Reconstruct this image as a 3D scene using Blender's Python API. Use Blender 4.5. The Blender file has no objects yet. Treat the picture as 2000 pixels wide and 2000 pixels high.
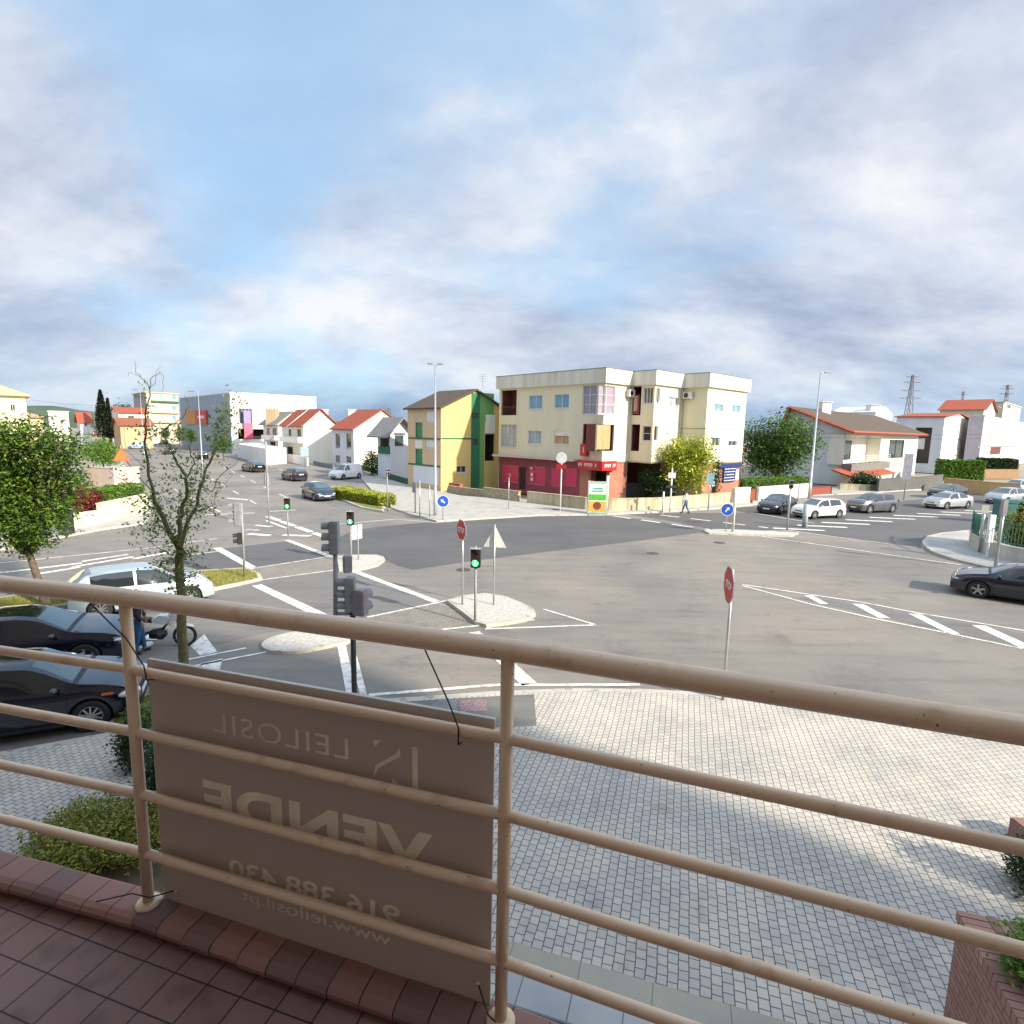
import bpy, bmesh, math, random
from mathutils import Vector, Matrix
random.seed(7)
SC = bpy.context.scene
COL = SC.collection
R = math.radians
# ---------------------------------------------------------------- camera, world, sun, exposure
CF = 1110.0; CPITCH = math.atan(158/1110.0); CROLL = math.atan(.02); CH = 6.1
cam_d = bpy.data.cameras.new('camera'); cam = bpy.data.objects.new('camera', cam_d); COL.objects.link(cam)
cam_d.sensor_width = 36; cam_d.lens = CF/2000*36; cam_d.clip_end = 4000; cam_d.clip_start = .05
_f = Vector((0, math.cos(CPITCH), -math.sin(CPITCH))); _r0 = Vector((1, 0, 0)); _u0 = _r0.cross(_f)
_r = _r0*math.cos(CROLL)+_u0*math.sin(CROLL); _u = -_r0*math.sin(CROLL)+_u0*math.cos(CROLL)
cam.matrix_world = Matrix(((_r.x, _u.x, -_f.x, 0), (_r.y, _u.y, -_f.y, 0), (_r.z, _u.z, -_f.z, CH), (0, 0, 0, 1)))
SC.camera = cam
SC.view_settings.view_transform = 'Standard'; SC.view_settings.look = 'None'
SC.view_settings.exposure = 1.25; SC.view_settings.gamma = 1.0
SUN_AZ, SUN_EL = 125.0, 27.0
sl = bpy.data.lights.new('sun', 'SUN'); sl.energy = 3.3; sl.angle = R(1.2); sl.color = (1, .89, .70)
so = bpy.data.objects.new('sun', sl); COL.objects.link(so)
_sd = Vector((math.sin(R(SUN_AZ))*math.cos(R(SUN_EL)), math.cos(R(SUN_AZ))*math.cos(R(SUN_EL)), math.sin(R(SUN_EL))))
so.rotation_euler = (-_sd).to_track_quat('-Z', 'Y').to_euler()
W = bpy.data.worlds.new('World'); SC.world = W; W.use_nodes = True

def build_world():
    nt = W.node_tree; nt.nodes.clear(); N = nt.nodes.new; Lk = nt.links.new
    def math_(op, a, b=None, c=None, clamp=False):
        n = N('ShaderNodeMath'); n.operation = op; n.use_clamp = clamp
        for i, v in enumerate((a, b, c)):
            if v is None: continue
            if isinstance(v, (int, float)): n.inputs[i].default_value = v
            else: Lk(v, n.inputs[i])
        return n.outputs[0]
    def mix(f, a, b, op='MIX'):
        n = N('ShaderNodeMixRGB'); n.blend_type = op
        for i, v in enumerate((f, a, b)):
            if isinstance(v, (int, float)): n.inputs[i].default_value = v
            elif isinstance(v, tuple): n.inputs[i].default_value = v+(1,)
            else: Lk(v, n.inputs[i])
        return n.outputs[0]
    def ramp(f, *stops):
        n = N('ShaderNodeValToRGB'); cr = n.color_ramp
        while len(cr.elements) < len(stops): cr.elements.new(.5)
        for e, (p, c) in zip(cr.elements, stops):
            e.position = p; e.color = (c, c, c, 1) if isinstance(c, (int, float)) else c+(1,)
        Lk(f, n.inputs[0]); return n.outputs[0]
    def noise(v, scale, det=6, rough=.55, dist=0.):
        n = N('ShaderNodeTexNoise'); n.inputs['Scale'].default_value = scale; n.inputs['Detail'].default_value = det
        n.inputs['Roughness'].default_value = rough; n.inputs['Distortion'].default_value = dist; Lk(v, n.inputs['Vector']); return n.outputs[0]
    tc = N('ShaderNodeTexCoord'); sep = N('ShaderNodeSeparateXYZ'); Lk(tc.outputs['Generated'], sep.inputs[0])
    X, Y, Z = sep.outputs
    sky = N('ShaderNodeTexSky'); sky.sky_type = 'NISHITA'; sky.sun_disc = False
    sky.sun_elevation = R(SUN_EL); sky.sun_rotation = R(SUN_AZ); sky.air_density = 1.0; sky.dust_density = .6; sky.ozone_density = 1.6
    zz = math_('ADD', math_('MAXIMUM', Z, 0.0), .42)
    U = math_('DIVIDE', X, zz); V = math_('DIVIDE', Y, zz)
    cmb = N('ShaderNodeCombineXYZ'); Lk(U, cmb.inputs[0]); Lk(V, cmb.inputs[1])
    def mapv(sx, sy, rot, loc):
        m = N('ShaderNodeMapping'); m.inputs['Scale'].default_value = (sx, sy, 1); m.inputs['Rotation'].default_value = (0, 0, rot); m.inputs['Location'].default_value = loc
        Lk(cmb.outputs[0], m.inputs[0]); return m.outputs[0]
    big = noise(mapv(.95, 1.15, .55, (2.3, 1.1, 0)), 1.35, 6, .5, .4)
    fine = noise(mapv(1., 1.35, .5, (5.2, 3.1, 3)), 6.5, 10, .6, .2)
    puff = noise(mapv(1.0, 1.08, .4, (1.2, 8.1, 5)), 3.3, 10, .6, .12)
    hole = math_('ADD', math_('ADD', math_('MULTIPLY', X, 1.15), math_('MULTIPLY', Z, -.9)), .34)   # open sky to the upper left of the heading
    hole = math_('MULTIPLY', math_('MAXIMUM', math_('MINIMUM', hole, .5), -.42), .52)
    low = math_('MULTIPLY', math_('MAXIMUM', math_('SUBTRACT', .26, Z), 0.0), .55)
    left = math_('MULTIPLY', math_('MAXIMUM', math_('SUBTRACT', math_('MULTIPLY', X, -1.0), .36), 0.0), 1.5)
    dens = math_('ADD', math_('ADD', math_('ADD', math_('ADD', big, math_('MULTIPLY', math_('SUBTRACT', puff, .5), .55)), hole), low), left)
    mask = ramp(dens, (.33, 0.24), (.46, .46), (.60, .88), (.75, 1.0))
    shade = noise(mapv(.85, 1.3, .5, (9.1, 7.7, 1)), 1.7, 7, .52, .35)
    shade2 = math_('ADD', shade, math_('MULTIPLY', math_('SUBTRACT', fine, .5), .30))
    cloud = ramp(shade2, (.30, (1.75, 2.05, 2.75)), (.42, (2.35, 2.65, 3.25)), (.53, (3.1, 3.3, 3.75)), (.66, (4.1, 4.1, 4.15)))
    hz = ramp(Z, (0.0, (.72, .84, .92)), (.055, (.76, .87, .95)), (.15, (1., 1., 1.)), (.5, (1., 1., 1.)))
    cloud = mix(1.0, cloud, hz, 'MULTIPLY')
    bluetint = mix(1.0, sky.outputs[0], (.80, 1.02, 1.06), 'MULTIPLY')
    skyc = mix(.75, bluetint, (1.75, 2.75, 3.9))
    col = mix(mask, skyc, cloud)
    # extra sky gain added round the sun and overhead to lift shaded places
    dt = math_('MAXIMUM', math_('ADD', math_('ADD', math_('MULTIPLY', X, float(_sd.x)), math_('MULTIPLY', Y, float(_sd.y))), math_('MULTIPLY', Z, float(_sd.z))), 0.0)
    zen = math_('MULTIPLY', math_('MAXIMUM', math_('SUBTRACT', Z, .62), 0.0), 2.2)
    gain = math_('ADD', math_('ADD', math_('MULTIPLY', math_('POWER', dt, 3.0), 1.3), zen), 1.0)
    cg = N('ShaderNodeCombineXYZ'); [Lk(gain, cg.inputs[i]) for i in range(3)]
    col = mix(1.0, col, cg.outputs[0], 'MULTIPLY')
    # the ground side of the dome
    below = ramp(Z, (0.0, 0.0), (.002, 1.0))
    col = mix(below, (1.3, 1.25, 1.15), col)
    bg = N('ShaderNodeBackground'); bg.inputs['Strength'].default_value = .1
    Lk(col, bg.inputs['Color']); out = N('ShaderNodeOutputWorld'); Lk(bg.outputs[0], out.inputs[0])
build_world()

# ---------------------------------------------------------------- geometry helpers (image point -> place in the world)
def ray(px, py): return _f*CF+_r*(px-1000)-_u*(py-1000)
def G(px, py, z=0.0):
    d = ray(px, py); t = (z-CH)/d.z; return Vector((t*d.x, t*d.y, z))
def PX(p):
    v = Vector(p)-Vector((0, 0, CH)); k = v.dot(_f); return (1000+CF*v.dot(_r)/k, 1000-CF*v.dot(_u)/k)
def ZAT(px, py, p):
    d = ray(px, py); return CH+d.z*math.hypot(p[0], p[1])/math.hypot(d.x, d.y)
def AT(px, py, Y):
    d = ray(px, py); t = Y/d.y; return Vector((t*d.x, Y, CH+t*d.z))
def dirv(az): return Vector((math.sin(R(az)), math.cos(R(az)), 0))
def onw(C, az, px, py):
    d = dirv(az); r = ray(px, py); det = r.x*(-d.y)+d.x*r.y
    t = (C[0]*(-d.y)+d.x*C[1])/det; s = (r.x*C[1]-r.y*C[0])/det
    return s, CH+t*r.z
def frame(C, az, z=0.0):       # x along the wall to the viewer's right, y into the wall, z up
    d = dirv(az); return Matrix(((d.x, -d.y, 0, C[0]), (d.y, d.x, 0, C[1]), (0, 0, 1, z), (0, 0, 0, 1)))

# ---------------------------------------------------------------- materials
MATS = {}
def mat(name, c, rough=.7, c2=None, scale=4., amt=.35, bump=0., bscale=None, metal=0., coat=0., spec=None, island=False, emit=None, trans=0., streak=False):
    if name in MATS: return MATS[name]
    m = bpy.data.materials.new(name); m.use_nodes = True; nt = m.node_tree; b = nt.nodes['Principled BSDF']; N = nt.nodes.new; L = nt.links.new
    b.inputs['Roughness'].default_value = rough; b.inputs['Metallic'].default_value = metal
    if coat: b.inputs['Coat Weight'].default_value = coat; b.inputs['Coat Roughness'].default_value = .06
    if spec is not None: b.inputs['Specular IOR Level'].default_value = spec
    if c2 is None: c2 = tuple(x*.72 for x in c)
    tc = N('ShaderNodeTexCoord')
    r = N('ShaderNodeValToRGB'); r.color_ramp.elements[0].color = tuple(c2)+(1,); r.color_ramp.elements[1].color = tuple(c)+(1,)
    if island:
        g = N('ShaderNodeNewGeometry'); L(g.outputs['Random Per Island'], r.inputs[0])
        r.color_ramp.elements[0].position = 0; r.color_ramp.elements[1].position = 1
    else:
        n = N('ShaderNodeTexNoise'); n.inputs['Scale'].default_value = scale; n.inputs['Detail'].default_value = 7; n.inputs['Roughness'].default_value = .62
        if streak:
            mp = N('ShaderNodeMapping'); mp.inputs['Scale'].default_value = (1, 1, .12); L(tc.outputs['Object'], mp.inputs[0]); L(mp.outputs[0], n.inputs['Vector'])
        else: L(tc.outputs['Object'], n.inputs['Vector'])
        L(n.outputs[0], r.inputs[0]); r.color_ramp.elements[0].position = .5-amt*.5; r.color_ramp.elements[1].position = .5+amt*.35
    L(r.outputs[0], b.inputs['Base Color'])
    if bump:
        n2 = N('ShaderNodeTexNoise'); n2.inputs['Scale'].default_value = bscale or scale*6; n2.inputs['Detail'].default_value = 5; L(tc.outputs['Object'], n2.inputs['Vector'])
        bp = N('ShaderNodeBump'); bp.inputs['Strength'].default_value = bump; bp.inputs['Distance'].default_value = .02
        L(n2.outputs[0], bp.inputs['Height']); L(bp.outputs[0], b.inputs['Normal'])
    if emit: b.inputs['Emission Color'].default_value = tuple(emit[0])+(1,); b.inputs['Emission Strength'].default_value = emit[1]
    if trans: b.inputs['Transmission Weight'].default_value = trans
    MATS[name] = m; return m
def brickmat(name, c1, c2, mortar, bw, rh, ms, rot=0., rough=.8, bump=.4, vert=None, off=.5, wob=.35):
    """brick / sett / tile pattern in object coordinates; vert = azimuth of a wall plane, else laid on the ground"""
    m = bpy.data.materials.new(name); m.use_nodes = True; nt = m.node_tree; b = nt.nodes['Principled BSDF']; N = nt.nodes.new; L = nt.links.new
    b.inputs['Roughness'].default_value = rough
    tc = N('ShaderNodeTexCoord'); mp = N('ShaderNodeMapping'); L(tc.outputs['Object'], mp.inputs[0])
    mp.inputs['Rotation'].default_value = (0, 0, rot)
    vec = mp.outputs[0]
    if vert is not None:
        mp.inputs['Rotation'].default_value = (0, 0, R(vert-90))
        sp = N('ShaderNodeSeparateXYZ'); L(mp.outputs[0], sp.inputs[0]); cb = N('ShaderNodeCombineXYZ'); L(sp.outputs[0], cb.inputs[0]); L(sp.outputs[2], cb.inputs[1]); vec = cb.outputs[0]
    # slight wobble so the joints are not ruler straight
    nz = N('ShaderNodeTexNoise'); nz.inputs['Scale'].default_value = 2.5; nz.inputs['Detail'].default_value = 3; L(vec, nz.inputs['Vector'])
    vs = N('ShaderNodeVectorMath'); vs.operation = 'MULTIPLY_ADD'; L(nz.outputs['Color'], vs.inputs[0]); vs.inputs[1].default_value = (rh*wob, rh*wob, 0); L(vec, vs.inputs[2])
    br = N('ShaderNodeTexBrick'); L(vs.outputs[0], br.inputs['Vector'])
    br.inputs['Scale'].default_value = 1; br.inputs['Brick Width'].default_value = bw; br.inputs['Row Height'].default_value = rh
    br.inputs['Mortar Size'].default_value = ms; br.inputs['Mortar Smooth'].default_value = .3; br.offset = off
    br.inputs['Color1'].default_value = tuple(c1)+(1,); br.inputs['Color2'].default_value = tuple(c2)+(1,); br.inputs['Mortar'].default_value = tuple(mortar)+(1,)
    n = N('ShaderNodeTexNoise'); n.inputs['Scale'].default_value = .45; n.inputs['Detail'].default_value = 8; n.inputs['Roughness'].default_value = .65; L(vec, n.inputs['Vector'])
    rp = N('ShaderNodeValToRGB'); rp.color_ramp.elements[0].position = .3; rp.color_ramp.elements[0].color = (.72, .74, .78, 1); rp.color_ramp.elements[1].position = .68; rp.color_ramp.elements[1].color = (1.12, 1.1, 1.04, 1)
    L(n.outputs[0], rp.inputs[0]); mx = N('ShaderNodeMixRGB'); mx.blend_type = 'MULTIPLY'; mx.inputs[0].default_value = 1.; L(br.outputs['Color'], mx.inputs[1]); L(rp.outputs[0], mx.inputs[2])
    L(mx.outputs[0], b.inputs['Base Color'])
    iv = N('ShaderNodeMath'); iv.operation = 'SUBTRACT'; iv.inputs[0].default_value = 1.; L(br.outputs['Fac'], iv.inputs[1])
    bp = N('ShaderNodeBump'); bp.inputs['Strength'].default_value = bump; bp.inputs['Distance'].default_value = .01; L(iv.outputs[0], bp.inputs['Height']); L(bp.outputs[0], b.inputs['Normal'])
    MATS[name] = m; return m
def asphalt(name, base, tint, dark):
    m = bpy.data.materials.new(name); m.use_nodes = True; nt = m.node_tree; b = nt.nodes['Principled BSDF']; N = nt.nodes.new; L = nt.links.new
    b.inputs['Roughness'].default_value = .82
    tc = N('ShaderNodeTexCoord')
    def nz(scale, det, sx=1, sy=1, rot=0., rough=.6):
        mp = N('ShaderNodeMapping'); mp.inputs['Scale'].default_value = (sx, sy, 1); mp.inputs['Rotation'].default_value = (0, 0, rot); L(tc.outputs['Object'], mp.inputs[0])
        n = N('ShaderNodeTexNoise'); n.inputs['Scale'].default_value = scale; n.inputs['Detail'].default_value = det; n.inputs['Roughness'].default_value = rough; L(mp.outputs[0], n.inputs['Vector']); return n.outputs[0]
    def rp(f, *st):
        n = N('ShaderNodeValToRGB'); cr = n.color_ramp
        while len(cr.elements) < len(st): cr.elements.new(.5)
        for e, (p, c) in zip(cr.elements, st): e.position = p; e.color = tuple(c)+(1,)
        L(f, n.inputs[0]); return n.outputs[0]
    def mul(a, c):
        n = N('ShaderNodeMixRGB'); n.blend_type = 'MULTIPLY'; n.inputs[0].default_value = 1.
        L(a, n.inputs[1]); L(c, n.inputs[2]); return n.outputs[0]
    c = rp(nz(.13, 6), (.36, tint), (.60, base))
    c = mul(c, rp(nz(1.6, 4, .12, 1.1, R(45), .7), (.34, (.84, .83, .84)), (.5, (1, 1, 1)), (.75, (1.05, 1.05, 1.05))))      # wheel tracks along the avenue
    c = mul(c, rp(nz(.5, 9, 1, 1, 0, .75), (.32, (dark, dark, dark)), (.46, (1, 1, 1))))                                          # stains
    c = mul(c, rp(nz(38, 3, 1, 1, 0, .8), (.3, (.62, .62, .64)), (.7, (1.25, 1.24, 1.21))))                                        # aggregate
    vo = N('ShaderNodeTexVoronoi'); vo.feature = 'DISTANCE_TO_EDGE'; vo.inputs['Scale'].default_value = .22
    wv = N('ShaderNodeVectorMath'); wv.operation = 'MULTIPLY_ADD'; nn = N('ShaderNodeTexNoise'); nn.inputs['Scale'].default_value = 1.3; nn.inputs['Detail'].default_value = 6; L(tc.outputs['Object'], nn.inputs['Vector'])
    L(nn.outputs['Color'], wv.inputs[0]); wv.inputs[1].default_value = (1.6, 1.6, 0); L(tc.outputs['Object'], wv.inputs[2]); L(wv.outputs[0], vo.inputs['Vector'])
    crack = rp(vo.outputs['Distance'], (.0, (.84, .83, .83)), (.004, (1, 1, 1)))
    c = mul(c, crack)
    L(c, b.inputs['Base Color'])
    bp = N('ShaderNodeBump'); bp.inputs['Strength'].default_value = .25; bp.inputs['Distance'].default_value = .01; L(nz(55, 4), bp.inputs['Height']); L(bp.outputs[0], b.inputs['Normal'])
    MATS[name] = m; return m

# ---------------------------------------------------------------- object helpers
def setp(o, label=None, cat=None, group=None, kind=None):
    if label: o['label'] = label
    if cat: o['category'] = cat
    if group: o['group'] = group
    if kind: o['kind'] = kind
    return o
def thing(name, label, cat, loc=(0, 0, 0), rz=0., group=None):
    o = bpy.data.objects.new(name, None); o.empty_display_size = .3; COL.objects.link(o); o.location = loc; o.rotation_euler = (0, 0, rz)
    o['_w'] = [float(loc[0]), float(loc[1]), float(loc[2])]
    return setp(o, label, cat, group)
class MB:
    def __init__(s, M=None): s.v = []; s.f = []; s.mi = []; s.M = M or Matrix(); s.k = 0
    def add(s, vs, fs):
        b = len(s.v); s.v += [s.M @ Vector(p) for p in vs]; s.f += [[b+i for i in f] for f in fs]; s.mi += [s.k]*len(fs)
    def box(s, x0, x1, y0, y1, z0, z1):
        s.add([(x0, y0, z0), (x1, y0, z0), (x1, y1, z0), (x0, y1, z0), (x0, y0, z1), (x1, y0, z1), (x1, y1, z1), (x0, y1, z1)],
              [(0, 3, 2, 1), (4, 5, 6, 7), (0, 1, 5, 4), (1, 2, 6, 5), (2, 3, 7, 6), (3, 0, 4, 7)])
    def rbox(s, x0, x1, y0, y1, z0, z1, b=.02):
        """box with chamfered edges"""
        bm = bmesh.new(); bmesh.ops.create_cube(bm, size=1)
        for v in bm.verts: v.co = Vector(((x0+x1)/2+v.co.x*(x1-x0), (y0+y1)/2+v.co.y*(y1-y0), (z0+z1)/2+v.co.z*(z1-z0)))
        bmesh.ops.bevel(bm, geom=bm.edges[:], offset=b, segments=2, affect='EDGES')
        bm.verts.index_update(); s.add([v.co.copy() for v in bm.verts], [[v.index for v in f.verts] for f in bm.faces]); bm.free()
    def prism(s, poly, z0, z1):
        n = len(poly); a = sum(poly[i][0]*poly[(i+1) % n][1]-poly[(i+1) % n][0]*poly[i][1] for i in range(n))
        if a < 0: poly = poly[::-1]
        s.add([(p[0], p[1], z0) for p in poly]+[(p[0], p[1], z1) for p in poly], [list(range(n, 2*n)), list(range(n-1, -1, -1))]+[(i, (i+1) % n, n+(i+1) % n, n+i) for i in range(n)])
    def sheet(s, poly, z):
        n = len(poly); a = sum(poly[i][0]*poly[(i+1) % n][1]-poly[(i+1) % n][0]*poly[i][1] for i in range(n))
        if a < 0: poly = poly[::-1]
        s.add([(p[0], p[1], z) for p in poly], [list(range(n))])
    def tube(s, pts, r, n=10, cap=True, r1=None):
        pts = [Vector(p) for p in pts]; m = len(pts); rs = r if isinstance(r, (list, tuple)) else [r+(0 if r1 is None else (r1-r))*i/(m-1) for i in range(m)]
        vs = []; ref = None
        for i, p in enumerate(pts):
            t = (pts[min(i+1, m-1)]-pts[max(i-1, 0)]).normalized()
            if ref is None: ref = Vector((0, 0, 1)) if abs(t.z) < .9 else Vector((1, 0, 0))
            a = t.cross(ref).normalized(); b_ = t.cross(a).normalized(); ref = a.cross(t)
            if ref.length < .1: ref = Vector((0, 0, 1))
            for k in range(n):
                w = 2*math.pi*k/n; vs.append(p+a*(rs[i]*math.cos(w))+b_*(rs[i]*math.sin(w)))
        fs = [(i*n+k, (i+1)*n+k, (i+1)*n+(k+1) % n, i*n+(k+1) % n) for i in range(m-1) for k in range(n)]
        if cap: fs += [list(range(n)), list(range(m*n-1, (m-1)*n-1, -1))]
        s.add(vs, fs)
    def lathe(s, prof, n=24, axis='z', c=(0, 0, 0)):
        vs = []
        for r, h in prof:
            for k in range(n):
                w = 2*math.pi*k/n; a, b_ = r*math.cos(w), r*math.sin(w)
                p = {'z': (a, b_, h), 'y': (a, h, b_), 'x': (h, a, b_)}[axis]; vs.append((p[0]+c[0], p[1]+c[1], p[2]+c[2]))
        m = len(prof); s.add(vs, [(i*n+k, i*n+(k+1) % n, (i+1)*n+(k+1) % n, (i+1)*n+k) for i in range(m-1) for k in range(n)]+[list(range(n-1, -1, -1)), list(range((m-1)*n, m*n))])
    def build(s, name, mats, parent=None, smooth=False, loc=None, fixn=False):
        me = bpy.data.meshes.new(name)
        if loc is not None: off = Vector(loc)
        elif parent is not None: off = Vector(parent['_w']) if parent.get('_w') is not None else Vector()
        else: off = Vector()
        me.from_pydata([tuple(p-off) for p in s.v], [], s.f)
        if not isinstance(mats, (list, tuple)): mats = [mats]
        for q in mats: me.materials.append(q)
        for p, k in zip(me.polygons, s.mi): p.material_index = min(k, len(mats)-1); p.use_smooth = smooth
        if fixn:
            bm = bmesh.new(); bm.from_mesh(me); bmesh.ops.recalc_face_normals(bm, faces=bm.faces[:]); bm.to_mesh(me); bm.free()
        me.update(); o = bpy.data.objects.new(name, me); COL.objects.link(o)
        if loc is not None and parent is None: o.location = loc
        if parent is not None: o.parent = parent; o['_w'] = list(parent['_w']) if parent.get('_w') is not None else [0., 0., 0.]
        else: o['_w'] = [float(x) for x in (loc or (0, 0, 0))]
        return o
def smooth_by_angle(o, ang=35):
    me = o.data
    for p in me.polygons: p.use_smooth = True
    bm = bmesh.new(); bm.from_mesh(me)
    for e in bm.edges:
        if len(e.link_faces) == 2 and e.calc_face_angle(0) > R(ang): e.smooth = False
    bm.to_mesh(me); bm.free()
def copy_tree(o, parent=None):
    c = o.copy(); COL.objects.link(c)
    if parent is not None: c.parent = parent
    for ch in [q for q in o.children]: copy_tree(ch, c)
    return c
def gpoly(pts, z=0.0): return [tuple(G(p[0], p[1], z))[:2] for p in pts]
def smoothpoly(pts, k=4):
    out = []; n = len(pts)
    for i in range(n):
        p0, p1, p2, p3 = [Vector(pts[(i+j-1) % n]) for j in range(4)]
        for q in range(k):
            t = q/k; out.append(tuple(.5*((2*p1)+(-p0+p2)*t+(2*p0-5*p1+4*p2-p3)*t*t+(-p0+3*p1-3*p2+p3)*t**3)))
    return out

# ---------------------------------------------------------------- palette
M_road = asphalt('road_asphalt', (.272, .243, .210), (.185, .177, .170), .72)
M_dark = asphalt('new_asphalt', (.125, .122, .126), (.098, .098, .104), .88)
M_mid = asphalt('patched_asphalt', (.20, .19, .182), (.168, .163, .16), .85)
M_paint = mat('road_paint', (.86, .84, .78), .6, (.52, .50, .46), 3.5, .45)
M_pave = mat('pavement_concrete', (.46, .44, .40), .85, (.33, .32, .30), 1.2, .5, .25, 30)
M_kerb = mat('kerb_stone', (.55, .52, .46), .8, (.38, .36, .32), 2.5, .5, .2, 20)
M_sett = brickmat('granite_setts', (.58, .53, .465), (.475, .45, .42), (.12, .12, .125), .125, .118, .0065, R(-73.1), .8, .6)
M_isl = mat('island_setts', (.62, .59, .53), .85, (.30, .29, .27), 9, .5, .5, 12)
M_grass = mat('dry_grass', (.30, .27, .06), .95, (.12, .15, .03), 5, .6, .8, 40)
M_earth = mat('earth', (.34, .30, .23), .95, (.20, .18, .13), .3, .6)
M_rail = mat('cream_enamel', (.80, .60, .42), .16, (.73, .54, .37), 2.5, .5, coat=.35)
def speckle(m_, scale, lo, hi, dark):
    nt = m_.node_tree; b = nt.nodes['Principled BSDF']; src = b.inputs['Base Color'].links[0].from_socket; L = nt.links.new
    tc = nt.nodes.new('ShaderNodeTexCoord'); n = nt.nodes.new('ShaderNodeTexNoise'); n.inputs['Scale'].default_value = scale; n.inputs['Detail'].default_value = 3; L(tc.outputs['Object'], n.inputs['Vector'])
    r = nt.nodes.new('ShaderNodeValToRGB'); r.color_ramp.elements[0].position = lo; r.color_ramp.elements[0].color = (1, 1, 1, 1); r.color_ramp.elements[1].position = hi; r.color_ramp.elements[1].color = tuple(dark)+(1,); L(n.outputs[0], r.inputs[0])
    x = nt.nodes.new('ShaderNodeMixRGB'); x.blend_type = 'MULTIPLY'; x.inputs[0].default_value = 1.; L(src, x.inputs[1]); L(r.outputs[0], x.inputs[2]); L(x.outputs[0], b.inputs['Base Color'])
    rg = nt.nodes.new('ShaderNodeMapRange'); rg.inputs['To Min'].default_value = b.inputs['Roughness'].default_value*.75; rg.inputs['To Max'].default_value = b.inputs['Roughness'].default_value*1.5+.1; n3 = nt.nodes.new('ShaderNodeTexNoise'); n3.inputs['Scale'].default_value = scale*.3; L(tc.outputs['Object'], n3.inputs['Vector']); L(n3.outputs[0], rg.inputs[0]); L(rg.outputs[0], b.inputs['Roughness'])
speckle(M_rail, 85, .70, .735, (.35, .28, .22)); speckle(M_rail, 11, .58, .72, (.80, .74, .68))
speckle(M_paint, 4, .52, .66, (.62, .60, .58)); speckle(M_sett, 2.2, .60, .75, (.82, .80, .78)); speckle(M_kerb, 5, .55, .68, (.6, .57, .52))
M_black = mat('black_plastic', (.02, .02, .022), .5)
M_rubber = mat('rubber', (.025, .025, .026), .85)
M_alloy = mat('wheel_alloy', (.55, .56, .58), .3, metal=.8)
M_glassdark = mat('car_glass', (.012, .017, .02), .04, (.01, .014, .017), spec=.9, coat=.5)
M_pane = mat('window_glass', (.05, .075, .085), .05, (.03, .045, .05), 1.5, spec=.8)
M_panelite = mat('window_glass_curtained', (.42, .47, .50), .2, (.20, .25, .28), 1.2, .5)
M_wframe = mat('white_window_frame', (.75, .75, .74), .4)
M_bframe = mat('brown_window_frame', (.10, .05, .035), .5)
M_roller = mat('white_roller_shutter', (.80, .79, .76), .6)
M_galv = mat('galvanised_steel', (.50, .51, .52), .38, (.38, .39, .40), 6, .5, metal=.55)
M_polegrey = mat('grey_painted_steel', (.30, .30, .31), .5, (.22, .22, .23), 5)
M_poledark = mat('dark_painted_steel', (.05, .05, .05), .5)
M_white = mat('white_render', (.80, .79, .76), .85, (.66, .65, .63), .6, .5, streak=True)
M_whiteplain = mat('white_paint', (.82, .82, .82), .5)
M_tile = mat('red_roof_tile', (.40, .085, .04), .75, (.25, .055, .03), 2.2, .5, .6, 14)
M_tilebrown = mat('brown_roof_tile', (.105, .075, .052), .85, (.065, .048, .035), 2.0, .5, .6, 14)
M_bark = mat('bark', (.17, .13, .09), .95, (.06, .045, .035), 9, .5, .9, 26)
M_barkmoss = mat('mossy_bark', (.20, .19, .08), .95, (.07, .05, .035), 7, .55, .9, 26)
M_red = mat('red_sign', (.58, .02, .025), .45)
M_blue = mat('blue_sign', (.02, .10, .52), .4)
M_green = mat('green_signal', (.02, .45, .09), .4, emit=((.05, 1., .2), 1.6))
M_dullred = mat('unlit_signal', (.06, .015, .012), .3)
M_green_paint = mat('green_paint', (.02, .13, .10), .5)
# ================================================================ the setting
def struct(o): o['kind'] = 'structure'; return o
def inset(poly, d):
    n = len(poly); a = sum(poly[i][0]*poly[(i+1) % n][1]-poly[(i+1) % n][0]*poly[i][1] for i in range(n)); sg = 1 if a > 0 else -1
    out = []
    for i in range(n):
        p, q, r_ = Vector(poly[i-1]), Vector(poly[i]), Vector(poly[(i+1) % n])
        e1 = (q-p).normalized(); e2 = (r_-q).normalized(); n1 = Vector((-e1.y, e1.x))*sg; n2 = Vector((-e2.y, e2.x))*sg
        b = (n1+n2); b = b/max(.35, b.length_squared/2) if b.length > .01 else n1
        b = b.normalized()*min(2., 1/max(.4, b.normalized().dot(n1)))
        out.append(tuple(q+b*d))
    return out
g = MB(); g.sheet([(-700, -80), (700, -80), (700, 1500), (-700, 1500)], -.12)
struct(g.build('ground', M_earth))
road_px = [(-900, 1760), (0, 1480), (225, 1440), (720, 1372), (974, 1350), (1250, 1352), (1500, 1374), (2000, 1455), (3000, 1640), (3400, 1130), (2100, 975), (1980, 962), (1640, 955), (1440, 972), (1190, 995), (900, 965), (790, 945), (700, 925), (600, 895), (500, 872), (420, 852), (360, 843), (270, 845), (215, 865), (240, 890), (270, 930), (300, 960), (300, 1005), (98, 1045), (-300, 1150), (-1200, 1500)]
g = MB(); g.sheet(gpoly(road_px), 0.0); struct(g.build('road', M_road))
g = MB(); g.sheet(gpoly([(658, 1052), (690, 1036), (715, 1032), (810, 1022), (901, 1015), (1000, 1009), (1100, 1008), (1190, 1007), (1290, 1019), (1384, 1038), (1242, 1057), (1117, 1072), (1000, 1086), (900, 1099), (850, 1107), (805, 1113), (775, 1104), (752, 1093), (735, 1083), (660, 1083)]), .004)
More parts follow.
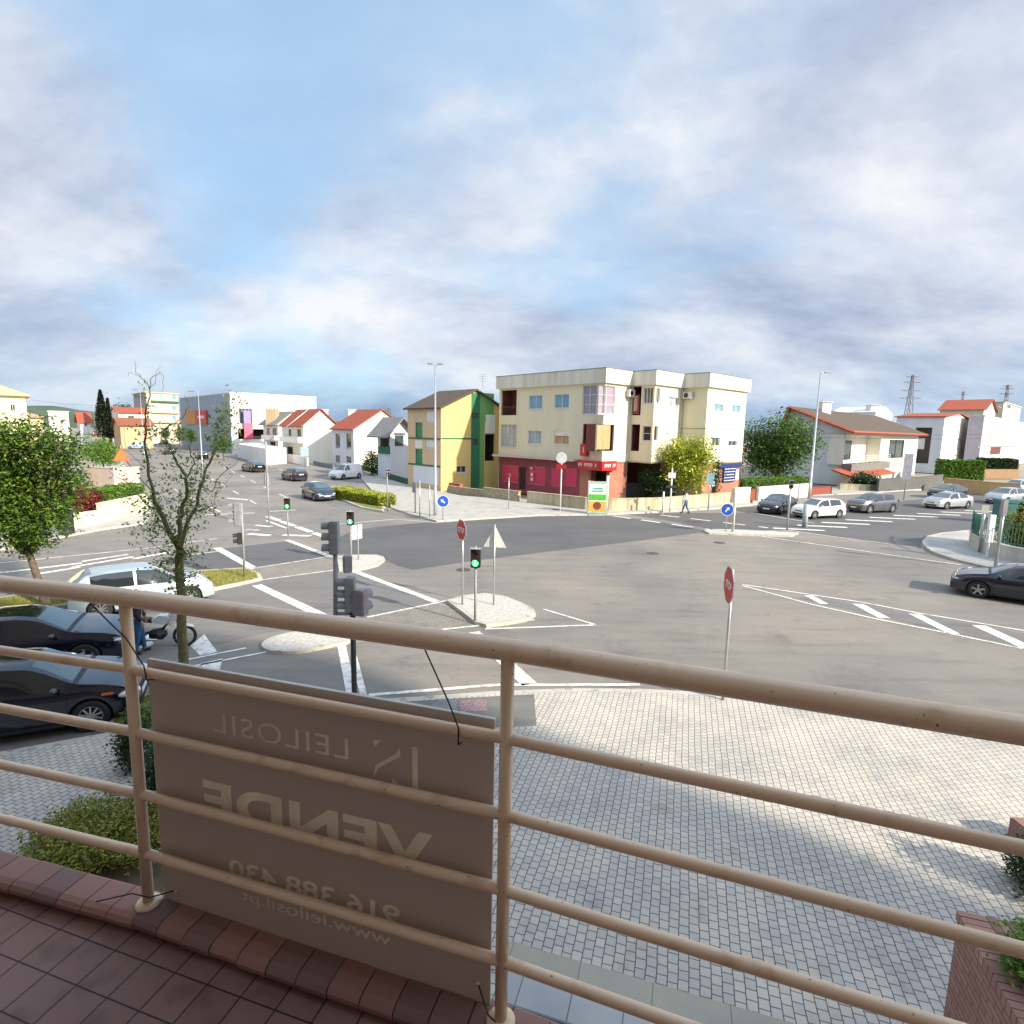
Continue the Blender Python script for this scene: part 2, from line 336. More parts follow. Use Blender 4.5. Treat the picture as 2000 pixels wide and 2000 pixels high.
g.sheet(gpoly([(310, 1095), (430, 1072), (560, 1057), (645, 1088), (497, 1108), (400, 1115)]), .004)
g.sheet(gpoly([(1460, 1001), (1560, 992), (1700, 985), (1930, 962), (2100, 975), (3000, 1085), (2400, 1085), (1990, 1030), (1905, 1033), (1812, 1045), (1797, 1062), (1800, 1072), (1700, 1058), (1552, 1036), (1400, 1036), (1300, 1016), (1220, 1004)]), .004)
struct(g.build('new_asphalt', M_dark))
g = MB(); g.sheet(gpoly([(405, 1150), (520, 1128), (648, 1114), (690, 1116), (850, 1176), (717, 1205), (640, 1225), (520, 1235), (420, 1260), (240, 1262), (150, 1250), (250, 1200)]), .006)
g.sheet(gpoly([(1500, 1165), (1560, 1168), (1700, 1200), (1866, 1236), (2000, 1262), (2000, 1238), (1790, 1200), (1600, 1170)]), .006)
struct(g.build('patched_asphalt', M_mid))
M_cross = brickmat('crossing_blocks', (.30, .27, .235), (.24, .215, .19), (.12, .11, .1), .2, .1, .008, R(-45), .85, .3)
g = MB(); g.sheet(gpoly([(622, 1240), (717, 1207), (880, 1173), (928, 1215), (862, 1229), (690, 1258)]), .0065)
g.sheet(gpoly([(497, 1110), (648, 1088), (690, 1112), (527, 1131)]), .0065)
struct(g.build('crossing', M_cross))
# painted markings
mk = MB()
def line(p, q, w, z=.011, dash=None):
    a, b = G(*p), G(*q); d = (b-a); L_ = d.length; d.normalize(); n = Vector((-d.y, d.x, 0))*w/2
    segs = [(0, L_)] if not dash else [(t, min(L_, t+dash[0])) for t in [i*(dash[0]+dash[1]) for i in range(int(L_/(dash[0]+dash[1]))+1)]]
    for t0, t1 in segs:
        # break long lines into short worn pieces so that they are not perfectly even
        k = max(1, int((t1-t0)/1.7)); 
        for i in range(k):
            s0 = t0+(t1-t0)*i/k; s1 = t0+(t1-t0)*(i+1)/k; w_ = 1-random.random()*.07
            mk.sheet([tuple((a+d*s0+n*w_))[:2], tuple((a+d*s1+n*w_))[:2], tuple((a+d*s1-n*w_))[:2], tuple((a+d*s0-n*w_))[:2]], z)
def quad(*pts): mk.sheet(gpoly(pts), .011)
for p, q, w in [((423, 1070), (496, 1111), .38), ((560, 1055), (648, 1088), .3), ((687, 1114), (853, 1176), .3), ((501, 1143), (640, 1208), .38),
                ((666, 1256), (689, 1368), .24), ((691, 1282), (711, 1362), .16), ((924, 1235), (1034, 1337), .42),
                ((496, 1110), (650, 1086), .11), ((511, 1133), (664, 1112), .11), ((717, 1206), (895, 1169), .12), ((862, 1230), (1044, 1211), .12),
                ((1061, 1190), (1164, 1221), .1), ((947, 1229), (1164, 1221), .1), ((365, 1289), (481, 1266), .1), ((370, 1303), (520, 1274), .1),
                ((720, 1358), (974, 1338), .14), ((974, 1338), (1250, 1338), .14),
                ((1468, 1045), (1878, 1104), .13), ((1552, 1038), (1791, 1070), .11),
                ((1450, 1142), (1586, 1162), .12), ((1586, 1162), (1680, 1176), .12), ((1680, 1176), (1790, 1197), .12), ((1790, 1197), (2000, 1232), .12), ((2000, 1232), (2500, 1316), .12),
                ((1450, 1144), (1586, 1181), .12), ((1586, 1181), (1710, 1209), .12), ((1710, 1209), (1866, 1240), .12), ((1866, 1240), (2000, 1268), .12), ((2000, 1268), (2500, 1374), .12),
                ((1578, 1163), (1610, 1180), .34), ((1675, 1180), (1728, 1208), .4), ((1785, 1199), (1863, 1238), .4), ((1912, 1222), (2030, 1276), .45), ((2090, 1250), (2300, 1330), .5),
                ((400, 1006), (498, 1002), .28), ((527, 999), (579, 996), .22), ((661, 1024), (775, 1014), .14), ((444, 973), (488, 977), .45), ((775, 1014), (853, 1021), .12),
                ((478, 1034), (503, 1037), .45), ((485, 1043), (528, 1046), .45), ((553, 1045), (607, 1047), .45), ((500, 1026), (530, 1029), .4),
                ((20, 1117), (160, 1100), .3), ((70, 1122), (155, 1108), .34), ((140, 1108), (260, 1088), .3), ((160, 1097), (250, 1083), .25), ((0, 1100), (280, 1072), .12), ((280, 1072), (425, 1052), .12), ((-200, 1135), (20, 1117), .3),
                ((260, 1092), (330, 1079), .3), ((360, 1086), (425, 1077), .12)]:
    line(p, q, w)
quad((371, 1262), (399, 1240), (425, 1274), (391, 1281)); quad((391, 1297), (435, 1286), (429, 1310), (398, 1308)); quad((255, 1262), (290, 1240), (300, 1258), (270, 1275))
line((523, 1009), (655, 1056), .42, dash=(2.2, .35)); line((520, 1017), (560, 1032), .2)
for (p, q) in [((1198, 1008), (1410, 1038)), ((1290, 1006), (1500, 1031))]: line(p, q, .3, dash=(1.5, .9))
line((1465, 1001), (1590, 1022), .14); line((1410, 1038), (1550, 1037), .12)
# zebra bars across the side street, one behind the other
for i in range(9):
    t = i/8; px = 1560+(1925-1560)*t; py = 1034-(1034-999)*t-4*math.sin(t*3.1)
    c = G(px, py); d = dirv(100); n = dirv(10)
    a = [c-d*1.6-n*.22, c+d*1.6-n*.22, c+d*1.6+n*.22, c-d*1.6+n*.22]; mk.sheet([tuple(v)[:2] for v in a], .011)
# lane dashes and arrows along the avenue
for (p, q) in [((500, 984), (395, 925)), ((560, 972), (420, 905)), ((600, 935), (470, 890)), ((430, 1000), (330, 950))]: line(p, q, .14, dash=(3., 4.5))
line((660, 965), (735, 998), .13); line((585, 955), (640, 962), .13); line((745, 990), (770, 995), .13)
struct(mk.build('road_markings', M_paint))

def paving(pxs, z, top, name='pavement', kw=.16, smooth=0, world=False, kerb=None):
    poly = pxs if world else gpoly(pxs, z)
    if smooth: poly = smoothpoly(poly, smooth)
    m = MB(); m.prism(poly, -.11, z); m.k = 1; m.sheet(inset(poly, kw), z+.004)
    return struct(m.build(name, [kerb or M_kerb, top]))
plaza = [(-900, 1745), (0, 1468), (225, 1428), (400, 1407), (560, 1387), (730, 1366), (850, 1358), (974, 1349), (1120, 1344), (1250, 1345), (1380, 1352), (1500, 1366), (1750, 1402), (2000, 1444), (3000, 1628), (5200, 2300)]
pl = gpoly(plaza, .1)+[(40, -6), (-34, 9)]
o = paving(pl, .1, M_sett, 'plaza', .17, world=True)
d106 = dirv(106.9)
# concrete strip and slab border along the foot of the building, ramp patch by the kerb
def along_strip(c, w, L0, L1, z, m, name):
    n = dirv(16.9); a = Vector((c[0], c[1], 0)); p = [a+d106*L0-n*w/2, a+d106*L1-n*w/2, a+d106*L1+n*w/2, a+d106*L0+n*w/2]
    q = MB(); q.prism([tuple(v)[:2] for v in p], z-.08, z); return struct(q.build(name, m))
M_conc = brickmat('cast_concrete_strip', (.43, .40, .33), (.39, .36, .30), (.2, .19, .17), .8, 3, .006, R(16.9), .85, .2, wob=.003)
M_slab = brickmat('pale_slabs', (.46, .47, .47), (.40, .41, .42), (.18, .18, .18), .55, .5, .008, R(16.9), .8, .3, wob=.02)
along_strip(G(1150, 1915, .12), .40, -1.1, 9, .118, M_conc, 'concrete_border')
along_strip(G(1180, 1990, .12), .34, -1.1, 9, .126, M_slab, 'slab_path')
q = MB(); q.sheet(gpoly([(757, 1372), (1001, 1358), (1043, 1356), (1048, 1417), (978, 1420), (760, 1432)], .106), .1075)
struct(q.build('ramp_patch', M_mid))
M_grate = brickmat('tactile_grille', (.16, .16, .165), (.12, .12, .125), (.33, .33, .33), 1.2, .06, .012, R(-73.1), .7, .5, off=0)
M_grater = brickmat('tactile_red', (.40, .26, .26), (.33, .2, .2), (.2, .16, .16), .1, .1, .01, R(-73.1), .8, .4, off=0)
q = MB(); q.sheet(gpoly([(840, 1369), (893, 1366), (893, 1391), (850, 1394)], .11), .1115); q.k = 1; q.sheet(gpoly([(896, 1367), (950, 1366), (952, 1388), (900, 1391)], .11), .1118)
struct(q.build('tactile_strip', [M_grate, M_grater]))
# traffic islands
paving([(658, 1085), (700, 1083), (735, 1083), (749, 1087), (752, 1092), (738, 1102), (700, 1111), (662, 1112)], .11, M_isl, 'traffic_island', .2)
paving([(872, 1172), (905, 1162), (947, 1158), (984, 1163), (1020, 1177), (1042, 1188), (1046, 1198), (1028, 1208), (990, 1215), (950, 1220), (928, 1214), (900, 1192)], .11, M_isl, 'traffic_island', .14)
paving(smoothpoly(gpoly([(510, 1259), (530, 1244), (580, 1233), (640, 1236), (684, 1249), (640, 1260), (580, 1271), (530, 1270)], .1), 3), .1, M_isl, 'traffic_island', .1, world=True)
paving([(1375, 1036), (1395, 1033), (1440, 1034), (1560, 1040), (1545, 1046), (1440, 1043), (1385, 1041)], .1, M_isl, 'traffic_island', .12)
# right hand pavement corner, far pavements
M_hexpave = brickmat('light_blocks', (.48, .47, .45), (.42, .42, .41), (.25, .25, .25), .2, .2, .012, R(20), .85, .3)
paving([(1803, 1063), (1801, 1056), (1812, 1046), (1840, 1040), (1890, 1035), (2050, 1045), (2600, 1130), (2600, 1180), (1985, 1119), (1925, 1105), (1860, 1090), (1820, 1076)], .12, M_hexpave, 'pavement', .22)
paving([(765, 991), (800, 1003), (853, 1017), (950, 1011), (1050, 1005), (1190, 1003), (1300, 998), (1400, 992), (1470, 985), (1450, 972), (1410, 972), (1190, 988), (900, 968), (790, 945), (735, 930), (700, 928), (725, 955)], .12, M_pave, 'pavement', .2)
paving([(440, 870), (520, 884), (600, 905), (650, 905), (700, 920), (690, 912), (600, 893), (500, 872)], .1, M_pave, 'pavement', .2)
paving([(-400, 1120), (60, 1063), (120, 1047), (200, 1032), (285, 1020), (300, 990), (270, 940), (240, 905), (190, 905), (180, 960), (0, 1010), (-400, 1050)], .12, M_pave, 'pavement', .2)
paving([(1470, 985), (1560, 968), (1700, 962), (1800, 955), (1800, 945), (1640, 948), (1470, 968)], .1, M_pave, 'pavement', .2)
# grassed islands
o = paving([(-700, 1245), (0, 1166), (180, 1134), (395, 1113), (485, 1108), (508, 1120), (512, 1128), (470, 1138), (420, 1148), (200, 1172), (0, 1196), (-700, 1300)], .12, M_grass, 'median_island', .14)
o = paving([(640, 955), (652, 948), (700, 962), (752, 988), (748, 998), (705, 990), (655, 970)], .12, M_grass, 'median_island', .2)
o = paving([(205, 1428), (232, 1375), (300, 1350), (430, 1345), (440, 1398), (330, 1420)], .135, M_grass, 'planting_bed', .08)
# distant low hills
def hills():
    m = MB(); n = 60; rows = [(-420, 0), (-380, 8), (-300, 14), (-200, 10)]
    for side, (x0, x1, y0, hh) in enumerate([(-900, 120, 620, 26), (200, 1400, 900, 24), (-300, 500, 1100, 20)]):
        vs = []
        for i in range(n+1):
            t = i/n; x = x0+(x1-x0)*t; y = y0+40*math.sin(t*5+side); h = hh*(.55+.45*math.sin(t*6.3+side*2)*math.sin(t*2.9+1))+1.2*math.sin(t*47)+1.*math.sin(t*83)
            h *= min(1, t*6, (1-t)*6)
            vs += [(x, y, -1), (x, y+20, h*.7), (x, y+60, h), (x, y+220, -1)]
        m.add(vs, [(i*4+k, (i+1)*4+k, (i+1)*4+k+1, i*4+k+1) for i in range(n) for k in range(3)])
    return struct(m.build('hills', mat('far_woods', (.075, .11, .075), .95, (.04, .065, .05), .05, .6), smooth=True))
hills()

# ================================================================ the building the photograph is taken from
P1 = Vector((-1.197, 1.706, 0)); DR = dirv(106.9); NR = dirv(16.9)
def rl(s, o=0., z=0.):          # s metres along the rail from post 1, o metres outwards
    a = P1+DR*max(s, 0)+NR*o
    if s < 0: a = P1+dirv(104.0)*s+NR*o
    if s > 1.248: a = P1+DR*1.248+dirv(109.7)*(s-1.248)+NR*o
    return Vector((a.x, a.y, z))
M_ownwall = mat('own_building_render', (.40, .32, .25), .85, (.34, .27, .21), .8, .5)
M_tilefloor = brickmat('brown_floor_tiles', (.30, .175, .15), (.26, .15, .13), (.02, .015, .015), .1215, .1215, .0026, R(16.9), .42, .5, off=0, wob=.02); speckle(M_tilefloor, 9, .52, .7, (.72, .68, .66))
M_cap = mat('brick_coping', (.34, .17, .135), .7, (.18, .115, .11), island=True)
own = thing('apartment_block', 'brown apartment block of the balcony with tiled floor and brick edge', 'building', rl(0, -1.7, 0))
edge_end = Vector((5.12, 7.93, 0)); sdir = dirv(125.4)
best = None
for i in range(1, 900):
    q = edge_end+sdir*(i*.06)
    if (q-P1).dot(NR) < -1.7: best = (q-P1).dot(DR); break
m = MB(frame(rl(0, -1.7), 106.9)); m.box(-16, best, -12, 0, 0, 22.0)
# frame() has y into the wall for a viewer outside; outside here is +NR, so build with y reversed
m = MB(); c0, c1 = P1+DR*(-16)-NR*1.7, P1+DR*best-NR*1.7
m.prism([tuple(c0)[:2], tuple(c1)[:2], tuple(c1-NR*12)[:2], tuple(c0-NR*12)[:2]], 0, 21.5); m.build('wall', M_ownwall, own)
m = MB(); m.prism([tuple(rl(-9, .045))[:2], tuple(rl(0, .045))[:2], tuple(rl(1.248, .045))[:2], tuple(rl(9, .045))[:2], tuple(rl(9, -1.69))[:2], tuple(rl(-9, -1.69))[:2]], 4.18, 4.44); m.build('balcony_floor', M_tilefloor, own)
m = MB(); m.prism([tuple(rl(-9, .02))[:2], tuple(rl(0, .02))[:2], tuple(rl(1.248, .02))[:2], tuple(rl(9, .02))[:2], tuple(rl(9, -.10))[:2], tuple(rl(1.248, -.10))[:2], tuple(rl(0, -.10))[:2], tuple(rl(-9, -.10))[:2]], 3.9, 4.18-.001); m.build('balcony_beam', M_ownwall, own)
# bull-nosed coping bricks laid as headers
m = MB()
bw = .106; s = -bw*75
while s < 6:
    az_ = 104.0 if s < 0 else 106.9 if s < 1.2 else 109.7
    jit = (random.random()-.5)*.005; h = 4.5+(random.random()-.5)*.003
    a = rl(s+.0, 0); D = dirv(az_); Nn = Vector((-D.y, D.x, 0))
    prof = [(.056, -.05), (.060, -.02), (.054, -.004), (.046, 0), (-.040, 0), (-.058, -.006), (-.068, -.018), (-.066, -.034), (-.05, -.05)]
    pts = []
    for e in (0, bw-.004):
        for (oo, zz) in prof: pts.append(tuple(a+D*e+Nn*(oo+jit))[:2]+(h+zz,))
    k = len(prof); m.add(pts, [(i, i+1, k+i+1, k+i) for i in range(k-1)]+[list(range(k-1, -1, -1)), list(range(k, 2*k))]+[(k-1, 0, k, 2*k-1)])
    s += bw
    if abs(s) < bw*.5: s = 0.
cop = m.build('brick_coping', M_cap, own, fixn=True)
m = MB(); m.prism([tuple(rl(-9, .04))[:2], tuple(rl(0, .04))[:2], tuple(rl(1.248, .04))[:2], tuple(rl(9, .04))[:2], tuple(rl(9, -.045))[:2], tuple(rl(1.248, -.045))[:2], tuple(rl(0, -.045))[:2], tuple(rl(-9, -.045))[:2]], 4.441, 4.494); m.build('shadow_gap_bed', mat('mortar', (.04, .032, .03), .95), own)  # near-black colour paints the shadow gap under the coping

# railing
rail = thing('balcony_railing', 'cream tubular metal balcony railing with five rails across the foreground', 'railing', rl(0, 0, 4.5))
for zz, rr in ((5.565, .0285), (5.33, .0155), (5.118, .0155), (4.902, .0155), (4.688, .0155)):
    m = MB(); m.tube([rl(-6.5, 0, zz), rl(-3, 0, zz), rl(-.12, 0, zz), rl(0, 0.0015, zz), rl(.12, 0, zz), rl(1.13, 0, zz), rl(1.248, .001, zz), rl(1.37, 0, zz), rl(3, 0, zz), rl(6.5, 0, zz)], rr, 24)
    m.build('top_rail' if zz > 5.5 else 'rail', M_rail, rail, True)
for k in range(-4, 6):
    s = k*1.248
    m = MB(); p = rl(s, 0, 4.5); m.tube([p, (p.x, p.y, 5.55)], .0175, 24); m.build('post', M_rail, rail, True)
    m = MB(); m.lathe([(.036, 4.499), (.040, 4.502), (.040, 4.507), (.034, 4.512), (.020, 4.516)], 28, c=(p.x, p.y, 0)); m.build('base_plate', M_rail, rail, True)

# sale board tied outside the railing (seen from the back, so its writing reads mirrored)
M_board = mat('translucent_board', (.58, .495, .435), .45, (.545, .465, .41), 1.2, .5, trans=.0)
M_letters = mat('showing_through_letters', (1., .92, .72), .5)
M_letters2 = mat('faint_letters', (.95, .82, .68), .5)
BO = .034
def translucent(m_, f_):
    nt = m_.node_tree; b = nt.nodes['Principled BSDF']; t = nt.nodes.new('ShaderNodeBsdfTranslucent'); x = nt.nodes.new('ShaderNodeMixShader'); x.inputs[0].default_value = f_
    nt.links.new(b.inputs['Base Color'].links[0].from_socket, t.inputs['Color']); nt.links.new(b.outputs[0], x.inputs[1]); nt.links.new(t.outputs[0], x.inputs[2]); nt.links.new(x.outputs[0], nt.nodes['Material Output'].inputs[0])
translucent(M_board, .12)
board = thing('sale_board', 'mirrored VENDE for sale board tied to the balcony railing, seen from behind', 'sign board', rl(.6, BO, 4.47))
m = MB(); a, b = rl(.035, 0), rl(1.205, 0)
m.prism([tuple(a+NR*BO)[:2], tuple(b+NR*BO)[:2], tuple(b+NR*(BO+.006))[:2], tuple(a+NR*(BO+.006))[:2]], 4.475, 5.352); m.build('panel', M_board, board)
M_edge = mat('board_edge', (.62, .60, .55), .5)
m = MB(); m.prism([tuple(a+NR*(BO-.001))[:2], tuple(b+NR*(BO-.001))[:2], tuple(b+NR*(BO+.010))[:2], tuple(a+NR*(BO+.010))[:2]], 5.3525, 5.357)
m.prism([tuple(a-DR*.004+NR*(BO-.001))[:2], tuple(a-DR*.0005+NR*(BO-.001))[:2], tuple(a-DR*.0005+NR*(BO+.008))[:2], tuple(a-DR*.004+NR*(BO+.008))[:2]], 4.475, 5.352); m.build('edge_trim', M_edge, board)
FONT_SERIF = None
def text_mesh(body, M, width, height, mt, name, parent, bold=0., depth=.0012, space=1.0):
    """text laid in the plane of matrix M (x right, y up as seen by its reader), scaled to width x height"""
    cu = bpy.data.curves.new('t', 'FONT'); cu.body = body; cu.size = 1; cu.offset = bold; cu.extrude = 0.0; cu.space_character = space
    to = bpy.data.objects.new('t', cu); COL.objects.link(to); dg = bpy.context.evaluated_depsgraph_get(); dg.update()
    me = bpy.data.meshes.new_from_object(to.evaluated_get(dg)); bpy.data.objects.remove(to)
    xs = [v.co.x for v in me.vertices]; ys = [v.co.y for v in me.vertices]
    sx = width/(max(xs)-min(xs)); sy = height/(max(ys)-min(ys)) if height else sx
    off = Vector(parent['_w']); x0, y0 = min(xs), min(ys)
    for v in me.vertices: v.co = M @ Vector(((v.co.x-x0)*sx, (v.co.y-y0)*sy, depth))-off
    me.materials.clear(); me.materials.append(mt); me.name = name
    o = bpy.data.objects.new(name, me); COL.objects.link(o); o.parent = parent; o['_w'] = list(parent['_w']); return o
def backtext(body, s0, s1, z0, h, mt, bold=0., space=1.):
    # written for a reader in the street: starts at the larger s; from the balcony it is mirrored
    o_ = rl(s1, BO-.0006, z0)
    M = Matrix(((-DR.x, 0, -NR.x, o_.x), (-DR.y, 0, -NR.y, o_.y), (0, 1, 0, o_.z), (0, 0, 0, 1)))
    return text_mesh(body, M, s1-s0, h, mt, 'lettering', board, bold, .0004, space)
backtext('LEILOSIL', .285, .765, 5.155, .064, M_letters2, 0.0, 1.15)
backtext('VENDE', .225, 1.03, 4.855, .128, M_letters, .035, 1.05)
backtext('916 388 430', .315, .925, 4.665, .062, M_letters, .018)
backtext('www.leilosil.pt', .355, .895, 4.575, .056, M_letters2, .006)
# the two-stroke monogram: a tall bar and a swash
m = MB(frame(rl(0, BO-.0012), 106.9))
m.box(.968, .985, -.0004, .0006, 5.10, 5.235)
sw = [(.845, 5.232), (.872, 5.235), (.862, 5.226), (.852, 5.212)]
m.add([(x, 0, z) for x, z in sw], [(0, 1, 2, 3)])
up = [(.852, 5.155), (.87, 5.172), (.895, 5.188), (.918, 5.205), (.93, 5.225)]; lo_ = [(.846, 5.118), (.86, 5.148), (.884, 5.166), (.908, 5.182), (.932, 5.20)]
m.add([(x, 0, z) for x, z in up]+[(x, 0, z) for x, z in lo_], [(i, i+1, 6+i, 5+i) for i in range(4)])
m.add([(.905, 0, 5.10), (.945, 0, 5.10), (.905, 0, 5.13)], [(0, 1, 2)])
m.build('monogram', M_letters, board)
# cable ties and cords
def cord(pts, label):
    m = MB(); m.tube(pts, .0022, 6); o_ = m.build('cable_tie', M_black, board, True); return o_
cord([rl(-.10, -.03, 5.545), rl(.02, -.02, 5.44), rl(.08, -.018, 5.36), rl(.085, -.017, 5.315), rl(.08, .02, 5.30)], '')
cord([rl(1.00, .028, 5.54), rl(1.09, .0, 5.40), rl(1.125, -.018, 5.345), rl(1.125, -.019, 5.30), rl(1.12, .02, 5.285)], '')
cord([rl(-.16, -.05, 4.512), rl(-.04, -.022, 4.548), rl(.03, -.02, 4.549), rl(.085, BO-.004, 4.548)], '')
cord([rl(1.17, BO-.004, 4.56), rl(1.215, -.01, 4.52), rl(1.25, -.021, 4.512), rl(1.30, -.03, 4.515), rl(1.42, -.06, 4.512)], '')
for (s_, z_) in ((.088, 4.548), (1.168, 4.562)):
    m = MB(); p = rl(s_, BO-.003, z_); m.lathe([(.006, -.002), (.007, 0), (.004, .003)], 12, 'z', p); m.build('eyelet', M_edge, board, True)
# ================================================================ buildings
def rc(C, az, a, b, c, d):      # image rectangle -> (s0, s1, z0, z1) on the wall plane
    mx, my = (a+c)/2, (b+d)/2
    s0 = onw(C, az, a, my)[0]; s1 = onw(C, az, c, my)[0]; z1 = onw(C, az, mx, b)[1]; z0 = onw(C, az, mx, d)[1]
    return (min(s0, s1), max(s0, s1), z0, z1)
def wallface(mb, C, az, s0, s1, z0, z1, holes=(), depth=.16, off=0.):
    sv = mb.M; mb.M = frame(C, az)
    xs = sorted({s0, s1} | {x for h in holes for x in h[:2] if s0 < x < s1}); zs = sorted({z0, z1} | {z for h in holes for z in h[2:4] if z0 < z < z1})
    for i in range(len(xs)-1):
        for j in range(len(zs)-1):
            cx, cz = (xs[i]+xs[i+1])/2, (zs[j]+zs[j+1])/2
            if any(h[0] < cx < h[1] and h[2] < cz < h[3] for h in holes): continue
            mb.add([(xs[i], off, zs[j]), (xs[i+1], off, zs[j]), (xs[i+1], off, zs[j+1]), (xs[i], off, zs[j+1])], [(0, 1, 2, 3)])
    for h in holes:
        a, b, c, d = h[:4]; D = off+depth
        mb.add([(a, off, c), (b, off, c), (b, off, d), (a, off, d), (a, D, c), (b, D, c), (b, D, d), (a, D, d)], [(0, 4, 5, 1), (1, 5, 6, 2), (2, 6, 7, 3), (3, 7, 4, 0)])
    mb.M = sv
def win(root, C, az, h, fm=None, pm=None, mull=1, trans=0, roll=0., depth=.16, name='window', sill=True, rollm=None):
    """window in a hole: frame bars (part), pane (sub-part), roller shutter part from the top down"""
    a, b, c, d = h[:4]; fm = fm or M_wframe; pm = pm or M_pane; y0 = depth-.07; t = min(.055, (b-a)*.09)
    m = MB(frame(C, az)); m.box(a, b, y0, depth+.02, c, c+t); m.box(a, b, y0, depth+.02, d-t, d); m.box(a, a+t, y0, depth+.02, c+t, d-t); m.box(b-t, b, y0, depth+.02, c+t, d-t)
    for i in range(mull): x = a+(b-a)*(i+1)/(mull+1); m.box(x-t*.45, x+t*.45, y0+.004, depth+.015, c+t, d-t)
    for i in range(trans): z = c+(d-c)*(i+1)/(trans+1); m.box(a+t, b-t, y0+.008, depth+.012, z-t*.4, z+t*.4)
    if sill: m.box(a-.06, b+.06, -.05, y0-.002, c-.05, c-.001)
    w = m.build(name, fm, root)
    m = MB(frame(C, az)); m.add([(a+t*.5, depth-.01, c+t*.5), (b-t*.5, depth-.01, c+t*.5), (b-t*.5, depth-.01, d-t*.5), (a+t*.5, depth-.01, d-t*.5)], [(0, 1, 2, 3)]); m.build('pane', pm, w)
    if roll: 
        m = MB(frame(C, az)); zr = d-(d-c)*roll; n = max(2, int((d-zr)/.09))
        for i in range(n): zz = zr+(d-zr)*i/n; m.box(a+.01, b-.01, y0-.035, y0-.012, zz+.004, zr+(d-zr)*(i+1)/n-.004)
        m.box(a+.012, b-.012, y0-.03, y0-.02, zr, d); m.build('roller_shutter', rollm or M_roller, w)
    return w
def recess(mb, C, az, h, D):
    a, b, c, d = h[:4]; sv = mb.M; mb.M = frame(C, az)
    mb.add([(a, .16, c), (b, .16, c), (b, .16, d), (a, .16, d), (a, D, c), (b, D, c), (b, D, d), (a, D, d)], [(0, 1, 5, 4), (1, 2, 6, 5), (2, 3, 7, 6), (3, 0, 4, 7), (4, 5, 6, 7)]); mb.M = sv
def off(C, az, s, y=0.):        # point on/out of a wall plane
    return Vector((C[0], C[1], 0))+dirv(az)*s+dirv(az-90)*y

M_cream = mat('cream_render', (.72, .665, .49), .85, (.62, .57, .415), .9, .5, .15, 20, streak=True)
M_parapet = mat('stained_parapet', (.72, .69, .60), .85, (.48, .455, .38), 1.0, .42, streak=True)
M_maroon = mat('maroon_wall', (.30, .06, .085), .7, (.20, .04, .055), 2, .5)
M_crimson = mat('crimson_shop_film', (.66, .035, .12), .35, (.55, .03, .10), 1.5, .5)
M_salmon = brickmat('salmon_brick', (.46, .17, .11), (.38, .135, .09), (.40, .25, .19), .25, .08, .009, 0, .8, .3, vert=47)
M_salmonA = brickmat('salmon_brick_side', (.46, .17, .11), (.38, .135, .09), (.40, .25, .19), .25, .08, .009, 0, .8, .3, vert=137)
M_darkroom = mat('dark_interior', (.045, .025, .02), .9)
M_tanblind = mat('tan_blind', (.50, .31, .16), .8, (.42, .25, .12), 3, .5)
M_purple = mat('curtain_reflection_glass', (.38, .28, .33), .15, (.22, .26, .36), 1.3, .6)  # pink and blue reflections painted into the curtained pane colour
M_bluegl = mat('sky_tinted_glass', (.20, .38, .52), .08, (.12, .25, .36), 1.2, .6)

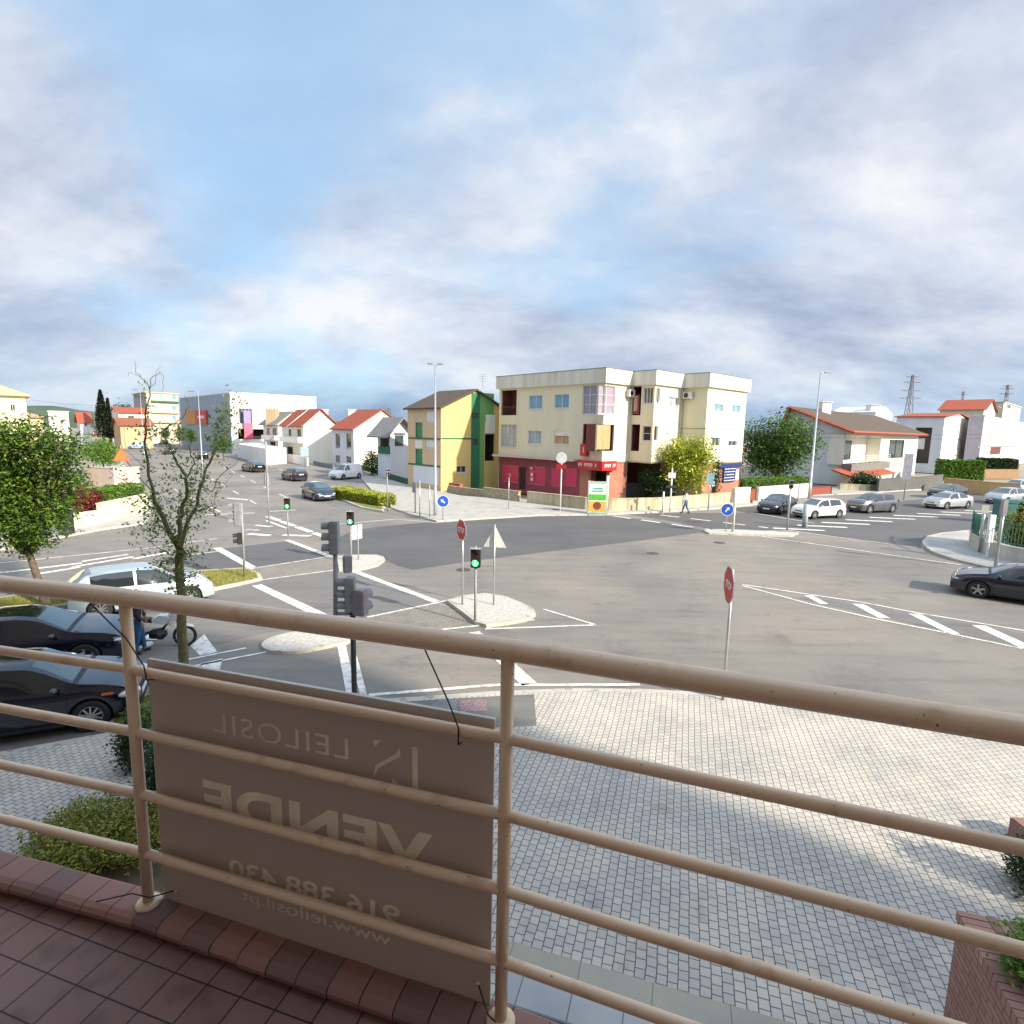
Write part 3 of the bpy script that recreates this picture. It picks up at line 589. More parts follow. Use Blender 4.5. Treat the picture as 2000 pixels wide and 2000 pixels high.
def apartment():
    C = (7.58, 48.63); A, B = 137, 47; ZR, ZP, ZG = 10.25, 11.45, 3.55
    S1 = off(C, B, onw(C, B, 1235, 745)[0]); K1 = off(S1, A, onw(S1, A, 1280, 745)[0]); S2 = off(K1, B, onw(K1, B, 1335, 745)[0]); K2 = off(S2, A, onw(S2, A, 1384, 745)[0]); E_ = off(K2, B, onw(K2, B, 1460, 750)[0])
    L0 = onw(C, A, 975, 800)[0]; Lp = off(C, A, L0)
    root = thing('corner_apartment', 'cream three storey corner apartment house with flat parapet and crimson shop front', 'apartment building', tuple(C)+(0,))
    w = MB(); 
    # face A
    hA = {k: rc(C, A, *v) for k, v in dict(v2=(979, 762, 1009, 811), v1=(978, 829, 1009, 873), w21=(1033, 772, 1059, 799), w22=(1083, 770, 1111, 797), w11=(1031, 841, 1057, 867), w12=(1082, 841, 1111, 868), b2=(1138, 752, 1165, 809), b1=(1138, 828, 1165, 881)).items()}
    wallface(w, C, A, L0, 0, ZG, ZR, list(hA.values()))
    win(root, C, A, hA['w21'], pm=M_bluegl); win(root, C, A, hA['w22'], pm=M_bluegl); win(root, C, A, hA['w11'], pm=M_panelite); win(root, C, A, hA['w12'], pm=M_tanblind, roll=.38)
    win(root, C, A, hA['b2'], pm=M_purple, mull=1, trans=2, name='glazed_bay'); win(root, C, A, hA['v1'], pm=M_panelite, mull=3, trans=1, name='glazed_veranda', fm=mat('pale_frames', (.62, .60, .50), .5))
    recs = [(C, A, hA['v2'], 1.4), (C, A, hA['b1'], 1.2)]
    hB = {k: rc(C, B, *v) for k, v in dict(b2=(1169, 753, 1201, 809), b1=(1166, 829, 1199, 881)).items()}
    sB1 = onw(C, B, 1235, 745)[0]
    wallface(w, C, B, 0, sB1, ZG, ZR, list(hB.values()))
    win(root, C, B, hB['b2'], pm=M_purple, mull=1, trans=2, name='glazed_bay'); recs.append((C, B, hB['b1'], 1.2))
    # step one: loggia beside the projecting glazed balcony
    h = {k: rc(S1, A, *v) for k, v in dict(d2=(1235, 755, 1252, 811), d1=(1232, 829, 1249, 881), g2=(1257, 757, 1275, 788), g1=(1255, 832, 1271, 861)).items()}
    tA = onw(S1, A, 1280, 745)[0]
    for k in ('d2', 'd1'): h[k] = (max(.12, h[k][0]),)+h[k][1:]
    wallface(w, S1, A, 0, tA, ZG, ZR, list(h.values())); recs += [(S1, A, h['d2'], 1.2), (S1, A, h['d1'], 1.2)]
    win(root, S1, A, h['g2'], pm=M_pane, mull=2, name='balcony_glazing', fm=M_wframe); win(root, S1, A, h['g1'], pm=M_darkroom, mull=0, trans=1, name='balcony_glazing')
    h = {k: rc(K1, B, *v) for k, v in dict(g2=(1281.5, 758, 1289, 788), g1=(1275, 832, 1286, 861), w2=(1306, 776, 1325, 796), w1=(1302, 846, 1321, 868)).items()}
    h['g1'] = (h['g2'][0], h['g2'][1])+h['g1'][2:]
    t2 = onw(K1, B, 1335, 745)[0]; wallface(w, K1, B, 0, t2, ZG, ZR, list(h.values()))
    win(root, K1, B, h['g2'], mull=1, name='balcony_glazing'); win(root, K1, B, h['g1'], pm=M_darkroom, mull=0, name='balcony_glazing'); win(root, K1, B, h['w2'], pm=M_panelite); win(root, K1, B, h['w1'], roll=.98)
    tA2 = onw(S2, A, 1384, 745)[0]; wallface(w, S2, A, 0, tA2, 0, ZR)
    h = {k: rc(K2, B, *v) for k, v in dict(a=(1396, 779, 1413, 804), b=(1430, 783, 1446, 806), c=(1391, 850, 1406, 871), d=(1423, 847, 1440, 871)).items()}
    t3 = onw(K2, B, 1460, 750)[0]; wallface(w, K2, B, 0, t3, ZG, ZR, list(h.values()))
    for k, r_, p in (('a', .42, M_bluegl), ('b', .38, M_bluegl), ('c', .22, M_pane), ('d', .6, M_pane)): win(root, K2, B, h[k], roll=r_, pm=p)
    # hidden backs and roof
    plan = [Lp, Vector((C[0], C[1], 0)), S1, K1, S2, K2, E_, E_+dirv(-43)*9, Lp+dirv(47)*13]
    w.k = 0
    for a, b in ((plan[6], plan[7]), (plan[7], plan[8]), (plan[8], plan[0])): w.add([(a.x, a.y, 0), (b.x, b.y, 0), (b.x, b.y, ZR), (a.x, a.y, ZR)], [(0, 1, 2, 3)])
    wall = w.build('wall', M_cream, root)
    for q_ in recs: rec = MB(); recess(rec, *q_); rec.build('loggia', mat('loggia_red_brown', (.22, .05, .04), .8, (.10, .03, .025), 1.5, .6), root)
    m = MB(); m.prism([tuple(p)[:2] for p in plan], ZR, ZR+.12); m.build('roof', M_parapet, root)
    # overhanging parapet following the steps
    o_ = .26; q = [p.copy() for p in plan]; pl_in = [tuple(p)[:2] for p in plan]; pl_out = inset(pl_in, -o_); m = MB()
    n = len(pl_in)
    for i in range(n):
        j = (i+1) % n; a, b = pl_out[i], pl_out[j]; c_, d_ = inset(pl_out, .18)[i], inset(pl_out, .18)[j]
        m.add([(a[0], a[1], ZR), (b[0], b[1], ZR), (d_[0], d_[1], ZR), (c_[0], c_[1], ZR), (a[0], a[1], ZP), (b[0], b[1], ZP), (d_[0], d_[1], ZP), (c_[0], c_[1], ZP)], [(0, 1, 5, 4), (2, 3, 7, 6), (4, 5, 6, 7), (0, 3, 2, 1)])
    m.sheet(pl_out, ZR-.001); m.build('parapet', M_parapet, root)
    m = MB(); pc = inset(pl_out, -.03); pi = inset(pl_out, .22)
    for i in range(n):
        j = (i+1) % n; m.add([(pc[i][0], pc[i][1], ZP+.001), (pc[j][0], pc[j][1], ZP+.001), (pi[j][0], pi[j][1], ZP+.001), (pi[i][0], pi[i][1], ZP+.001), (pc[i][0], pc[i][1], ZP+.05), (pc[j][0], pc[j][1], ZP+.05), (pi[j][0], pi[j][1], ZP+.05), (pi[i][0], pi[i][1], ZP+.05)], [(0, 1, 5, 4), (2, 3, 7, 6), (4, 5, 6, 7), (0, 3, 2, 1)])
    m.build('coping', mat('dark_coping', (.22, .21, .16), .9, (.12, .115, .09), 2, .5), root)
    # ground floor
    g_ = MB(); hs = [rc(C, A, *v) for v in ((979, 908, 1010, 942), (1029, 911, 1063, 947), (1072, 915, 1096, 950), (1099, 915, 1124, 950), (1012, 912, 1025, 957))]
    wallface(g_, C, A, L0, onw(C, A, 1131, 930)[0], 0, ZG, hs, off=.12); g_.build('shop_wall', M_maroon, root)
    for i, h_ in enumerate(hs[:4]):
        fw_ = win(root, C, A, h_, fm=mat('pink_frame', (.60, .20, .25), .5), pm=M_crimson, mull=0, depth=.24, name='shop_window', sill=False)
    win(root, C, A, hs[4], fm=M_maroon, pm=M_darkroom, mull=0, depth=.24, name='shop_door', sill=False)
    m = MB(frame(C, A)); a, b = L0-.1, onw(C, A, 1130, 900)[0]; m.box(a, b, -.75, .1, 3.62, 3.74); m.box(a, b, -.78, -.72, 3.56, 3.76); m.build('shop_canopy', mat('dusty_pink_canopy', (.62, .50, .48), .7, (.45, .33, .32), 1, .5), root)
    m = MB(frame(C, A)); 
    for v in ((1035, 913, 1039, 916), (1036, 924, 1040, 930), (1036, 933, 1040, 939)): a, b, c_, d_ = rc(C, A, *v); m.box(a, b, .04, .12, c_, d_)
    m.build('vent_box', M_whiteplain, root)
    # entrance under the corner
    sa = onw(C, A, 1131, 930)[0]; m = MB(); m.M = frame(C, A); m.box(sa, sa+.95, .12, .5, 0, 3.1); m.M = Matrix(); m.build('pilaster', M_salmonA, root)
    m = MB(); m.M = frame(C, B); sb = onw(C, B, 1192, 930)[0]; s2 = onw(C, B, 1209, 930)[0]; m.box(sb, sB1, .10, .45, 0, ZG); m.build('pilaster', M_salmon, root)
    M_ew = mat('brown_entrance_wall', (.14, .045, .035), .8); m = MB(frame(C, B)); m.box(.2, sb, 1.6, 1.75, 0, ZG); m.build('entrance_back_wall', M_ew, root); m = MB(frame(C, B)); m.box(sB1, sB1+4.6, 2.2, 2.4, 0, ZG); m.build('entrance_back_wall', M_ew, root)
    m = MB(); m.prism([tuple(p)[:2] for p in plan], ZG-.002, ZG+.12); m.build('first_floor_slab', M_cream, root)
    m = MB(); m.M = frame(K2, B); hk = [rc(K2, B, 1400, 908, 1409, 958)]; m.M = Matrix(); wallface(m, K2, B, .05, t3-.05, 0, ZG, off=.12); m.build('side_shop_wall', M_salmon, root)
    m = MB(); wallface(m, E_, -43, 0, 9, 0, ZG); m.build('side_shop_wall', M_salmonA, root)
    m = MB(frame(K2, B)); z3 = [rc(K2, B, *v) for v in ((1393, 916, 1402, 950), (1425, 918, 1443, 938))]
    for a, b, c_, d_ in z3: m = MB(frame(K2, B)); m.box(a, b, .02, .118, max(c_, .2), d_); m.build('poster', M_whiteplain, root)
    bs = MB(frame(K2, B)); a, b, c_, d_ = rc(K2, B, 1413, 907, 1436, 941); bs.box(a, b, -.06, .10, c_, d_); a2, b2, c2, d2 = rc(K2, B, 1404, 905, 1446, 913); bs.box(a2, b2, -.10, -.062, c2, d2)
    sg = bs.build('blue_sign', mat('navy_sign', (.02, .035, .16), .4), root)
    m = MB(frame(K2, B)); rr = random.Random(4)
    for i in range(6):
        z = c_+.12+(d_-c_-.3)*i/5; x = a+.1
        while x < b-.25: l = rr.uniform(.08, .25); m.box(x, x+l, -.068, -.0605, z, z+.07); x += l+.05
    m.build('sign_lettering', M_whiteplain, sg)
    # red corner sign, wrapping both faces, and the small vertical one
    m = MB(); m.M = frame(C, A); a, b, c_, d_ = rc(C, A, 1132, 899, 1164, 917); m.box(a, 0, -.32, -.02, c_, d_); m.M = frame(C, B); sb_ = onw(C, B, 1199, 907)[0]; m.box(-.318, sb_, -.315, -.02, c_+.002, d_-.002); rs = m.build('red_sign', M_red, root)
    m = MB(); rr = random.Random(2)
    for F_, x0, x1 in ((A, a+.15, -.2), (B, .0, sb_-.15)):
        m.M = frame(C, F_); x = x0; zc = (c_+d_)/2
        while x < x1-.1:
            l = rr.uniform(.10, .20); hh = .16
            m.box(x, x+.04, -.332, -.321, zc-hh, zc+hh); m.box(x+.04, x+l, -.332, -.321, zc+hh-.07, zc+hh); m.box(x+.04, x+l, -.332, -.321, zc-.035, zc+.035); x += l+.07 if rr.random() > .2 else l+.3
    m.build('sign_lettering', M_whiteplain, rs)
    m = MB(frame(C, A)); a, b, c_, d_ = rc(C, A, 1139, 867, 1151, 891); m.box(a, b, -.42, -.05, c_, d_); vs = m.build('red_panel', M_red, root)
    m = MB(frame(C, A)); m.box(a+(b-a)*.42, a+(b-a)*.62, -.428, -.421, c_+.3, d_-.25); m.build('sign_lettering', mat('pinkish_lettering', (.8, .45, .42), .5), vs)
    m = MB(frame(S1, A)); a, b, c_, d_ = rc(S1, A, 1238, 771, 1250, 809); m.box(a, b, -.12, -.02, c_, d_); vs = m.build('loggia_banner', mat('oxblood_banner', (.16, .015, .015), .6), root)
    m = MB(frame(S1, A))
    for i in range(6): z = c_+.25+i*(d_-c_-.4)/6; m.box(a+.12, a+.2, -.126, -.121, z, z+.22); m.box(a+.2, b-.15, -.126, -.121, z+.16, z+.22); m.box(a+.2, b-.2, -.126, -.121, z+.07, z+.12)
    m.build('sign_lettering', mat('banner_lettering', (.65, .42, .38), .6), vs)
    # tan blind on the first floor corner loggia
    m = MB(frame(C, B)); a, b, c_, d_ = hB['b1']; m.box(a+.02, a+(b-a)*.78, .02, .06, c_+.15, d_-.05); m.build('blind', M_tanblind, root)
    m = MB(frame(C, A)); a, b, c_, d_ = hA['b1']
    for i in range(12): x = a+(b-a)*i/11; m.box(x-.012, x+.012, .05, .074, c_, c_+.85)
    m.box(a, b, .045, .08, c_+.85, c_+.9); m.build('loggia_railing', M_bframe, root)
    m = MB(frame(C, A)); a, b, c_, d_ = hA['v2']
    for i in range(10): x = a+(b-a)*i/9; m.box(x-.012, x+.012, .05, .074, c_, c_+.8)
    m.box(a, b, .045, .08, c_+.8, c_+.85); m.build('loggia_railing', M_bframe, root)
    dv = (a+(b-a)*.5, b-.1, c_+.02, d_-.55); m = MB(frame(C, A)); m.box(dv[0], dv[1], 1.2, 1.36, dv[2], dv[3]); m.build('balcony_door', M_bluegl, root)
    # air conditioners
    for Cx, az_, r_ in ((C, B, (1222, 761, 1233, 775)), (S2, A, (1338, 768, 1354, 779))):
        a, b, c_, d_ = rc(Cx, az_, *r_); ac = MB(frame(Cx, az_)); ac.rbox(a, a+.85, -.42, -.08, c_, c_+.6, .02); ac.box(a+.1, a+.14, -.4, 0, c_-.05, c_-.002); ac.box(a+.7, a+.74, -.4, 0, c_-.05, c_-.002); acb = ac.build('air_conditioner', mat('ac_casing', (.66, .64, .58), .5), root)
        fn = MB(frame(Cx, az_)); fn.lathe([(.22, -.432), (.22, -.421)], 20, 'y', (a+.33, 0, c_+.3)); fn.build('fan_grille', M_black, acb)
    # floor line, drain pipes
    m = MB(frame(K2, B)); m.box(0, t3, -.03, .0-.002, 6.62, 6.70); m.M = frame(S2, A); m.box(0, tA2, -.03, -.002, 6.62, 6.70); m.build('string_course', mat('grimy_band', (.40, .37, .28), .9), root)
    m = MB(frame(K1, B)); x = t2-.25; m.tube([(x, -.07, 0.3), (x, -.07, ZR)], .05, 8); m.build('drain_pipe', M_parapet, root)
    m = MB(frame(C, A)); m.box(-.45, 0, -.002, -.001, 3.5, 3.5); 
    return root
apartment()

def house(name, label, C, az, LL, LR, h, wm, roof=None, rm=M_tile, rise=1.6, over=.45, z0=0., wins=(), wm2=None, cat='house', group=None, ridge_at=.5, thick=.16, parapet=0.):
    """box house with near corner C; left face runs from C away along az-90, right face along az. wins: (face, image rect, options)"""
    A = az+90; root = thing(name, label, cat, (C[0], C[1], z0), group=group)
    holes = {'L': [], 'R': []}
    for f, r_, o_ in wins:
        hh = rc(C, A if f == 'L' else az, *r_); holes[f].append((hh, o_))
    w = MB(); w2 = w if wm2 is None else MB()
    real = lambda f: [x[0] for x in holes[f] if not x[1].get('flat')]
    wallface(w2, C, A, -LL, 0, z0, z0+h, real('L')); wallface(w, C, az, 0, LR, z0, z0+h, real('R'))
    c = Vector((C[0], C[1], 0)); dl, dr = dirv(az-90), dirv(az)
    P = [c, c+dr*LR, c+dr*LR+dl*LL, c+dl*LL]
    for a, b in ((P[1], P[2]), (P[2], P[3])): w.add([(a.x, a.y, z0), (b.x, b.y, z0), (b.x, b.y, z0+h), (a.x, a.y, z0+h)], [(0, 1, 2, 3)])
    for f in 'LR':
        for hh, o_ in holes[f]:
            Cx, ax = C, (A if f == 'L' else az)
            if o_.get('flat'):
                m = MB(frame(Cx, ax)); m.box(hh[0], hh[1], -o_.get('t', .03), -.002, hh[2], hh[3]); m.build(o_.get('name', 'panel'), o_['m'], root)
            elif o_.get('recess'):
                m = MB(); recess(m, Cx, ax, hh, o_['recess']); m.build(o_.get('name', 'loggia'), o_['m'], root)
            else: win(root, Cx, ax, hh, **{k: v for k, v in o_.items()})
    zt = z0+h
    if roof in ('L', 'R'):       # ridge direction
        along, across = (dl, dr) if roof == 'L' else (dr, dl); la, lc = (LL, LR) if roof == 'L' else (LR, LL)
        rp = ridge_at*lc
        def pt(u, v, z): q = c+along*u+across*v; return (q.x, q.y, z)
        for u in (0, la):        # gable triangles
            tri = [pt(u, 0, zt), pt(u, lc, zt), pt(u, rp, zt+rise)]; (w if roof == 'L' else w2).add(tri, [(0, 1, 2)])
        m = MB(); e0 = rise*over/max(rp, .1); e1 = rise*over/max(lc-rp, .1)
        prof = [(-over, zt-e0+.05), (rp, zt+rise+.05), (lc+over, zt-e1+.05)]
        for (v0, za), (v1, zb) in ((prof[0], prof[1]), (prof[1], prof[2])):
            k = max(1, int((la+2*over)/6))
            m.add([pt(-over, v0, za), pt(la+over, v0, za), pt(la+over, v1, zb), pt(-over, v1, zb), pt(-over, v0, za+thick), pt(la+over, v0, za+thick), pt(la+over, v1, zb+thick), pt(-over, v1, zb+thick)],
                  [(0, 1, 2, 3), (4, 7, 6, 5), (0, 4, 5, 1), (1, 5, 6, 2), (2, 6, 7, 3), (3, 7, 4, 0)])
        m.build('roof', rm, root, fixn=True)
    elif roof == 'hip':
        m = MB(); o = over; k = min(LL, LR)/2+o
        def pt(u, v, z): q = c+dl*u+dr*v; return (q.x, q.y, z)
        if LL > LR: r0, r1 = (-o+k, LR/2), (LL+o-k, LR/2)
        else: r0, r1 = (LL/2, -o+k), (LL/2, LR+o-k)
        vs = [pt(-o, -o, zt), pt(LL+o, -o, zt), pt(LL+o, LR+o, zt), pt(-o, LR+o, zt), pt(r0[0], r0[1], zt+rise), pt(r1[0], r1[1], zt+rise)]
        fs = [(0, 1, 5, 4), (1, 2, 5), (2, 3, 4, 5), (3, 0, 4)] if LL > LR else [(0, 1, 4), (1, 2, 5, 4), (2, 3, 5), (3, 0, 4, 5)]
        vs2 = [(x, y, z-.14) for x, y, z in vs[:4]]; m.add(vs+vs2, fs+[(0, 6, 7, 1), (1, 7, 8, 2), (2, 8, 9, 3), (3, 9, 6, 0), (6, 9, 8, 7)]); m.build('roof', rm, root, fixn=True)
    elif roof == 'flat':
        m = MB(); pp = [tuple(p)[:2] for p in P]; m.prism(inset(pp, -over), zt+.001, zt+.25 if not parapet else zt+parapet); m.build('roof', rm, root)
    w.build('wall', wm, root)
    if w2 is not w: w2.build('side_wall', wm2, root)
    root['_c'] = [c.x, c.y, 0.]
    return root
def chimney(root, p, w, z0, z1, m, cap=None):
    b = MB(); b.box(p[0]-w/2, p[0]+w/2, p[1]-w/2, p[1]+w/2, z0, z1); o = b.build('chimney', m, root)
    b = MB(); b.box(p[0]-w*.62, p[0]+w*.62, p[1]-w*.62, p[1]+w*.62, z1+.15, z1+.25)
    for sx in (-1, 1):
        for sy in (-1, 1): b.box(p[0]+sx*w*.4-.05, p[0]+sx*w*.4+.05, p[1]+sy*w*.4-.05, p[1]+sy*w*.4+.05, z1+.001, z1+.149)
    b.build('chimney_cap', cap or m, o)
def LW(C, az, px, py=880): return abs(onw(C, az+90, px, py)[0])
def RW(C, az, px, py=880): return abs(onw(C, az, px, py)[0])
M_yellow = mat('yellow_render', (.74, .54, .21), .85, (.62, .45, .17), 1, .5, streak=True)
M_tanwall = mat('ochre_shade_tan', (.68, .50, .31), .85, (.56, .41, .25), 1, .5, streak=True)  # tan puts shade into the striped house's left wall; also plain trim elsewhere
M_greenwall = mat('green_render', (.16, .36, .12), .85, (.12, .29, .09), 1, .5)
M_dkgreen = mat('dark_green_render', (.03, .17, .075), .8, (.025, .13, .06), 1, .5)
M_shgreen = mat('green_shutter', (.05, .27, .12), .6)
M_offwhite = mat('warm_white_render', (.80, .77, .68), .85, (.68, .65, .57), .8, .5, streak=True)
M_bluewall = mat('bluish_white_shade_render', (.70, .73, .78), .85, (.58, .61, .67), .7, .5, streak=True)  # white render with blue shade painted in, mainly for left faces
M_greyroof = mat('grey_roof_sheet', (.26, .255, .25), .75, (.18, .175, .17), 1.5, .5)
# green and yellow house
C2 = G(861, 960); hh = ZAT(861, 797, C2)
gy = house('striped_house', 'yellow and green gabled house with green shutters, left of the cream corner building', C2, 47, LW(C2, 47, 797, 940), RW(C2, 47, 985, 940), hh, M_yellow, 'L', M_tilebrown, 1.9, .35, wm2=M_tanwall,
  wins=[('L', (811, 825, 825, 856), dict(pm=M_shgreen, fm=M_shgreen, mull=0)), ('L', (811, 877, 825, 908), dict(pm=M_shgreen, fm=M_shgreen, mull=0)), ('L', (832, 804, 848, 826), dict(pm=M_roller, roll=.95)), ('L', (811, 804, 824, 821), dict(flat=1, m=mat('pale_ochre', (.62, .54, .40), .8), name='panel')),
        ('L', (832, 860, 848, 876), dict(pm=M_roller, roll=.9)), ('L', (811, 860, 825, 875), dict(flat=1, m=M_offwhite, name='panel')),
        ('L', (798, 855, 861, 858), dict(flat=1, m=M_dkgreen, t=.05, name='green_band')), ('L', (798, 907, 861, 910), dict(flat=1, m=M_dkgreen, t=.05, name='green_band')), ('L', (808, 911, 857, 945), dict(flat=1, m=M_bluewall, t=.04, name='garage_door')),
        ('R', (920, 768, 936, 957), dict(flat=1, m=M_dkgreen, t=.06, name='green_stripe')), ('R', (936.5, 768, 964, 824), dict(flat=1, m=M_greenwall, t=.05, name='green_stripe')), ('R', (936.5, 824.5, 945, 957), dict(flat=1, m=M_greenwall, t=.05, name='green_stripe')),
        ('R', (948, 810, 966, 846), dict(flat=1, m=M_white, t=.10, name='white_balcony_panel')), ('R', (947, 848, 966, 900), dict(recess=1.2, m=M_darkroom)), ('R', (862, 855, 920, 858), dict(flat=1, m=M_dkgreen, t=.04, name='green_band')), ('R', (892, 910, 911, 923), dict(pm=M_pane)),
        ])
for (a, b, c, d) in ((921, 806, 933, 817), (921, 857, 932, 869)):
    s = rc(C2, 47, a, b, c, d); m = MB(frame(C2, 47)); m.box(s[0], s[1], -.09, -.061, s[2], s[3]); m.build('window', M_pane, gy)
# the row of white houses along the avenue
C3 = G(692, 914)
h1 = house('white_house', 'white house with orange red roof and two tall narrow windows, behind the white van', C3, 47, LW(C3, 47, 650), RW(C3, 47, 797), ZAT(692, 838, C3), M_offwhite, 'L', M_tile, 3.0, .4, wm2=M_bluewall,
  wins=[('L', (655, 846, 664, 876), dict(mull=0)), ('L', (676, 846, 686, 877), dict(mull=0)), ('L', (655, 889, 664, 904), dict(mull=0)), ('L', (676, 891, 686, 904), dict(mull=0))])
C4 = G(594, 905)
h2 = house('white_house', 'white house with red roof, balcony and tall chimneys, left of the round bush', C4, 47, LW(C4, 47, 552), RW(C4, 47, 660), ZAT(594, 830, C4), M_offwhite, 'L', M_tile, 2.6, .5,
  wins=[('L', (563, 838, 569, 852), dict(mull=0)), ('L', (580, 838, 588, 853), dict(mull=0)), ('L', (555, 853, 592, 864), dict(flat=1, m=M_offwhite, t=.9, name='balcony')), ('L', (561, 872, 572, 900), dict(mull=0, pm=M_darkroom))])
q = off(C4, 47, 5, 3); chimney(h2, (q.x, q.y), 1.3, 7, ZAT(625, 802, q), M_offwhite)
q = off(C4, 47, 10.5, 3); chimney(h2, (q.x, q.y), 1.0, 7, ZAT(650, 801, q), M_offwhite)
C5 = G(545, 893)
h3 = house('dark_roof_house', 'house with dark low roof and tan chimney beside the white store', C5, 47, LW(C5, 47, 516), RW(C5, 47, 600), ZAT(545, 826, C5), M_offwhite, 'L', M_greyroof, 2.2, .8,
  wins=[('L', (521, 836, 527, 850), dict(mull=0)), ('L', (532, 836, 540, 850), dict(mull=0)), ('L', (518, 850, 543, 859), dict(flat=1, m=M_offwhite, t=.8, name='balcony')), ('L', (527, 862, 538, 882), dict(mull=0, pm=M_darkroom))])
q = off(C5, 47, .5, 4); chimney(h3, (q.x, q.y), 2.0, 6, ZAT(533, 800, q), mat('tan_chimney', (.50, .38, .24), .8))
C6 = G(763, 935)
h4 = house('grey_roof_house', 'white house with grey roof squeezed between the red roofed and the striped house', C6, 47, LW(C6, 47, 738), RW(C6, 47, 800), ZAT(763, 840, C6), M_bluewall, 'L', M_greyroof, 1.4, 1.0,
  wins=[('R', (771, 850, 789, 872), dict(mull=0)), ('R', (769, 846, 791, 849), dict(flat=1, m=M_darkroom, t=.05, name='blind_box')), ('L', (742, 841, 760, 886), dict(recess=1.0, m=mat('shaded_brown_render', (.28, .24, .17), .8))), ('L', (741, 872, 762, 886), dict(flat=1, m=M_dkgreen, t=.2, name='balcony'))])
# white retail store with grey clad side
M_greyclad = mat('blue_grey_cladding', (.30, .36, .43), .6, (.25, .305, .37), .5, .5)
C7 = G(454, 886)
st = house('retail_store', 'large white boxy retail store with blue grey side and pink banner at the entrance', C7, 47, LW(C7, 47, 357), RW(C7, 47, 620), ZAT(454, 768, C7), M_white, 'flat', M_white, over=.05, wm2=M_greyclad, cat='store',
  wins=[('L', (365, 802, 385, 828), dict(flat=1, m=mat('orange_sign', (.60, .22, .03), .5), t=.4, name='orange_sign')), ('L', (386, 802, 406, 828), dict(flat=1, m=M_red, t=.4, name='red_sign')), ('L', (390, 812, 402, 817), dict(flat=1, m=M_whiteplain, t=.45, name='sign_lettering')),
        ('R', (467, 798, 493, 828), dict(mull=3, fm=M_wframe)), ('R', (465, 838, 530, 858), dict(recess=3., m=M_darkroom, name='entrance'))])
s = rc(C7, 47, 474, 802, 488, 856); m = MB(frame(C7, 47)); m.k = 0; zz = s[2]+(s[3]-s[2])*.55
m.box(s[0], s[1], -.9, -.75, zz, s[3]); m.k = 1; m.box(s[0], s[1]+.3, -.9, -.75, s[2], zz-.01); m.build('banner', [mat('violet_banner', (.30, .22, .50), .6), mat('pink_banner', (.75, .12, .2), .6)], st)
m = MB(frame(C7, 47)); rr = random.Random(9); s = rc(C7, 47, 512, 787, 600, 796); x = s[0]
while x < s[1]: l = rr.uniform(.5, 1.2); m.box(x, x+l, -.06, -.002, s[2], s[3]-.2); x += l+.5
m.build('sign_lettering', mat('pale_letters', (.62, .61, .56), .6), st)
m = MB(); m.prism(gpoly([(464, 893), (520, 908), (560, 905), (500, 888)]), 0, 2.6); setp(m.build('boundary_wall', M_white, loc=tuple(G(490, 893))), 'plain white boundary wall in front of the retail store entrance', 'wall')
# beige apartment block and low buildings at the end of the avenue
M_beige = mat('beige_render', (.64, .58, .46), .85, (.52, .46, .34), .5, .5, streak=True)
C8 = G(292, 866)
bw = []
for y0 in (772, 793, 812):
    for x0 in (299, 311, 323, 336): bw.append(('R', (x0, y0, x0+8, y0+9), dict(mull=0, pm=M_panelite if x0 % 2 else M_bluegl, sill=False)))
    bw.append(('R', (295, y0+11, 349, y0+14), dict(flat=1, m=M_dkgreen if y0 < 780 else M_tanwall, t=.8, name='balcony')))
for y0 in (775, 795): bw.append(('L', (273, y0, 279, y0+8), dict(mull=0, sill=False)))
house('beige_apartment_block', 'beige apartment block with green trimmed balconies at the end of the avenue', C8, 47, LW(C8, 47, 268), RW(C8, 47, 354), ZAT(292, 767, C8), M_beige, 'flat', M_tanwall, over=.4, wins=bw, wm2=mat('shaded_beige', (.44, .41, .37), .85), cat='apartment building')  # left face: beige greyed to paint in its shade
C9 = G(236, 868); house('red_roof_hall', 'long low white hall under a flat red roof, right of the dark conifer', C9, 47, LW(C9, 47, 221), RW(C9, 47, 292), ZAT(236, 806, C9), M_offwhite, 'R', M_tile, 1.6, .6, wins=[('R', (250, 812, 262, 818), dict(mull=1))])
C10 = G(232, 862); C10 = G(236, 862); 
Cp = G(238, 876); house('peach_house', 'low peach coloured house with brown tiled roof near the end of the avenue', Cp, 47, 9, RW(Cp, 47, 300), ZAT(238, 830, Cp), mat('peach_render', (.68, .42, .24), .85, (.58, .35, .2), 1, .5), 'R', mat('russet_tile', (.30, .10, .05), .8), 1.6, .6, wins=[('R', (262, 838, 267, 844), dict(mull=0))])
Cq = G(160, 870); house('small_red_roof_house', 'small white house with bright red roof just left of the dark conifer', Cq, 47, 6, RW(Cq, 47, 181), ZAT(160, 823, Cq), M_white, 'R', M_tile, 2.2, .6, wins=[('R', (166, 826, 170, 832), dict(mull=0))])
def rhouse(E, L, **k): return E-dirv(47)*L
E1 = G(62, 900); Ce = E1-dirv(47)*20
house('cream_villa', 'tall pale cream house with hipped roof at the left edge, above the green tree', Ce, 47, 12, 20, ZAT(62, 773, E1), mat('pale_cream_render', (.80, .70, .45), .85, (.70, .60, .38), .6, .5, streak=True), 'hip', mat('pale_terracotta', (.62, .42, .26), .8), 3.0, .7, wins=[('R', (20, 790, 30, 803), dict(mull=1))])
E2 = G(90, 880); Cf = E2-dirv(47)*30
house('terracotta_roof_house', 'low cream house with pale terracotta roof below the tall villa at the left edge', Cf, 47, 12, 30, ZAT(90, 815, E2), mat('sand_render', (.72, .60, .38), .85), 'hip', mat('pale_terracotta2', (.55, .33, .18), .8), 2.2, .6)
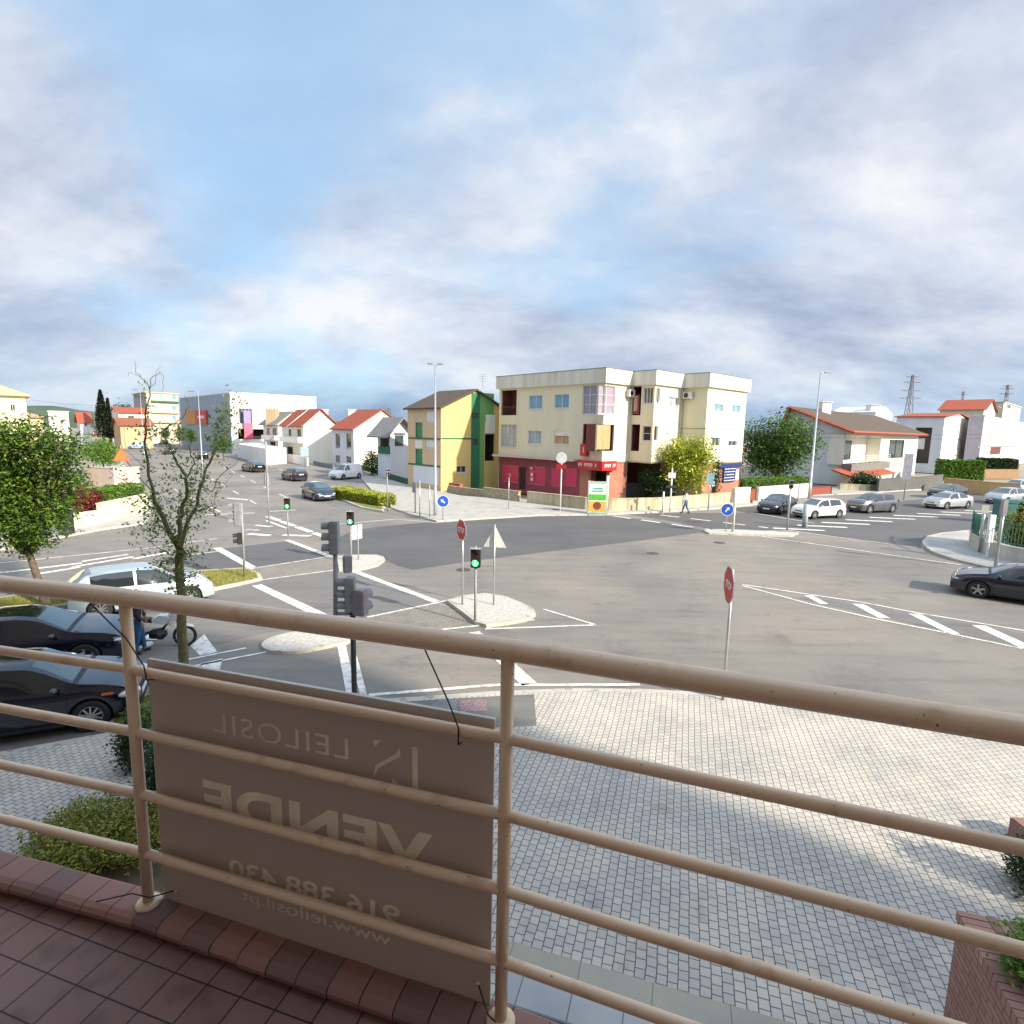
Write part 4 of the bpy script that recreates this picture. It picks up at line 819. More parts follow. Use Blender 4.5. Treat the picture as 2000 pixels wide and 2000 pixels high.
Cg = G(100, 866); house('cube_house', 'small pale cubic house on the skyline behind the green tree', Cg, 47, 3, 4.5, ZAT(100, 804, Cg), M_offwhite, 'flat', M_offwhite, over=.2, wins=[('R', (105, 811, 111, 815), dict(mull=0))])
# far houses in a loose row beyond the avenue, one copied kind with different colours
rr = random.Random(21); fh = [mat('far_white', (.70, .68, .64), .85), mat('far_cream', (.66, .58, .42), .85), mat('far_peach', (.6, .42, .3), .85)]
for i, (px, py, top, nm) in enumerate([(300, 853, 822, 'white'), (322, 851, 826, 'cream'), (210, 853, 828, 'peach'), (420, 853, 824, 'white')]):
    Ck = G(px, py); house('distant_house', ['white distant house at the foot of the beige block, seen through the bare tree', 'cream distant house straight down the avenue behind the young street trees', 'peach distant house just right of the dark conifer trunk', 'white distant house beside the store corner behind the avenue trees'][i],
      Ck, 47, 8, rr.uniform(9, 14), ZAT(px, top, Ck), fh[i % 3], 'R' if i % 2 else 'L', M_tile if i != 2 else M_tilebrown, 2, .5, wins=[('R', (px+3, top+4, px+6, top+9), dict(mull=0))])
# ---- right hand side
C11 = G(1642, 948)
zz = ZAT(1642, 838, C11); LL11 = LW(C11, 47, 1522, 930); qr = off(C11, 47, 0); qr = qr+dirv(-43)*(.88*LL11); RI = ZAT(1537, 797, qr)-zz
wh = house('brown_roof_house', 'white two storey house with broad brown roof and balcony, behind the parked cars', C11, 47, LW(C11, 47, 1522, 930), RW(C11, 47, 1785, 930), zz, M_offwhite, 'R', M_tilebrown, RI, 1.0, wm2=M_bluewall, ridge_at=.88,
  wins=[('R', (1647, 850, 1719, 905), dict(recess=1.8, m=M_offwhite, name='loggia')), ('R', (1736, 859, 1765, 894), dict(mull=1, trans=1, fm=mat('green_frame', (.03, .10, .09), .5))), ('R', (1733, 901, 1763, 911), dict(flat=1, m=mat('shutter_grey', (.38, .39, .38), .6), name='small_shutter')), ('R', (1730, 920, 1761, 944), dict(flat=1, m=mat('garage_grey', (.42, .44, .43), .6), name='garage_door'))])
f_ = frame(C11, 47)
a, b, c, d = rc(C11, 47, 1659, 861, 1688, 899); m = MB(f_); m.box(a, b, 1.6, 1.76, c, d); m.build('balcony_door', M_pane, wh)
a, b, c, d = rc(C11, 47, 1643, 903, 1719, 917); m = MB(f_); m.box(a, b, -1.2, -.002, c, d); m.build('balcony', mat('grey_balcony', (.20, .19, .18), .85, (.14, .13, .12), 2, .5), wh)
m = MB(f_)
for k in range(4): m.tube([(a, -1.15, d+.25+.25*k), (b, -1.15, d+.25+.25*k)], .03, 6)
for k in range(9): m.tube([(a+(b-a)*k/8, -1.15, d), (a+(b-a)*k/8, -1.15, d+1.05)], .03, 6)
m.build('balcony_railing', M_whiteplain, wh)
a, b, c, d = rc(C11, 47, 1642, 918, 1708, 925); m = MB(f_); m.add([(a-3.5, -2.6, c-.1), (b, -2.6, c-.1), (b, -.01, d+.25), (a-3.5, -.01, d+.25), (a-3.5, -2.6, c+.08), (b, -2.6, c+.08), (b, -.01, d+.43), (a-3.5, -.01, d+.43)], [(0, 1, 2, 3), (4, 7, 6, 5), (0, 4, 5, 1), (1, 5, 6, 2), (2, 6, 7, 3), (3, 7, 4, 0)]); m.build('porch_roof', M_tile, wh, fixn=True)
m = MB(f_)
for s in (a, (a+b)/2+.8, b-.1): m.box(s, s+.22, -2.5, -2.28, 0, c-.1)
m.build('porch_post', M_whiteplain, wh)
m = MB(f_); LLw = LW(C11, 47, 1522, 930)
m2 = MB(); c = Vector((C11.x, C11.y, 0)); dl = dirv(-43); 
def vp(u, v, z): q = c+dl*u+dirv(47)*v; return Vector((q.x, q.y, z))
ov = 1.0; rp = .88*LLw; e0 = RI*ov/rp; e1 = RI*ov/(LLw-rp)
m2.tube([vp(-ov, -ov-.05, zz-e0+.08), vp(rp, -ov-.05, zz+RI+.08)], .20, 4); m2.tube([vp(rp, -ov-.05, zz+RI+.08), vp(LLw+ov, -ov-.05, zz-e1+.08)], .20, 4)
m2.tube([vp(-ov-.05, -ov, zz-e0+.02), vp(-ov-.05, RW(C11, 47, 1785, 930)+ov, zz-e0+.02)], .20, 4); m2.build('red_verge', M_tile, wh)
q = vp(rp-1, 9, 0); chimney(wh, (q.x, q.y), 1.3, zz+.5*RI, ZAT(1660, 788, q), M_white)
Cw = G(1690, 930); wb = house('white_gabled_house', 'plain white house end with chimneys showing over the brown roof', G(1700, 905), 47, 10, 14, ZAT(1700, 806, G(1700, 905)), M_white, 'L', M_white, 1.5, .1)
q = G(1700, 905); chimney(wb, (q.x+1, q.y+3), 2.2, 12, ZAT(1697, 792, q), M_white)
C12 = G(1832, 925)
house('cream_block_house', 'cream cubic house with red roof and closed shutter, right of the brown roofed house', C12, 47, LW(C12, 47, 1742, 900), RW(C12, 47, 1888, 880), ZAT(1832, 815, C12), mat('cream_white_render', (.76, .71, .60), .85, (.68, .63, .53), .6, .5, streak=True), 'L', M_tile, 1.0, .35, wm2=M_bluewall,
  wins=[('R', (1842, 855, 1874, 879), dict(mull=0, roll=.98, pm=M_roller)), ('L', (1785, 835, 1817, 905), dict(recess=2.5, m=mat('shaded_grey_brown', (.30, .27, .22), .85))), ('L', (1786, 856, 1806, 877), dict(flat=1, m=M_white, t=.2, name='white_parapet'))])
C13 = G(1908, 922)
house('grey_modern_house', 'grey modern flat roofed house at the right edge, above the dark hedge', C13, 47, LW(C13, 47, 1884, 880), RW(C13, 47, 2030, 880), ZAT(1908, 813, C13), mat('light_grey_panel', (.50, .50, .51), .7, (.44, .44, .46), .6, .5), 'flat', mat('light_grey_panel2', (.5, .5, .5), .7), over=.1, wm2=mat('shaded_grey_panel', (.38, .38, .48), .7),  # left face: lavender tone paints shade into the grey
  wins=[('R', (1934, 873, 1954, 888), dict(mull=0, pm=mat('red_brown_shutter', (.14, .03, .02), .6))), ('R', (1910, 871, 2000, 873), dict(flat=1, m=mat('groove', (.25, .25, .27), .7), name='ledge')), ('R', (1956, 874, 2010, 896), dict(flat=1, m=M_cream, t=.05, name='cream_panel'))])
C14 = G(1908, 905)
house('red_hip_house', 'cream house with steep red tiled roof on the skyline at the right', C14, 47, LW(C14, 47, 1830, 850), RW(C14, 47, 1938, 850), ZAT(1908, 800, C14), M_cream, 'L', M_tile, 3.0, .6)
C15 = G(1945, 900)
house('beige_terrace', 'long beige terrace house on the skyline at the right edge', C15, 47, 6, 40, ZAT(1945, 786, C15), M_beige, 'flat', M_beige, over=.3, wins=[('R', (1950, 789, 1957, 795), dict(mull=0)), ('R', (1967, 791, 1974, 797), dict(mull=0))])
# garden and boundary walls
M_stonew = mat('stained_garden_wall', (.62, .54, .36), .9, (.24, .21, .14), 2.2, .55, .5, 20, streak=True)
M_stonew2 = mat('rough_stone_wall', (.50, .42, .28), .9, (.14, .12, .08), 5, .6, .8, 10)
def wall_run(pts, top, m, name, label, th=.22, cap=None, h=None):
    """pts: base image points; top: image y of the top at the first point"""
    P = [G(*p) for p in pts]; hh = h or ZAT(pts[0][0], top, P[0]); mb = MB()
    pl_ = [Vector(p[:2]) for p in P]; front = []; back = []
    for i, p in enumerate(pl_):
        d = (pl_[min(i+1, len(pl_)-1)]-pl_[max(i-1, 0)]).normalized(); n = Vector((-d.y, d.x)); front.append(p); back.append(p+n*th)
    mb.prism([tuple(p) for p in front]+[tuple(p) for p in back[::-1]], 0, hh); c0 = P[0]
    root = mb.build(name, m, loc=(c0.x, c0.y, 0)); setp(root, label, 'wall')
    mb = MB(); mb.prism(inset([tuple(p) for p in front]+[tuple(p) for p in back[::-1]], -.03), hh+.001, hh+.07); o = mb.build('coping', cap or m, root)
    return root
wall_run([(943, 973), (1012, 982)], 953, M_stonew2, 'garden_wall', 'rough stone garden wall at the left of the shop forecourt', .3)
wall_run([(1029, 984), (1142, 998), (1189, 1001), (1292, 998), (1425, 985)], 961, M_stonew, 'garden_wall', 'long stained cream garden wall round the corner apartment house', .25)
wall_run([(875, 963), (943, 972)], 950, M_stonew2, 'garden_wall', 'low dark stone wall between the striped house and the shop forecourt', .3)
wall_run([(1434, 984), (1464, 981)], 955, M_offwhite, 'garden_wall', 'short cream wall pier beside the blue shop sign', .3)
wall_run([(1481, 980), (1583, 970)], 953, M_offwhite, 'garden_wall', 'cream garden wall under the hedge behind the black parked car', .3)
wall_run([(1583, 969), (1624, 966)], 953, mat('red_brown_gate', (.28, .06, .035), .7), 'garden_gate', 'red brown solid gate beside the tall lamp post', .12)
wall_run([(1465, 980), (1481, 979)], 957, mat('red_brown_gate', (.28, .06, .035), .7), 'garden_gate', 'small red brown gate between the two cream walls', .12)
wall_run([(1715, 962), (1812, 955), (1840, 950)], 936, mat('dark_grey_wall', (.12, .12, .12), .85, (.08, .08, .08), 2, .5), 'garden_wall', 'dark grey garden wall in front of the brown roofed house', .25)
wall_run([(1841, 958), (1930, 968), (1990, 972)], 934, mat('sandy_orange_wall', (.60, .42, .20), .9, (.50, .35, .17), 2, .5), 'garden_wall', 'sandy orange wall behind the silver parked cars', .3)
wall_run([(1905, 935), (1988, 935)], 917, mat('brown_wall', (.34, .21, .12), .9), 'garden_wall', 'brown wall under the long dark hedge at the right edge', .3)
wall_run([(1640, 958), (1690, 960), (1735, 959)], 946, M_stonew, 'garden_wall', 'low stone garden wall below the porch of the brown roofed house', .3)
# curved wall with green railings on the near right corner
rw = [(1891, 1062), (1893, 1070), (1905, 1078), (1930, 1088), (1960, 1098), (2000, 1106), (2400, 1190)]
r0 = wall_run(rw, 1036, mat('weathered_plinth', (.55, .55, .50), .9, (.33, .33, .27), 1.6, .5, streak=True), 'fence_wall', 'weathered white plinth wall curving round the near right corner', .2)
fr = thing('green_fence', 'dark green railing fence on the curved plinth wall at the right', 'fence', tuple(G(*rw[0])))
hz = ZAT(rw[0][0], 1036, G(*rw[0])); Pp = [G(*p) for p in rw]
m = MB(); 
for zz_ in (hz+.2, hz+1.15): m.tube([(p.x+.1, p.y+.05, zz_) for p in Pp], .03, 6)
m.build('rail', M_green_paint, fr)
m = MB()
for i in range(len(Pp)-1):
    L_ = (Pp[i+1]-Pp[i]).length; k = max(1, int(L_/.13))
    if i == len(Pp)-2: k = min(k, 60)
    for j in range(k): p = Pp[i]+(Pp[i+1]-Pp[i])*(j/k); m.box(p.x+.09, p.x+.11, p.y+.04, p.y+.06, hz+.08, hz+1.25)
m.build('pickets', M_green_paint, fr)
# left side low walls
wall_run([(200, 1026), (244, 1014), (290, 1002)], 985, mat('sunlit_wall', (.74, .66, .48), .9, (.6, .53, .38), 1, .5), 'garden_wall', 'bright cream wall below the clipped hedge at the left', .25)
wall_run([(120, 1038), (200, 1027)], 1008, mat('sunlit_wall', (.74, .66, .48)), 'garden_wall', 'cream wall end partly hidden behind the green tree at the left', .25)
wall_run([(170, 960), (225, 965), (275, 960)], 912, mat('pink_wall', (.66, .50, .42), .9, (.55, .40, .33), 1, .5), 'garden_wall', 'pinkish wall under the round clipped tree at the left', .25)
wall_run([(690, 912), (760, 935), (800, 948)], 905, mat('green_fence_panel', (.04, .12, .06), .8, (.025, .08, .04), 3, .5), 'hedge_fence', 'dark green fence covered with creeper behind the white van', .12)
wall_run([(612, 908), (650, 916)], 901, mat('blue_grey_gate', (.16, .19, .24), .7), 'garden_gate', 'blue grey sheet gate in front of the tall windowed white house', .12)
wall_run([(540, 898), (600, 910)], 884, M_white, 'garden_wall', 'low white garden wall along the avenue in front of the row of houses', .2)
wall_run([(866, 957), (898, 962)], 942, mat('brick_planter', (.40, .13, .08), .85), 'brick_planter', 'low red brick planter at the foot of the yellow wall', .4)
# ================================================================ vegetation
def leafmat(name, a, b, c, rough=.6, tl=.28):
    m = bpy.data.materials.new(name); m.use_nodes = True; nt = m.node_tree; bs = nt.nodes['Principled BSDF']; L = nt.links.new
    g = nt.nodes.new('ShaderNodeNewGeometry'); r = nt.nodes.new('ShaderNodeValToRGB'); cr = r.color_ramp; cr.elements.new(.5)
    for e, (p, q) in zip(cr.elements, ((0, a), (.5, b), (1, c))): e.position = p; e.color = tuple(q)+(1,)
    L(g.outputs['Random Per Island'], r.inputs[0]); L(r.outputs[0], bs.inputs['Base Color']); bs.inputs['Roughness'].default_value = rough
    tr = nt.nodes.new('ShaderNodeBsdfTranslucent'); L(r.outputs[0], tr.inputs['Color']); mx = nt.nodes.new('ShaderNodeMixShader'); mx.inputs[0].default_value = tl
    L(bs.outputs[0], mx.inputs[1]); L(tr.outputs[0], mx.inputs[2]); L(mx.outputs[0], nt.nodes['Material Output'].inputs[0]); MATS[name] = m; return m
LF_mid = leafmat('mid_green_leaves', (.035, .085, .015), (.07, .15, .022), (.14, .23, .035))
LF_dark = leafmat('dark_green_leaves', (.012, .035, .012), (.025, .065, .02), (.05, .11, .028))
LF_lime = leafmat('yellow_green_leaves', (.14, .18, .012), (.32, .38, .03), (.60, .60, .08))
LF_bright = leafmat('bright_green_leaves', (.07, .15, .015), (.13, .26, .025), (.20, .34, .04))
LF_green = leafmat('sunlit_green_leaves', (.018, .05, .008), (.06, .135, .014), (.22, .33, .03))
LF_sparse = leafmat('dusty_green_leaves', (.07, .13, .03), (.15, .25, .06), (.34, .44, .14), tl=.45)
LF_red = leafmat('dark_red_leaves', (.10, .008, .012), (.22, .015, .03), (.42, .03, .06))
LF_conif = leafmat('conifer_needles', (.012, .022, .015), (.028, .042, .024), (.06, .07, .035))
LF_box = leafmat('box_leaves', (.06, .07, .010), (.20, .22, .025), (.45, .44, .06))
def leaf(vs, fs, p, sz, rnd, flat=.5):
    a = rnd.uniform(0, 6.283); t = rnd.gauss(0, flat); n = Vector((math.cos(a)*math.sin(t), math.sin(a)*math.sin(t), math.cos(t)))
    u = n.orthogonal().normalized(); w = rnd.uniform(0, 6.283); v = n.cross(u); u2 = u*math.cos(w)+v*math.sin(w); v2 = n.cross(u2); s = sz*rnd.uniform(.6, 1.35)
    b = len(vs); vs += [p-u2*s, p+v2*s*.5-u2*.1*s, p+u2*s+n*s*.18, p-v2*s*.5-u2*.1*s]; fs.append((b, b+1, b+2, b+3))
def foliage(blobs, n, sz, rnd, clump=6, spread=2.2, shell=.62, flat=.8):
    """leaf clusters through the volume of ellipsoids (cx,cy,cz,rx,ry,rz), denser near the surface, with gaps"""
    vs, fs = [], []; wt = [b[3]*b[4]*b[5] for b in blobs]; k = int(n/clump)
    for _ in range(k):
        b = rnd.choices(blobs, wt)[0]; d = Vector((rnd.gauss(0, 1), rnd.gauss(0, 1), rnd.gauss(0, 1))).normalized(); r_ = shell+(1-shell)*rnd.random()**.7
        if rnd.random() < .22: r_ *= rnd.random()
        r_ *= 1+.10*math.sin(d.x*7+b[0])+.10*math.sin(d.y*9+d.z*6)
        c = Vector((b[0]+d.x*b[3]*r_, b[1]+d.y*b[4]*r_, b[2]+d.z*b[5]*r_))
        for _ in range(clump): leaf(vs, fs, c+Vector((rnd.gauss(0, 1), rnd.gauss(0, 1), rnd.gauss(0, .8)))*sz*spread, sz, rnd, flat)
    return vs, fs
def obj_from(vs, fs, name, m, parent):
    mb = MB(); mb.add(vs, fs); return mb.build(name, m, parent)
def limb(mb, pts, r0, r1, n=8):
    m = len(pts); mb.tube(pts, [r0+(r1-r0)*(i/(m-1))**.8 for i in range(m)], n)
def wig(a, b, k, amp, rnd):
    a, b = Vector(a), Vector(b); out = [a]
    for i in range(1, k): out.append(a.lerp(b, i/k)+Vector((rnd.gauss(0, amp), rnd.gauss(0, amp), rnd.gauss(0, amp*.6))))
    return out+[b]
def tree(name, label, base, height, crown, lm, n, sz, seed, trunk_r=.14, lean=(0, 0), trunk_h=None, cat='tree', group=None, shell=.55, bark=None, part='crown', clump=6, spread=2.2):
    """crown: ellipsoids relative to the base"""
    rnd = random.Random(seed); root = thing(name, label, cat, base, group=group); B = Vector(base)
    cz = sum(b[2] for b in crown)/len(crown); cc = B+Vector((sum(b[0] for b in crown)/len(crown), sum(b[1] for b in crown)/len(crown), cz))
    m = MB(); th = trunk_h or max(.4, cz-max(b[5] for b in crown)*.7); top = B+Vector((lean[0], lean[1], th))
    limb(m, [B-Vector((0, 0, .05))]+wig(B+Vector((0, 0, .25)), top, 3, trunk_r*.3, rnd), trunk_r*1.25, trunk_r*.85, 10)
    for b in crown:
        for _ in range(2): e = B+Vector((b[0]+rnd.uniform(-.5, .5)*b[3], b[1]+rnd.uniform(-.5, .5)*b[4], b[2]+rnd.uniform(-.2, .6)*b[5])); limb(m, wig(top-Vector((0, 0, .06)), e, 4, .10*b[3], rnd), trunk_r*.6, trunk_r*.1, 6)
    m.build('trunk', bark or M_bark, root, True)
    vs, fs = foliage([(B.x+b[0], B.y+b[1], B.z+b[2], b[3], b[4], b[5]) for b in crown], n, sz, rnd, clump, spread, shell); obj_from(vs, fs, part, lm, root)
    return root
def pr(p, px): return px*(Vector(p)-Vector((0, 0, CH))).dot(_f)/CF     # pixels -> metres at that place
# -- the full green tree at the left
b0 = G(88, 1190); k = pr(b0, 1)
def C_(px, py, r_, ry=None, dy=0.):
    p = AT(px, py, b0.y+dy); return (p.x-b0.x, p.y-b0.y, p.z-b0.z, r_*k, r_*k, (ry or r_)*k)
tree('green_tree', 'full green leafy tree with dark leaning trunk at the left edge', b0, 5, [C_(40, 860, 72, 50), C_(-40, 900, 90, 80, .5), C_(110, 880, 55, 45, -.2), C_(55, 940, 92, 70, .4), C_(125, 945, 45, 38, .3), C_(20, 1010, 95, 62, -.3), C_(105, 1005, 46, 36, -.3), C_(-90, 980, 80, 90), C_(60, 1055, 42, 30, 0)], LF_green, 40000, .064, 3, .11, lean=(-.35, 0), trunk_h=1.9, shell=.35)
# -- slim half bare tree in the middle ground: trunk and limbs drawn as real branches at varying depth
tb = G(360, 1412, .13); Yt = tb.y
st_ = thing('sparse_tree', 'slim half bare street tree with sparse leaves between the railing and the crossing', 'tree', tb)
rnd = random.Random(11); m = MB(); tips = []
def br(pts, r0, r1, n=7, leafy=1.):
    if n < 12: r0 *= .74; r1 *= .8
    P = [AT(px, py, Yt+dy) for px, py, dy in pts]; fine = []
    for i in range(len(P)-1):
        for q in range(3): fine.append(P[i].lerp(P[i+1], q/3)+Vector((rnd.gauss(0, .012), rnd.gauss(0, .02), rnd.gauss(0, .012)))*(1 if q else 0))
    fine.append(P[-1]); limb(m, fine, r0, r1, n); tips.append((P, leafy)); return P
br([(360, 1412, 0), (356, 1330, 0), (355, 1240, 0), (354, 1150, 0), (350, 1100, 0), (352, 1072, 0)], .105, .068, 12, .2)
br([(352, 1078, 0), (330, 1040, .1), (312, 1000, .25), (300, 970, .3)], .075, .045, 8)
br([(300, 970, .3), (290, 930, .35), (284, 880, .4), (283, 830, .42), (285, 800, .45), (292, 760, .45)], .042, .014, 6, .5)
br([(292, 760, .45), (275, 738, .5), (265, 722, .5), (263, 706, .5)], .013, .005, 5, .1); br([(275, 738, .5), (258, 728, .55), (250, 735, .6)], .007, .003, 4, 0)
br([(292, 760, .45), (298, 735, .4), (312, 726, .4), (320, 740, .35), (316, 765, .3)], .011, .004, 5, .1); br([(292, 758, .45), (303, 748, .5), (304, 728, .5), (315, 715, .5)], .009, .003, 5, .1)
br([(352, 1075, 0), (352, 1030, -.1), (355, 995, -.2), (366, 960, -.25), (364, 930, -.3), (345, 905, -.35), (340, 880, -.4)], .07, .018, 7, .8)
br([(364, 930, -.3), (340, 895, -.3), (338, 880, -.3)], .02, .008, 5, .4); br([(364, 935, -.3), (380, 905, -.2), (372, 880, -.2), (365, 870, -.2)], .02, .008, 5, .6)
br([(352, 1072, 0), (362, 1035, .15), (378, 1000, .3), (392, 950, .4), (402, 915, .45), (420, 880, .5), (440, 850, .5)], .06, .02, 7, .9)
br([(440, 850, .5), (432, 820, .5), (440, 795, .5), (450, 780, .55), (445, 762, .55)], .018, .006, 5, .9); br([(440, 850, .5), (460, 815, .5), (475, 780, .5)], .012, .003, 4, .2)
br([(392, 950, .4), (415, 960, .3), (430, 930, .3), (455, 910, .3), (470, 895, .3)], .016, .004, 5, .2); br([(420, 985, .3), (420, 968, .3), (440, 945, .3), (455, 925, .3)], .009, .003, 4, .1)
br([(378, 1000, .3), (410, 990, .3), (420, 985, .3)], .014, .008, 5, .4)
br([(312, 1000, .25), (285, 985, .3), (255, 950, .4), (235, 935, .45), (212, 920, .5)], .022, .005, 5, .5); br([(284, 915, .4), (262, 895, .5), (245, 880, .5)], .012, .004, 4, .2)
br([(283, 860, .4), (300, 850, .2), (320, 840, .1), (350, 820, 0), (362, 808, 0), (366, 785, 0), (360, 772, 0)], .014, .005, 5, .15)
br([(345, 905, -.35), (330, 870, -.4), (322, 850, -.4), (312, 822, -.4)], .014, .005, 5, .5)
br([(352, 1068, 0), (335, 1085, -.2), (310, 1070, -.3), (280, 1048, -.35)], .018, .006, 5, .6); br([(353, 1090, 0), (372, 1080, -.2), (380, 1060, -.3)], .015, .005, 5, .7)
m.build('trunk', M_barkmoss, st_, True)
vs, fs = [], []
def clus(p, n, sp, sz=.036):
    for _ in range(int(n*1.6)): leaf(vs, fs, p+Vector((rnd.gauss(0, sp), rnd.gauss(0, sp), rnd.gauss(0, sp))), sz, rnd, 1.)
for P, lf in tips:
    for i in range(len(P)-1):
        L_ = (P[i+1]-P[i]).length
        for _ in range(int(L_*20*lf)): clus(P[i].lerp(P[i+1], rnd.random())+Vector((rnd.gauss(0, .10), rnd.gauss(0, .1), rnd.gauss(0, .1))), rnd.randint(3, 9), .055)
for px, py, n, sp in [(300, 1030, 90, .16), (335, 1050, 60, .14), (290, 985, 50, .18), (340, 975, 60, .16), (325, 930, 50, .2), (392, 985, 70, .16), (400, 945, 60, .16), (435, 835, 60, .12), (442, 860, 55, .14), (300, 845, 50, .12), (345, 845, 40, .12), (430, 815, 50, .10), (450, 800, 40, .1), (330, 1120, 110, .16), (350, 1145, 130, .16), (310, 1105, 60, .15), (378, 1120, 60, .12), (245, 945, 25, .12), (262, 975, 30, .15), (320, 1000, 60, .2), (365, 1010, 50, .15), (375, 1155, 40, .08), (355, 1065, 70, .15), (270, 1035, 30, .14)]:
    clus(AT(px, py, Yt+rnd.uniform(-.3, .3)), n, sp)
obj_from(vs, fs, 'crown', LF_sparse, st_)
# -- trees and shrubs further off
def simple(name, label, px, py, wpx, toppx, lm, n, sz, seed, cat='tree', tall=.5, blobs=5, tr=.12, group=None, yy=1., dense=.5, part='crown', z=0.):
    b = G(px, py, z); k = pr(b, 1); H = ZAT(px, toppx, b)-z; w = wpx*k/2; r_ = random.Random(seed); cb = H*(1-tall)
    cr_ = [(0, 0, cb+(H-cb)*.5, w*.75, w*.75*yy, (H-cb)*.5)]
    for i in range(blobs):
        a = 6.283*i/blobs+r_.random(); cr_.append((math.cos(a)*w*.5, math.sin(a)*w*.5*yy, cb+(H-cb)*r_.uniform(.25, .72), w*.5, w*.5*yy, (H-cb)*r_.uniform(.22, .32)))
    return tree(name, label, b, H, cr_, lm, n, sz, seed, tr, cat=cat, group=group, shell=dense, part=part, trunk_h=max(.15, cb+.1*H))
simple('maple_tree', 'yellow green broad tree in front of the cream corner apartment house', 1337, 984, 112, 850, LF_lime, 9000, .13, 5, tall=.80, tr=.12, blobs=7)
simple('dark_shrub', 'dark green shrub at the foot of the yellow green tree', 1283, 982, 80, 912, LF_dark, 4000, .1, 31, cat='shrub', tall=.95, part='foliage')
simple('cypress_shrub', 'slim dark shrub right of the yellow green tree by the brick wall', 1392, 979, 26, 880, LF_dark, 2500, .09, 6, cat='shrub', tall=.95, blobs=4, part='foliage')
simple('green_tree', 'large dense green tree between the cream apartment house and the brown roofed house', 1515, 952, 150, 803, LF_mid, 16000, .17, 8, tall=.90, tr=.3, blobs=9, dense=.45)
simple('round_bush', 'round clipped dark green bush in front of the white houses', 622, 902, 34, 877, LF_dark, 2500, .14, 9, cat='bush', tall=.8, part='foliage')
simple('garden_bush', 'green garden bush between the white van and the striped house', 727, 926, 40, 877, LF_mid, 3000, .12, 10, cat='bush', tall=.95, part='foliage')
simple('lollipop_tree', 'round bright green clipped tree right of the large green tree', 203, 925, 66, 856, LF_bright, 7000, .10, 12, tall=.78, blobs=7, tr=.1, dense=.7)
simple('red_shrub', 'dark red leaved shrub behind the large green tree', 160, 1010, 80, 948, LF_red, 4500, .07, 13, cat='shrub', tall=.9, part='foliage')
simple('small_tree', 'small green tree top above the orange roofs of the white houses', 752, 890, 28, 789, LF_mid, 1500, .2, 14, tall=.6)
simple('small_tree', 'green tree top over the red roofed low hall', 246, 862, 26, 786, LF_mid, 1500, .4, 15, tall=.6)
for i, (px, py, w, top, l) in enumerate([(352, 880, 20, 829, 'young avenue tree below the orange sign'), (375, 884, 18, 832, 'young avenue tree under the red sign'), (437, 900, 34, 842, 'young avenue tree beside the store corner'), (325, 872, 16, 832, 'young avenue tree left of the white lamp post'), (430, 882, 22, 843, 'second young avenue tree behind the bare branches')]):
    simple('avenue_tree', l, px, py, w, top, LF_mid, 1300, .17, 40+i, tall=.7, group='young trees along the avenue')
# conifer
def conifer(px, py, wpx, top, label, seed):
    b = G(px, py); k = pr(b, 1); H = ZAT(px, top, b); w = wpx*k/2; r_ = random.Random(seed); root = thing('conifer_tree', label, 'tree', b); m = MB(); limb(m, [b, b+Vector((0, 0, H*.95))], .35, .05, 8); m.build('trunk', M_bark, root, True)
    vs, fs = [], []
    for i in range(5200):
        t = r_.random()**.75; z = H*(.18+.82*t); R_ = w*(1-t)**.75*(.55+.45*abs(math.sin(t*23+i*.01)))*r_.uniform(.5, 1.1); a = r_.uniform(0, 6.283)
        leaf(vs, fs, b+Vector((math.cos(a)*R_, math.sin(a)*R_, z-.15*R_)), .32, r_, .5)
    obj_from(vs, fs, 'crown', LF_conif, root)
conifer(204, 872, 36, 762, 'tall dark conifer on the skyline at the left', 3); conifer(217, 872, 18, 778, 'smaller dark conifer just right of the tall one', 4)
# hedges
def hedge(name, label, base, top, depth, lm, n, sz, seed, z=0.):
    P = [G(p[0], p[1], z) for p in base]; H = ZAT(base[0][0], top, P[0])-z; r_ = random.Random(seed); root = thing(name, label, 'hedge', P[0]); vs, fs = [], []; tot = sum((P[i+1]-P[i]).length for i in range(len(P)-1))
    core = MB()
    for i in range(len(P)-1):
        a, b = P[i], P[i+1]; L_ = (b-a).length; d = (b-a).normalized(); nn = Vector((-d.y, d.x, 0))
        core.prism([tuple(a+nn*.12)[:2], tuple(b+nn*.12)[:2], tuple(b+nn*(depth-.12))[:2], tuple(a+nn*(depth-.12))[:2]], z, z+H-.12)
        for _ in range(int(n*L_/tot)):
            u, f_ = r_.random()*L_, r_.random(); wob = .07*math.sin(u*3.1)+.05*math.sin(u*7.7)
            if f_ < .42: q = a+d*u+nn*(0+r_.gauss(0, .05))+Vector((0, 0, r_.random()*H))
            elif f_ < .9: q = a+d*u+nn*r_.random()*depth+Vector((0, 0, H+wob+r_.gauss(0, .05)))
            else: q = a+d*u+nn*depth+Vector((0, 0, r_.random()*H))
            leaf(vs, fs, q, sz, r_, 1.)
        for e, dd in ((a, -1), (b, 1)):
            for _ in range(int(n*.06)): leaf(vs, fs, e+nn*r_.random()*depth+Vector((0, 0, r_.random()*H))+d*r_.gauss(0, .05), sz, r_, 1.)
    core.build('stems', mat('hedge_core', (.02, .03, .01), .95), root); obj_from(vs, fs, 'foliage', lm, root); return root
hedge('median_hedge', 'low yellow green hedge on the median island in front of the white van', [(652, 974), (742, 992)], 954, 1.5, LF_lime, 9000, .07, 1)
hedge('garden_hedge', 'clipped green hedge above the bright cream wall at the left', [(203, 1008), (285, 990)], 960, 1.6, LF_bright, 6000, .08, 2)
